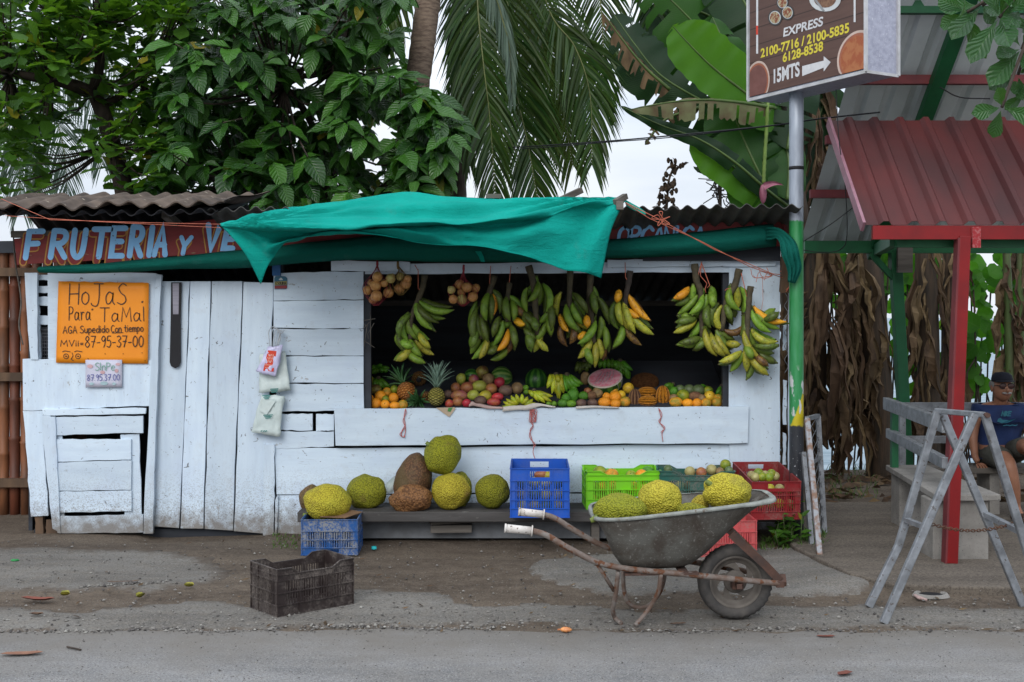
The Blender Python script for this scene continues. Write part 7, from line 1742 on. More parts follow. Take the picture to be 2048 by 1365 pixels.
def build_noni():
    t_ = thing('broadleaf_tree', (-1.9, 12.0, 0), 'dense dark tree of big drooping veined leaves behind the middle of the stall', 'tree')
    m = MB(); m.tube(smooth([(-1.9,12,-.1),(-1.85,12,1.2),(-1.95,11.9,2.4),(-1.8,11.8,3.6),(-1.7,11.8,5)], 5), [.12-.0035*i for i in range(21)], 10); m.build('trunk', BARK, t_)
    poly = [(350,-60),(812,-60),(800,50),(806,120),(862,165),(885,215),(890,300),(872,360),(872,425),(300,425),(282,350),(300,300),(318,240),(290,180),(318,110),(370,70)]
    L_ = []; tips = []
    k = 0
    while k < 560:
        x, y = rv.uniform(270,910), rv.uniform(-60,425)
        if not inside(x, y, poly): continue
        nz = noise.noise(V((x*.011, y*.011, 3.3)))
        if nz < -.36 and y < 300 and rv.random() < .85: continue
        Y = rv.uniform(10.4, 12.8); p = P(x, y, Y); k += 1
        ax = V((rv.uniform(-.5,.5), rv.uniform(-.75,-.1), 1.0)); tips.append(p)
        rosette(L_, p, ax, rv.randint(5,7), .27, rv, -50, 12)
    near = [(806,165),(880,168),(903,220),(903,300),(884,360),(874,412),(806,412)]; k = 0
    while k < 60:
        x, y = rv.uniform(800,905), rv.uniform(160,415)
        if inside(x, y, near): p = P(x, y, rv.uniform(10.2, 11.1)); k += 1; rosette(L_, p, V((rv.uniform(-.3,.6), rv.uniform(-.75,-.1), 1.0)), 6, .26, rv, -50, 12)
    leaf_cloud('crown', leaf_template(.60, .15, .24, 8), L_, L_NONI, t_)
    m = MB(); hubs = [V((-1.9,11.9,2.2)), V((-1.85,11.8,3.2)), V((-1.75,11.8,4.2)), V((-2.6,11.6,3.0)), V((-1.0,11.6,3.2)), V((-2.2,11.3,3.9))]
    for a, b in ((0,3),(0,4),(1,5),(1,4)): m.tube(smooth([hubs[a], (hubs[a]+hubs[b])/2+V((0,0,.12)), hubs[b]], 4), .035, 7)
    for p in tips[::2]:
        h = min(hubs, key=lambda q: (q-p).length); m.tube(smooth([h, h.lerp(p, .55)+V((0,0,-.08)), p], 3), [.016-.0018*i for i in range(7)], 5)
    m.build('branches', BARK, t_)
build_noni()
def build_almond():
    t_ = thing('almond_tree', (-4.0, 11.8, 0), 'open tree of rounded lighter leaves on a forked dark trunk at the upper left', 'tree')
    m = MB(); Yt = 11.6
    tr = smooth([P(262,470,Yt), P(248,380,Yt), P(225,290,Yt), P(205,225,Yt), P(186,182,Yt)], 5); m.tube([V((tr[0].x, Yt, -.1))] + tr, [.11] + [.105-.0017*i for i in range(len(tr))], 10)
    m.tube(smooth([P(190,190,Yt), P(150,172,11.5), P(105,160,11.4), P(40,150,11.3), P(-60,120,11.2)], 5), [.075-.0022*i for i in range(21)], 8); m.tube(smooth([P(186,185,Yt), P(200,120,11.6), P(190,40,11.7), P(210,-60,11.8)], 5), [.06-.0022*i for i in range(16)], 8)
    m.tube(smooth([P(200,215,Yt), P(245,190,11.7), P(290,150,11.9), P(330,60,12)], 5), [.045-.0018*i for i in range(16)], 7); m.build('trunk', BARK, t_)
    poly = [(-70,-60),(430,-60),(370,60),(310,110),(300,190),(315,240),(330,300),(300,395),(240,380),(180,300),(130,250),(90,300),(80,392),(-70,392)]
    L_ = []; tips = []; k = 0
    while k < 470:
        x, y = rv.uniform(-70,430), rv.uniform(-60,395)
        if not inside(x, y, poly): continue
        if y > 170 and 90 < x < 240 and rv.random() < .62: continue
        if noise.noise(V((x*.016, y*.016, 8.1))) < -.22: continue
        Y = rv.uniform(10.6, 12.6); p = P(x, y, Y); k += 1; tips.append(p)
        rosette(L_, p, V((rv.uniform(-.5,.5), rv.uniform(-.5,.4), 1)), rv.randint(5,8), .215, rv, -25, 40, .2)
    leaf_cloud('crown', leaf_template(.62, .10, .10, 7, 'obovate'), L_, L_ALM, t_)
    m = MB(); hubs = [P(186,182,Yt), P(105,160,11.4), P(190,40,11.7), P(290,150,11.9), P(225,290,Yt), P(20,150,11.3)]
    for p in tips[::2]:
        h = min(hubs, key=lambda q: (q-p).length); m.tube(smooth([h, h.lerp(p, .6)+V((0,0,-.06)), p], 3), [.014-.0016*i for i in range(7)], 5)
    m.build('branches', BARK, t_)
build_almond()
def frond(parent, px, mat, ll=.62, n=46, Y=None, spread=62, droop=.5, seed=1, r=.014, wl=.035, left=True, right=True, start=0.04):
    """palm frond from photo points (x,y,Y)"""
    rn = random.Random(seed); sp = smooth([P(*p) for p in px], 10); m = len(sp)
    mb = MB(); mb.mi = 1; mb.tube(sp, [r*(1-.8*i/(m-1)) for i in range(m)], 6); mb.mi = 0
    for i in range(n):
        t = start + (1-start)*(i+.5)/n; f = t*(m-1); k = min(m-2, int(f)); p = sp[k].lerp(sp[k+1], f-k); d = (sp[k+1]-sp[k]).normalized()
        vd = V((0,1,0)); s_ = d.cross(vd).normalized()
        L_ = ll*(.55+.6*math.sin(math.pi*(t**.8)))*rn.uniform(.88,1.08)
        for sd in ((-1,) if left else ()) + ((1,) if right else ()):
            a = R(spread*(1-.45*t) + rn.uniform(-5,5)); dr = d*math.cos(a) + s_*sd*math.sin(a) + V((0, rn.uniform(-.25,.25), 0)); dr.normalize()
            q = p; side = dr.cross(vd).normalized()*wl; L4 = []
            tw = V((0, rn.uniform(.2,.9)*sd, 0))
            for j in range(5):
                u = j/4; w_ = (.45+.9*u if u < .4 else 1.0)*(1-u)**.55
                L4.append((q - side*w_*.5 + tw*wl*w_*.4, q + side*w_*.5 - tw*wl*w_*.4)); dr = (dr + V((0,0,-droop*.28))).normalized(); q = q + dr*L_/4
            mb.grid([[b_, a_] for a_, b_ in L4])
    return mb.build('frond', [mat, RACHIS], parent)
def build_palms():
    t_ = thing('coconut_palm', (-1.05, 12.4, 0), 'coconut palm with ringed pale trunk and long fronds hanging over the stall', 'palm')
    m = MB(); sp = smooth([V((-1.28,11.5,-.1)), P(790,560,11.5), P(800,400,11.5), P(820,260,11.5), P(840,130,11.5), P(857,0,11.5), P(878,-110,11.6), P(930,-330,12.1), P(985,-420,12.4)], 10)
    m.tube(sp, [.122*(1+.035*math.sin(i*2.6)) for i in range(len(sp))], 14); m.build('trunk', PALMBARK, t_)
    fr = [([(985,-420,12.4),(958,-120,11.9),(955,0,11.7),(966,120,11.6),(980,240,11.6),(992,405,11.7)], L_PALM, .62, 62, 58, .8, 1),
          ([(985,-420,12.4),(1010,-100,12.1),(1018,80,12.0),(1034,190,12.0),(1058,300,12.0),(1080,430,12.0)], L_PALM, .66, 60, 60, .7, 2),
          ([(985,-420,12.4),(1050,-160,12.2),(1098,20,12.2),(1150,95,12.2),(1180,190,12.2),(1184,330,12.2)], L_PALM, .62, 60, 58, .8, 3),
          ([(985,-420,12.4),(1020,-60,12.6),(1070,60,12.6),(1118,190,12.6),(1146,330,12.6)], L_PALM_Y, .66, 54, 55, .9, 4),
          ([(985,-420,12.4),(955,-150,12.2),(925,20,12.1),(922,160,12.0),(940,330,12.0)], L_PALM, .42, 52, 38, .9, 5),
          ([(985,-420,12.4),(1040,-200,12.9),(1060,0,12.9),(1075,140,12.9),(1100,260,12.9)], L_PALM_Y, .7, 50, 55, .9, 6),
          ([(985,-420,12.4),(1130,-230,12.8),(1190,-60,12.8),(1206,80,12.8),(1204,210,12.8)], L_PALM, .55, 46, 60, .8, 7),
          ([(985,-420,12.4),(975,-100,11.4),(1000,20,11.3),(1018,90,11.3),(1024,190,11.4)], L_PALM_F, .30, 44, 22, .9, 8),
          ([(985,-420,12.4),(1200,-330,12.6),(1290,-120,12.6),(1310,20,12.6),(1300,110,12.6)], L_PALM, .5, 44, 60, .8, 9),
          ([(985,-420,12.4),(880,-220,13),(800,-60,13),(770,40,13),(750,160,13)], L_PALM_Y, .5, 44, 60, .8, 10),
          ([(985,-420,12.4),(1010,-160,13.2),(980,20,13.2),(940,160,13.2),(915,320,13.2)], L_PALM, .6, 50, 55, .8, 12)]
    for px, mt, ll, n, spd, dr, sd in fr: frond(t_, px, mt, ll*1.15, int(n*1.75), None, spd, dr, sd)
    m = MB(); sp = smooth([V((-.62,13.1,-.1)), P(915,430,13.1), P(917,330,13.1), P(925,180,13.1), P(940,60,13.1)], 6); m.tube(sp, [.115*(1+.12*math.sin(i*3.1))*(1-.5*i/len(sp)) for i in range(len(sp))], 9)
    o = m.build('dead_palm', BARK); tag(o, 'dark rough palm trunk standing in shade behind the hanging fronds', 'palm')
    t2 = thing('coconut_palm', (-7.2, 14.5, 0), 'pale hazy coconut palm far left behind the round leaved tree', 'palm')
    m = MB(); m.tube(smooth([V((-7.2,14.5,-.1)), V((-7.1,14.5,2.0)), V((-6.8,14.5,5.2))], 6), .12, 9); m.build('trunk', PALMBARK, t2)
    c = (-64,60,14.5)
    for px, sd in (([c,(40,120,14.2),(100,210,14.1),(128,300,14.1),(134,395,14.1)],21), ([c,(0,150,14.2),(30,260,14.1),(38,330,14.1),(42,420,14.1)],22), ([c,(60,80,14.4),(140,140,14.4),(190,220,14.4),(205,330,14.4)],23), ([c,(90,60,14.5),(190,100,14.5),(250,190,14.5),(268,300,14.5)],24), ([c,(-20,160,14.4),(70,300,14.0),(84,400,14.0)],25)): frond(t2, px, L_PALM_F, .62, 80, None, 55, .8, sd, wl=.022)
    t3 = thing('coconut_palm', (-2.6, 15.0, 0), 'distant palm fronds arching in the gap at the top between the two trees', 'palm')
    m = MB(); m.tube(smooth([V((-3.2,15.0,-.1)), V((-3.2,15,3)), P(560,-300,15.0)], 6), .12, 9); m.build('trunk', PALMBARK, t3)
    c = (560,-300,15)
    for px, sd in (([c,(460,-200,15),(380,-80,15),(345,20,15),(335,110,15)],31), ([c,(500,-160,15),(440,-40,15),(420,60,15),(415,140,15)],32), ([c,(430,-250,15),(330,-150,15),(290,-60,15)],33)): frond(t3, px, L_PALM, .6, 44, None, 58, .8, sd)
build_palms()
# ---------------------------------------------------------------- banana plants
def blade(parent, pts, wl, wr, mat, tears=0, seed=1, name='leaf', fold=.25, tip=.35, base=.10, rag=.0, droopend=0.0):
    """banana leaf: midrib through photo points (x,y,Y); wl / wr half widths in pixels left and right of travel"""
    rn = random.Random(seed); sp = smooth([P(*p) for p in pts], 12); m = len(sp); C = 5
    T = set(rn.sample(range(3, m-2), min(tears, m-6)))
    mb = MB()
    prof = lambda t: (min(1, (t/base))**.7 if t < base else 1.0)*(min(1, ((1-t)/tip))**.5 if t > 1-tip else 1.0)
    for sd, wpx in ((-1, wl), (1, wr)):
        vs, us, fs = [], [], []; dro = 0; 
        for i in range(m):
            t = i/(m-1); d = (sp[min(i+1,m-1)]-sp[max(i-1,0)]).normalized(); s_ = d.cross(V((0,1,0))).normalized()*-sd
            if i in T: dro = rn.uniform(-.05,.16)
            w_ = S(wpx, sp[i].y)*prof(t)*(1+.05*noise.noise(V((i*.35, seed, 1)))) + .002
            if rag: w_ *= 1 - rag*abs(noise.noise(V((i*.9, seed, sd))))
            for k in range(C):
                u = k/(C-1); off = V((0, fold*w_*(u*u) + .015*math.sin(i*.8)*u, -(dro+droopend)*w_*u*u*2))
                vs.append(sp[i] + s_*w_*u + d*(dro*.6*w_*u) + off); us.append((.5+.5*u*sd, t))
        for i in range(m-1):
            for k in range(C-1):
                if i in T and k >= (1 if rn.random() < .6 else 2): continue
                f = (i*C+k, i*C+k+1, (i+1)*C+k+1, (i+1)*C+k); fs.append(f)
        mb.sm = True; mb.add(vs, fs, us)
    mb.mi = 1; mb.tube(sp, [.019*(1-.8*i/(m-1)) for i in range(m)], 6)
    return mb.build(name, [mat, M('banana_midrib', (0.065,0.11,0.022), (0.045,0.075,0.016), 8, .45)], parent)
def strips(mb, cx, cy, zt, zb, spread, n, rnd, ln=(.35,1.0), wd=(.03,.10)):
    """limp dry leaf strips hanging round a stem"""
    for i in range(n):
        a = rnd.uniform(0, 6.28); rr_ = spread*(.5+rnd.random()*.7); z0 = rnd.uniform(zb+.35, zt); L_ = rnd.uniform(*ln); w_ = rnd.uniform(*wd)
        L_ = min(L_, z0-zb+.1); p = V((cx+rr_*math.cos(a)*.45, cy+rr_*math.sin(a)*.45, z0+.05)); o = V((cx+rr_*math.cos(a), cy+rr_*math.sin(a)*.9, z0)); tx = V((-math.sin(a+rnd.uniform(-.9,.9)), math.cos(a), 0)).normalized(); rows = []
        k = 9; ph = rnd.uniform(0,6); sw = V((rnd.uniform(-.16,.16), rnd.uniform(-.1,.1), 0)); sp_ = rnd.uniform(.3,1.8); sd = rnd.uniform(0,99)
        for j in range(k+1):
            u = j/k; c = (p.lerp(o, min(1, u*3.5))) + V((0,0,-L_*u)) + sw*u*u + V((.05*noise.noise(V((u*4, sd, 0))), .05*noise.noise(V((u*4, sd, 5))), 0)); ww = w_*(.35+.9*abs(noise.noise(V((u*5, sd, 9))))+.4*math.sin(u*3))*(1-.8*u**3); tw = Matrix.Rotation(u*sp_+ph, 3, 'Z') @ tx
            fo = tw.cross(V((0,0,1))); tw = (tw + V((0,0,rnd.uniform(-.5,.5)))).normalized(); q1 = rnd.uniform(.2,.9)
            rows.append([c - tw*ww, c - tw*ww*.3 + fo*ww*q1, c + tw*ww*.35 - fo*ww*(1-q1), c + tw*ww*rnd.uniform(.6,1.1)])
        n_ = 4; mb.sm = False; mb.add([q for r in rows for q in r], [(j*n_+i_, j*n_+i_+1, (j+1)*n_+i_+1, (j+1)*n_+i_) for j in range(k) for i_ in range(3)])
def build_bananas():
    rn = random.Random(31)
    t_ = thing('banana_plant', (2.95, 11.9, 0), 'big banana plant with broad green leaves and a hanging flower bud beside the sign pole', 'banana plant')
    m = MB(); m.tube(smooth([V((2.95,11.9,-.1)), P(1628,700,11.9), P(1600,450,11.9), P(1568,260,11.9), P(1540,140,11.9)], 6), [.15-.0035*i for i in range(25)], 12); m.build('pseudostem', BANTRUNK, t_)
    B = lambda *a, **k: blade(t_, *a, **k)
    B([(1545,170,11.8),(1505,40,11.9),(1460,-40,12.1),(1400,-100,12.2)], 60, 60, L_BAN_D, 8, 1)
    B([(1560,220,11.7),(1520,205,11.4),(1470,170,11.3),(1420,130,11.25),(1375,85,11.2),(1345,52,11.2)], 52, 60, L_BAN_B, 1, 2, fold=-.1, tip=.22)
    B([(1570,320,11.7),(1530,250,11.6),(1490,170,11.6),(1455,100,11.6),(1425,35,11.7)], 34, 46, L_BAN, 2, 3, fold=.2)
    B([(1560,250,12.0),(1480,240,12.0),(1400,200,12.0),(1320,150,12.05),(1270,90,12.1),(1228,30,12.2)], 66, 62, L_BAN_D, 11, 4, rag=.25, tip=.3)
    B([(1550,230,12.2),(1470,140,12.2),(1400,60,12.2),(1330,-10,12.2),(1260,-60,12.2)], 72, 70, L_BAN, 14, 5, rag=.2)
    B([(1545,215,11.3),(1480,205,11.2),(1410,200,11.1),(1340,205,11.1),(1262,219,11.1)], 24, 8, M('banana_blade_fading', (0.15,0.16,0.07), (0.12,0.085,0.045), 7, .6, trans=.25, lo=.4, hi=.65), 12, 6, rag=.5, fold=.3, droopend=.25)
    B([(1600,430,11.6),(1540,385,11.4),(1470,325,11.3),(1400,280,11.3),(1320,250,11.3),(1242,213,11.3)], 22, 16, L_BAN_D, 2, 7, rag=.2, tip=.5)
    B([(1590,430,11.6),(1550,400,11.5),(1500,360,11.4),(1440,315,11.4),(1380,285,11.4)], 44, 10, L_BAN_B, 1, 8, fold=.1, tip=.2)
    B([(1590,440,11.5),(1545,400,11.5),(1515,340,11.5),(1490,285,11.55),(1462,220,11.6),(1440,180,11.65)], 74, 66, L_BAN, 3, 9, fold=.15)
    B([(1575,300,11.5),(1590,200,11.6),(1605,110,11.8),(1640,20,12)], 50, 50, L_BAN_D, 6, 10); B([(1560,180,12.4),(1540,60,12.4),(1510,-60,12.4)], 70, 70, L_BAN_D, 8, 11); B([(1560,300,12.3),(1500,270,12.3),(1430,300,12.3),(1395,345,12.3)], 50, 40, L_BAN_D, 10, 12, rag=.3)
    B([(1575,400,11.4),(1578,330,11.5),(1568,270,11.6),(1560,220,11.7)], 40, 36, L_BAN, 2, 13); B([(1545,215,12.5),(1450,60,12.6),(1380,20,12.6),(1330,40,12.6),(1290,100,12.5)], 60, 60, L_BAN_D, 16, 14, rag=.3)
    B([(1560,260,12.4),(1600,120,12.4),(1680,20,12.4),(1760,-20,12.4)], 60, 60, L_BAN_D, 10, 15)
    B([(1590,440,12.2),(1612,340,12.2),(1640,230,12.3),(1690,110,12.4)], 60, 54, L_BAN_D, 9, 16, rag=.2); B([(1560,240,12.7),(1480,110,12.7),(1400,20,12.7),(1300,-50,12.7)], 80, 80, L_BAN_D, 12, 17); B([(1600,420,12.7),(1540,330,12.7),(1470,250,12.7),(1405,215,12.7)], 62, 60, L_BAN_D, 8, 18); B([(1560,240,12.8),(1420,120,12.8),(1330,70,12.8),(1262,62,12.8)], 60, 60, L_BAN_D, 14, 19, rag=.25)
    B([(1340,180,11.9),(1290,135,11.9),(1245,80,11.9),(1205,25,11.9)], 18, 15, DRYLEAF, 16, 20, rag=.7, droopend=.5); B([(1400,215,11.8),(1330,240,11.8),(1290,290,11.8)], 14, 12, DRYLEAF, 12, 21, rag=.7)
    m = MB(); m.tube(smooth([P(1546,150,11.6), P(1536,205,11.3), P(1533,260,11.3), P(1529,320,11.3), P(1527,368,11.3)], 8), [.016+.0035*(i % 2) for i in range(33)], 7); m.build('flower_stalk', M('flower_stalk', (0.13,0.20,0.035), (0.10,0.15,0.03), 20, .6), t_)
    m = MB(); c = P(1526,388,11.3); m.lathe([(.002,-.10),(.022,-.075),(.033,-.035),(.037,.01),(.031,.05),(.018,.08),(.007,.09)], 14, Matrix.Translation(c)); PINK = M('banana_bud', (0.28,0.10,0.14), (0.20,0.055,0.085), 14, .5)
    m.grid([[P(1527+t*38+k*.6, 366+t*t*3+k*(5-4*t)-4*math.sin(t*3.1), 11.25) + V((0, .02*math.sin(k*1.5), 0)) for k in range(4)] for t in [i/6 for i in range(7)]])
    m.build('flower_bud', PINK, t_)
    # dry skirt below the live leaves, and the neighbouring stems
    m = MB(); strips(m, P(1640,0,11.8).x, 11.7, 2.75, .15, .30, 62, rn, (.35,1.0), (.025,.10)); strips(m, P(1690,0,11.8).x, 11.8, 2.6, .2, .30, 34, rn, (.3,.8), (.025,.09)); strips(m, P(1632,0,12.3).x, 12.3, 4.3, 2.2, .24, 70, rn, (.4,1.0), (.02,.08)); m.build('dry_leaves', DRYLEAF, t_)
    for k, (px, lean, Y, r_, n, zt, lab, mt) in enumerate(((1728,36,12.0,.15,46,2.6,'leaning brown banana stem wrapped in dry leaves left of the green post',BANTRUNK),(1848,10,12.2,.115,44,2.55,'banana stem shrouded in hanging dry leaves between the green and red posts',BANTRUNK),(1900,-8,12.4,.09,24,2.5,'banana stem with limp dry leaves just behind the red post',BANTRUNK),(2012,6,12.1,.045,20,2.5,'slim dark banana stem right behind the seated man',BANGREEN),(2040,-6,12.5,.04,22,2.5,'thin stem with curled dry leaves at the right edge',BANGREEN),(1580,4,12.3,.12,40,2.4,'banana stem half hidden behind the painted pole',BANTRUNK))):
        a = P(px, 480, Y); b_ = P(px+lean, 940, Y); t2 = thing('banana_plant', (b_.x, Y, 0), lab, 'banana plant', 'banana stems behind the shelter')
        m = MB(); m.tube(smooth([V((b_.x,Y,-.25)), b_, a.lerp(b_,.5)+V((.02,0,0)), a, a+V((a.x-b_.x,0,.9))*.6], 5), [r_*1.12]*6+[r_]*8+[r_*.85]*7, 12); m.build('pseudostem', mt, t2)
        m = MB(); strips(m, a.x, Y-.02, zt, .35, r_+.05, n, rn, (.3,.9) if r_ > .08 else (.25,.6), (.02,.09)); strips(m, (a.x+b_.x)/2, Y-.02, 1.5, .1, r_+.03, n//3, rn, (.3,.7), (.015,.055)); m.build('dry_leaves', DRYLEAF, t2)
    # dead flower head against the sky
    m = MB(); sp = smooth([P(1333,430,12.6), P(1335,395,12.6), P(1338,360,12.6), P(1352,325,12.6)], 5); m.tube(sp, .012, 6)
    for i in range(46):
        t = rn.random(); p = sp[int(t*(len(sp)-1))] + V((rn.uniform(-.09,.09), rn.uniform(-.08,.08), rn.uniform(-.03,.06))); d = V((rn.uniform(-1,1), rn.uniform(-1,1), rn.uniform(-.6,.8))).normalized()
        m.ball(p, (.020,.020,.034), 6, 4); s_ = d.orthogonal().normalized()*.022; m.grid([[p-s_, p+s_],[p+d*.05-s_*.8, p+d*.05+s_*.8],[p+d*.08-s_*.1+V((0,0,-.02)), p+d*.08+s_*.1+V((0,0,-.02))]])
    m.tube([P(1333,430,12.6), V((P(1333,0,12.6).x, 12.6, -.1))], .014, 6)
    tag(m.build('dried_flower_head', M('dried_flower', (0.035,0.026,0.022), (0.09,0.055,0.03), 30, .9)), 'dark withered flower head standing against the sky above the roof', 'plant')
    m = MB()
    for i in range(26): 
        c = P(rn.uniform(1418,1470), rn.uniform(345,400), 12.5); m.tube(smooth([c, c+V((rn.uniform(-.1,.1),0,rn.uniform(-.12,.02))), c+V((rn.uniform(-.14,.14),.05,rn.uniform(-.22,0)))], 3), .006, 4)
    m.tube([P(1440,350,12.5), V((P(1440,0,12.5).x, 12.5, -.1))], .02, 6)
    tag(m.build('dead_twigs', BARK), 'tangle of dead brown twigs above the roof under the banana leaves', 'plant')
build_bananas()
def build_shrubs():
    t_ = thing('sea_grape', (4.4, 13.2, -.3), 'backlit shrub of big round bright green leaves between the posts by the water', 'shrub')
    L_ = []; rn = random.Random(3); m = MB()
    for (x0, x1, y0, y1, n) in ((1770,1890,540,830,60),(1620,2060,470,600,150),(1590,1625,470,700,20),(1905,1960,640,790,20),(1930,2060,540,780,60),(2020,2070,600,820,26),(1700,1770,500,640,10)):
        for i in range(n):
            p = P(rn.uniform(x0,x1), rn.uniform(y0,y1), rn.uniform(12.8,13.4)); d = V((rn.uniform(-1,1), rn.uniform(-.6,.6), rn.uniform(-.6,.7))); L_.append(frame(p, d, V((rn.uniform(-.4,.4), -1, rn.uniform(-.2,.6))), rn.uniform(.13,.27)))
            if i % 5 == 0: m.tube(smooth([p, p+V((rn.uniform(-.1,.1),0,-.3)), V((p.x+rn.uniform(-.15,.15), p.y, -.35))], 3), .010, 5)
    leaf_cloud('crown', leaf_template(.95, .06, .08, 7, 'round'), L_, L_GRAPE, t_); m.build('stems', BARK, t_)
    t2 = thing('tree_branch', P(2070,60,7.0), 'glossy rosettes of large leaves hanging in at the top right corner', 'branch')
    L_ = []; rn = random.Random(8); m = MB(); root = P(2110,-40,7.0)
    for x, y, n, ax in ((2030,98,6,(-.3,-1,.3)),(2022,150,5,(-.5,-1,-.1)),(2040,185,5,(-.2,-1,-.5)),(1985,35,5,(-.6,-.6,.2)),(1950,12,6,(-.4,-.5,.1)),(2025,20,6,(0,-.8,.3)),(1920,25,4,(-.8,-.3,-.4)),(1990,215,4,(-.4,-.7,-.8)),(2060,60,6,(0,-1,.2))):
        p = P(x+14, y, rn.uniform(6.8,7.3)); rosette(L_, p, V(ax), n, .25, rn, 0, 35, .15); m.tube(smooth([root, root.lerp(p,.6)+V((0,0,.04)), p], 4), .010, 6)
    leaf_cloud('leaves', leaf_template(.52, .12, .10, 7, 'obovate'), L_, L_BIG, t2); m.build('twigs', BARK, t2)
    t3 = thing('weed_clump', GP(1572,1100), 'small green weeds growing at the foot of the stall corner by the pole', 'weeds')
    L_ = []; m = MB(); rn = random.Random(12)
    for i in range(16):
        b = GP(rn.uniform(1538,1612), rn.uniform(1088,1106)); h = rn.uniform(.08,.36); tpt = b + V((rn.uniform(-.06,.08), rn.uniform(-.06,.02), h)); m.tube([b, tpt], .003, 4)
        for k in range(7): q = b.lerp(tpt, .3+.7*k/6); L_.append(frame(q, V((rn.uniform(-1,1), rn.uniform(-1,.3), rn.uniform(-.1,.7))), V((0,-.5,1)), rn.uniform(.04,.085)))
    leaf_cloud('leaves', leaf_template(.55, .1, .15, 6), L_, L_ALM, t3); m.build('stems', BANGREEN, t3)
    def tufts(name, boxes, label):
        m = MB(); rn = random.Random(15)
        for x0, x1, y0, y1, n, hh in boxes:
            for i in range(n):
                b = GP(rn.uniform(x0,x1), rn.uniform(y0,y1)); b.z = hgt(b.x, b.y); d = V((rn.uniform(-.5,.5), rn.uniform(-.5,.5), 1)).normalized(); h = hh*rn.uniform(.5,1.2); s_ = V((1,rn.uniform(-.5,.5),0)).normalized()*.0035; k = b+d*h*.6; e = b+d*h+V((d.x*h*.6,d.y*h*.6,-h*.12)); m.grid([[b-s_,b+s_],[k-s_*.8,k+s_*.8],[e-s_*.1,e+s_*.1]])
        tag(m.build(name, M('grass_blades', (0.05,0.13,0.015), (0.09,0.12,0.03), 20, .6, island=True, ovar=.3, trans=.3)), label, 'grass', kind='stuff')
    tufts('grass', [(1592,1652,1080,1108,260,.07),(1520,1600,1085,1108,160,.05),(545,600,1072,1100,90,.03),(1640,1760,930,1010,150,.10)], 'sparse short grass at the foot of the pole and by the stall')
build_shrubs()
# ---------------------------------------------------------------- bamboo fence at the left
def build_fence():
    t_ = thing('bamboo_fence', (-4.3, 9.9, 0), 'reddish brown split bamboo fence left of the stall', 'fence')
    m = MB(); rn = random.Random(5); Yf = 9.9
    for i in range(22):
        x = -5.6 + i*.093; r_ = .046; z = -.05; pts = []; rad = []
        while z < 2.18:
            s_ = rn.uniform(.28,.40); pts += [V((x,Yf,z)), V((x,Yf,z+s_*.9)), V((x,Yf,z+s_-.012))]; rad += [r_*.92, r_, r_*1.13]; z += s_
        m.tube(pts, rad, 9)
    m.build('canes', M('bamboo_red', (0.19,0.062,0.030), (0.085,0.034,0.020), 9, .55, stretch=(1,1,.3), island=True, ovar=.3), t_)
    m = MB()
    for z in (.28, 1.17, 2.05): m.bar((-5.7,Yf-.07,z), (-3.62,Yf-.07,z), .05, .07)
    m.build('rail', BROWNWOOD, t_)
    m = MB(); m.bar((-5.7,Yf-.05,2.24),(-3.6,Yf-.05,2.27), .06, .10); m.build('top_beam', DARKWOOD, t_)
    m = MB(); m.tube(smooth([P(26,455,9.0), P(30,520,8.98), P(42,600,8.97), P(38,650,8.97), P(46,690,8.97)], 6), .006, 6); tag(m.build('hanging_rope', GREYWOOD), 'frayed grey rope dangling at the left corner of the stall', 'rope')
build_fence()
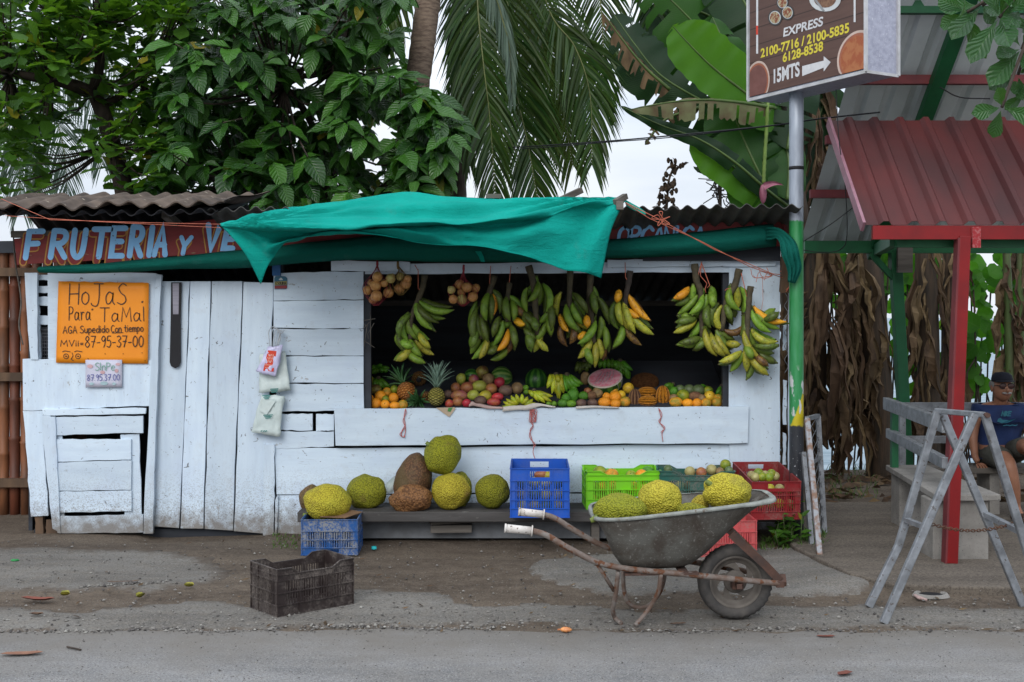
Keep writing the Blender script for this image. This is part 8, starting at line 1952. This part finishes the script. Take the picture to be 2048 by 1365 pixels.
# ---------------------------------------------------------------- litter on the ground
def litter(name, px, py, ln, wd, rot, mat, label, cat, curl=.25, seed=1, grp=None):
    c = GP(px, py); zg = hgt(c.x, c.y) + .016; c.z = zg; m = MB(); rows = []
    for i in range(9):
        u = i/8*2-1; w_ = wd*.5*math.sqrt(max(0, 1-u*u))**.9 + .001
        rows.append([V((u*ln/2, k*w_, curl*ln*.22*(u*u) + abs(k)*w_*curl*1.6 + .004*noise.noise(V((u*3, k, seed))))) for k in (-1,-.5,0,.5,1)])
    m.grid(rows); o = m.build(name, mat); o.location = c; o.rotation_euler = (0, 0, R(rot)); ORG[o.name] = c
    return tag(o, label, cat, grp)
def build_litter():
    RD = M('dead_leaf_red', (0.17,0.048,0.030), (0.10,0.034,0.024), 25, .7); TN = M('dead_leaf_tan', (0.25,0.125,0.075), (0.17,0.08,0.05), 20, .7); YL = M('fallen_leaf_yellow', (0.28,0.245,0.03), (0.16,0.17,0.03), 25, .6); BR = M('dead_leaf_brown', (0.11,0.065,0.04), (0.07,0.04,0.028), 25, .8)
    litter('dead_leaf', 76, 1206, .21, .05, -8, RD, 'curled dark red dead leaf on the road verge at the far left', 'leaf', .35, 1); litter('dead_leaf', 44, 1316, .20, .05, 8, TN, 'pinkish tan dead leaf lying on the asphalt bottom left', 'leaf', .2, 2)
    litter('fallen_leaf', 130, 1197, .055, .040, 15, YL, 'yellow fallen leaf just right of the dark red leaf', 'leaf', .8, 3); litter('fallen_leaf', 281, 1199, .06, .04, 60, YL, 'half yellow half pink leaf bit left of the brown crate', 'leaf', .8, 4); litter('fallen_leaf', 378, 1181, .06, .035, 0, YL, 'yellow leaf beside a pale pebble, nearest the brown crate', 'leaf', .8, 5)
    litter('dead_leaf', 245, 1172, .20, .02, 8, BR, 'long thin brown leaf sliver on the left verge', 'leaf', .1, 6); litter('dead_leaf', 73, 1236, .08, .03, 0, BR, 'small dark brown leaf crumb near the road edge at the left', 'leaf', .4, 7); litter('dead_leaf', 1028, 1082, .12, .03, -20, TN, 'dry tan leaf on the dirt under the barrow handles', 'leaf', .3, 8)
    litter('dead_leaf', 1070, 1076, .11, .05, 20, BR, 'brown crumpled leaf under the barrow handles', 'leaf', .5, 9); litter('dead_leaf', 1356, 1254, .09, .025, 10, BR, 'flat brown leaf on the road below the barrow legs', 'leaf', .2, 10); litter('dead_leaf', 1652, 1279, .10, .03, 0, RD, 'reddish leaf strip on the road right of the wheel', 'leaf', .1, 11); litter('dead_leaf', 1690, 1356, .09, .04, 30, RD, 'red-brown leaf at the very bottom of the road', 'leaf', .3, 12)
    litter('yellow_peel', 740, 1083, .17, .05, 4, YL, 'yellow-green fruit peel in the shade under the bench', 'peel', .15, 13)
    m = MB(); c = GP(748,1101); c.z = hgt(c.x,c.y)+.012; m.lathe([(.0,.020),(.017,.019),(.019,.015),(.019,.0)], 14, Matrix.Translation(c)); tag(m.build('bottle_cap', M('cap_cyan', (0.02,0.42,0.45), rough=.4)), 'small cyan bottle cap on the dirt by the blue crate', 'bottle cap')
    m = MB(); c = GP(30,1126); c.z = hgt(c.x,c.y)+.012; m.ball(c, (.030,.02,.008), 10, 5, lambda d, q: q*(1+.3*noise.noise(d*3))); tag(m.build('green_scrap', M('scrap_green', (0.02,0.25,0.06), rough=.4)), 'green plastic scrap on the verge at the left edge', 'scrap')
    m = MB(); c = GP(1132,1268); c.z = hgt(c.x,c.y)+.022; m.ball(c, (.030,.020,.014), 14, 8, lambda d, q: q*(1+.18*noise.noise(d*3)+.10*math.sin(d.x*14))); m.bar(c+V((-.045,0,0)), c+V((-.02,0,.002)), .008, .006); tag(m.build('fruit_husk', fruit_mat('husk', (0.42,0.17,0.06), (0.22,0.07,0.03), (0.5,0.36,0.22), scale=30)), 'small orange-brown fruit husk on the road left of the barrow legs', 'husk')
    m = MB(); m.tube([GP(134,1294,.02), GP(148,1297,.02), GP(162,1300,.018)], .005, 6); tag(m.build('twig', BARK), 'short dark twig on the asphalt at the lower left', 'twig')
    m = MB(); c = GP(1862,1195,.0); m.lathe([(.001,.022),(.045,.021),(.055,.018),(.060,.004)], 16, Matrix.Translation(c) @ Matrix.Scale(1.3,4,(1,0,0))); m.mi = 1; m.lathe([(.060,.003),(.062,.026),(.074,.028),(.085,.008)], 16, Matrix.Translation(c) @ Matrix.Scale(1.3,4,(1,0,0))); tag(m.build('drain_hole', [BLACK, CONC]), 'dark drain mouth in the kerb edge below the steel trestle', 'drain')
    m = MB()
    for k in range(3): m.tube(smooth([GP(1828,1190,.012), GP(1836+k*3,1196,.02), GP(1846+k*4,1199+k,.012)], 4), .008, 5)
    tag(m.build('plastic_litter', NEWSP), 'pinkish plastic scraps beside the drain mouth', 'litter')
    rn = random.Random(44); m = MB()
    def stone(x, y, s_, z0=0.0):
        c = V((x, y, hgt(x, y)+z0+s_*.25)); d = [V((1,0,0)),V((-1,0,0)),V((0,1,0)),V((0,-1,0)),V((0,0,.7)),V((0,0,-.6))]; q = Matrix.Rotation(rn.uniform(0,6), 3, 'Z')
        m.add([c + (q @ p)*s_*rn.uniform(.6,1.2) for p in d], [(0,2,4),(2,1,4),(1,3,4),(3,0,4),(2,0,5),(1,2,5),(3,1,5),(0,3,5)])
    for i in range(3800):
        py = 1075 + 190*rn.random()**.8; p = GP(rn.uniform(-60,2100), py)
        if p.x > 2.0 and p.y > 6.9: continue
        stone(p.x, p.y, .0026 + .0105*rn.random()**3.5, .008)
    for i in range(500): p = GP(rn.uniform(-20,2070), rn.uniform(1265,1365)); stone(p.x, p.y, .0022 + .005*rn.random()**4, .012)
    for i in range(260): p = GP(rn.gauss(900,260), rn.gauss(1255,6)); stone(p.x, p.y, .003 + .009*rn.random()**2, .012)
    for ln in ([(-60,1262),(120,1268),(300,1262),(420,1268),(560,1262)],[(600,1262),(700,1256),(840,1262),(1010,1258)],[(1240,1262),(1400,1268),(1560,1262),(1760,1266),(2100,1262)],[(160,1180),(260,1174),(330,1170)]):
        q = smooth([GP(x, y, .0) for x, y in ln], 14)
        for a_, b_ in zip(q, q[1:]):
            for k in range(5):
                p = a_.lerp(b_, rn.random()) + V((0, rn.gauss(0, .018), 0)); stone(p.x, p.y, .004 + .012*rn.random()**3, .008)
    for i in range(5200):
        p = GP(rn.uniform(-20,2070), 1262 + 110*rn.random()**.8); s_ = .0026 + .0042*rn.random()**2; stone(p.x, p.y, s_, .0115 - s_*.35)
    tag(m.build('gravel', M('gravel', (0.19,0.178,0.165), (0.09,0.083,0.076), 20, .9, island=True, ovar=.7)), 'loose grit and pebbles over the dirt and road edge', 'gravel', kind='stuff')
    m = MB()
    for i in range(150):
        p = GP(rn.uniform(-40,2080), 1078 + 190*rn.random())
        if p.x > 2.0 and p.y > 6.9: continue
        p.z = hgt(p.x,p.y)+.014; a = rn.uniform(0,6.28); d = V((math.cos(a), math.sin(a), 0)); s_ = V((-d.y, d.x, 0)); L_ = rn.uniform(.008,.035); w_ = L_*rn.uniform(.12,.4)
        m.grid([[p-d*L_, p-d*L_+s_*.001],[p-s_*w_, p+s_*w_+V((0,0,.006))],[p+d*L_+V((0,0,.008)), p+d*L_+s_*.001+V((0,0,.008))]])
    for i in range(240):
        p = V((rn.uniform(2.05,5.2), rn.uniform(10.2,12.2), 0)); p.z = hgt(p.x,p.y)+.02; a = rn.uniform(0,6.28); d = V((math.cos(a), math.sin(a), .1)); s_ = V((-d.y, d.x, .2)); L_ = rn.uniform(.03,.16); w_ = L_*rn.uniform(.1,.35)
        m.grid([[p-d*L_, p-d*L_+s_*.002],[p-s_*w_, p+s_*w_+V((0,0,.03))],[p+d*L_, p+d*L_+s_*.002]])
    tag(m.build('leaf_litter', DRYLEAF), 'crumbs of dry leaves scattered over the verge and behind the shelter', 'leaf litter', kind='stuff')
build_litter()
# ---------------------------------------------------------------- tidy: put the origin of every single-mesh thing at its own base
def recentre():
    for o in list(COL.objects):
        if o.type != 'MESH' or o.parent or o.get('kind') == 'structure' or o.data.users > 1: continue
        if o.location.length > 1e-6: continue
        co = np.empty(len(o.data.vertices)*3); o.data.vertices.foreach_get('co', co); co = co.reshape(-1, 3)
        c = V(((co[:,0].min()+co[:,0].max())/2, (co[:,1].min()+co[:,1].max())/2, co[:,2].min()))
        for ob in [o] + list(o.children_recursive): ob.data.transform(Matrix.Translation(-c))
        o.location = c
recentre()
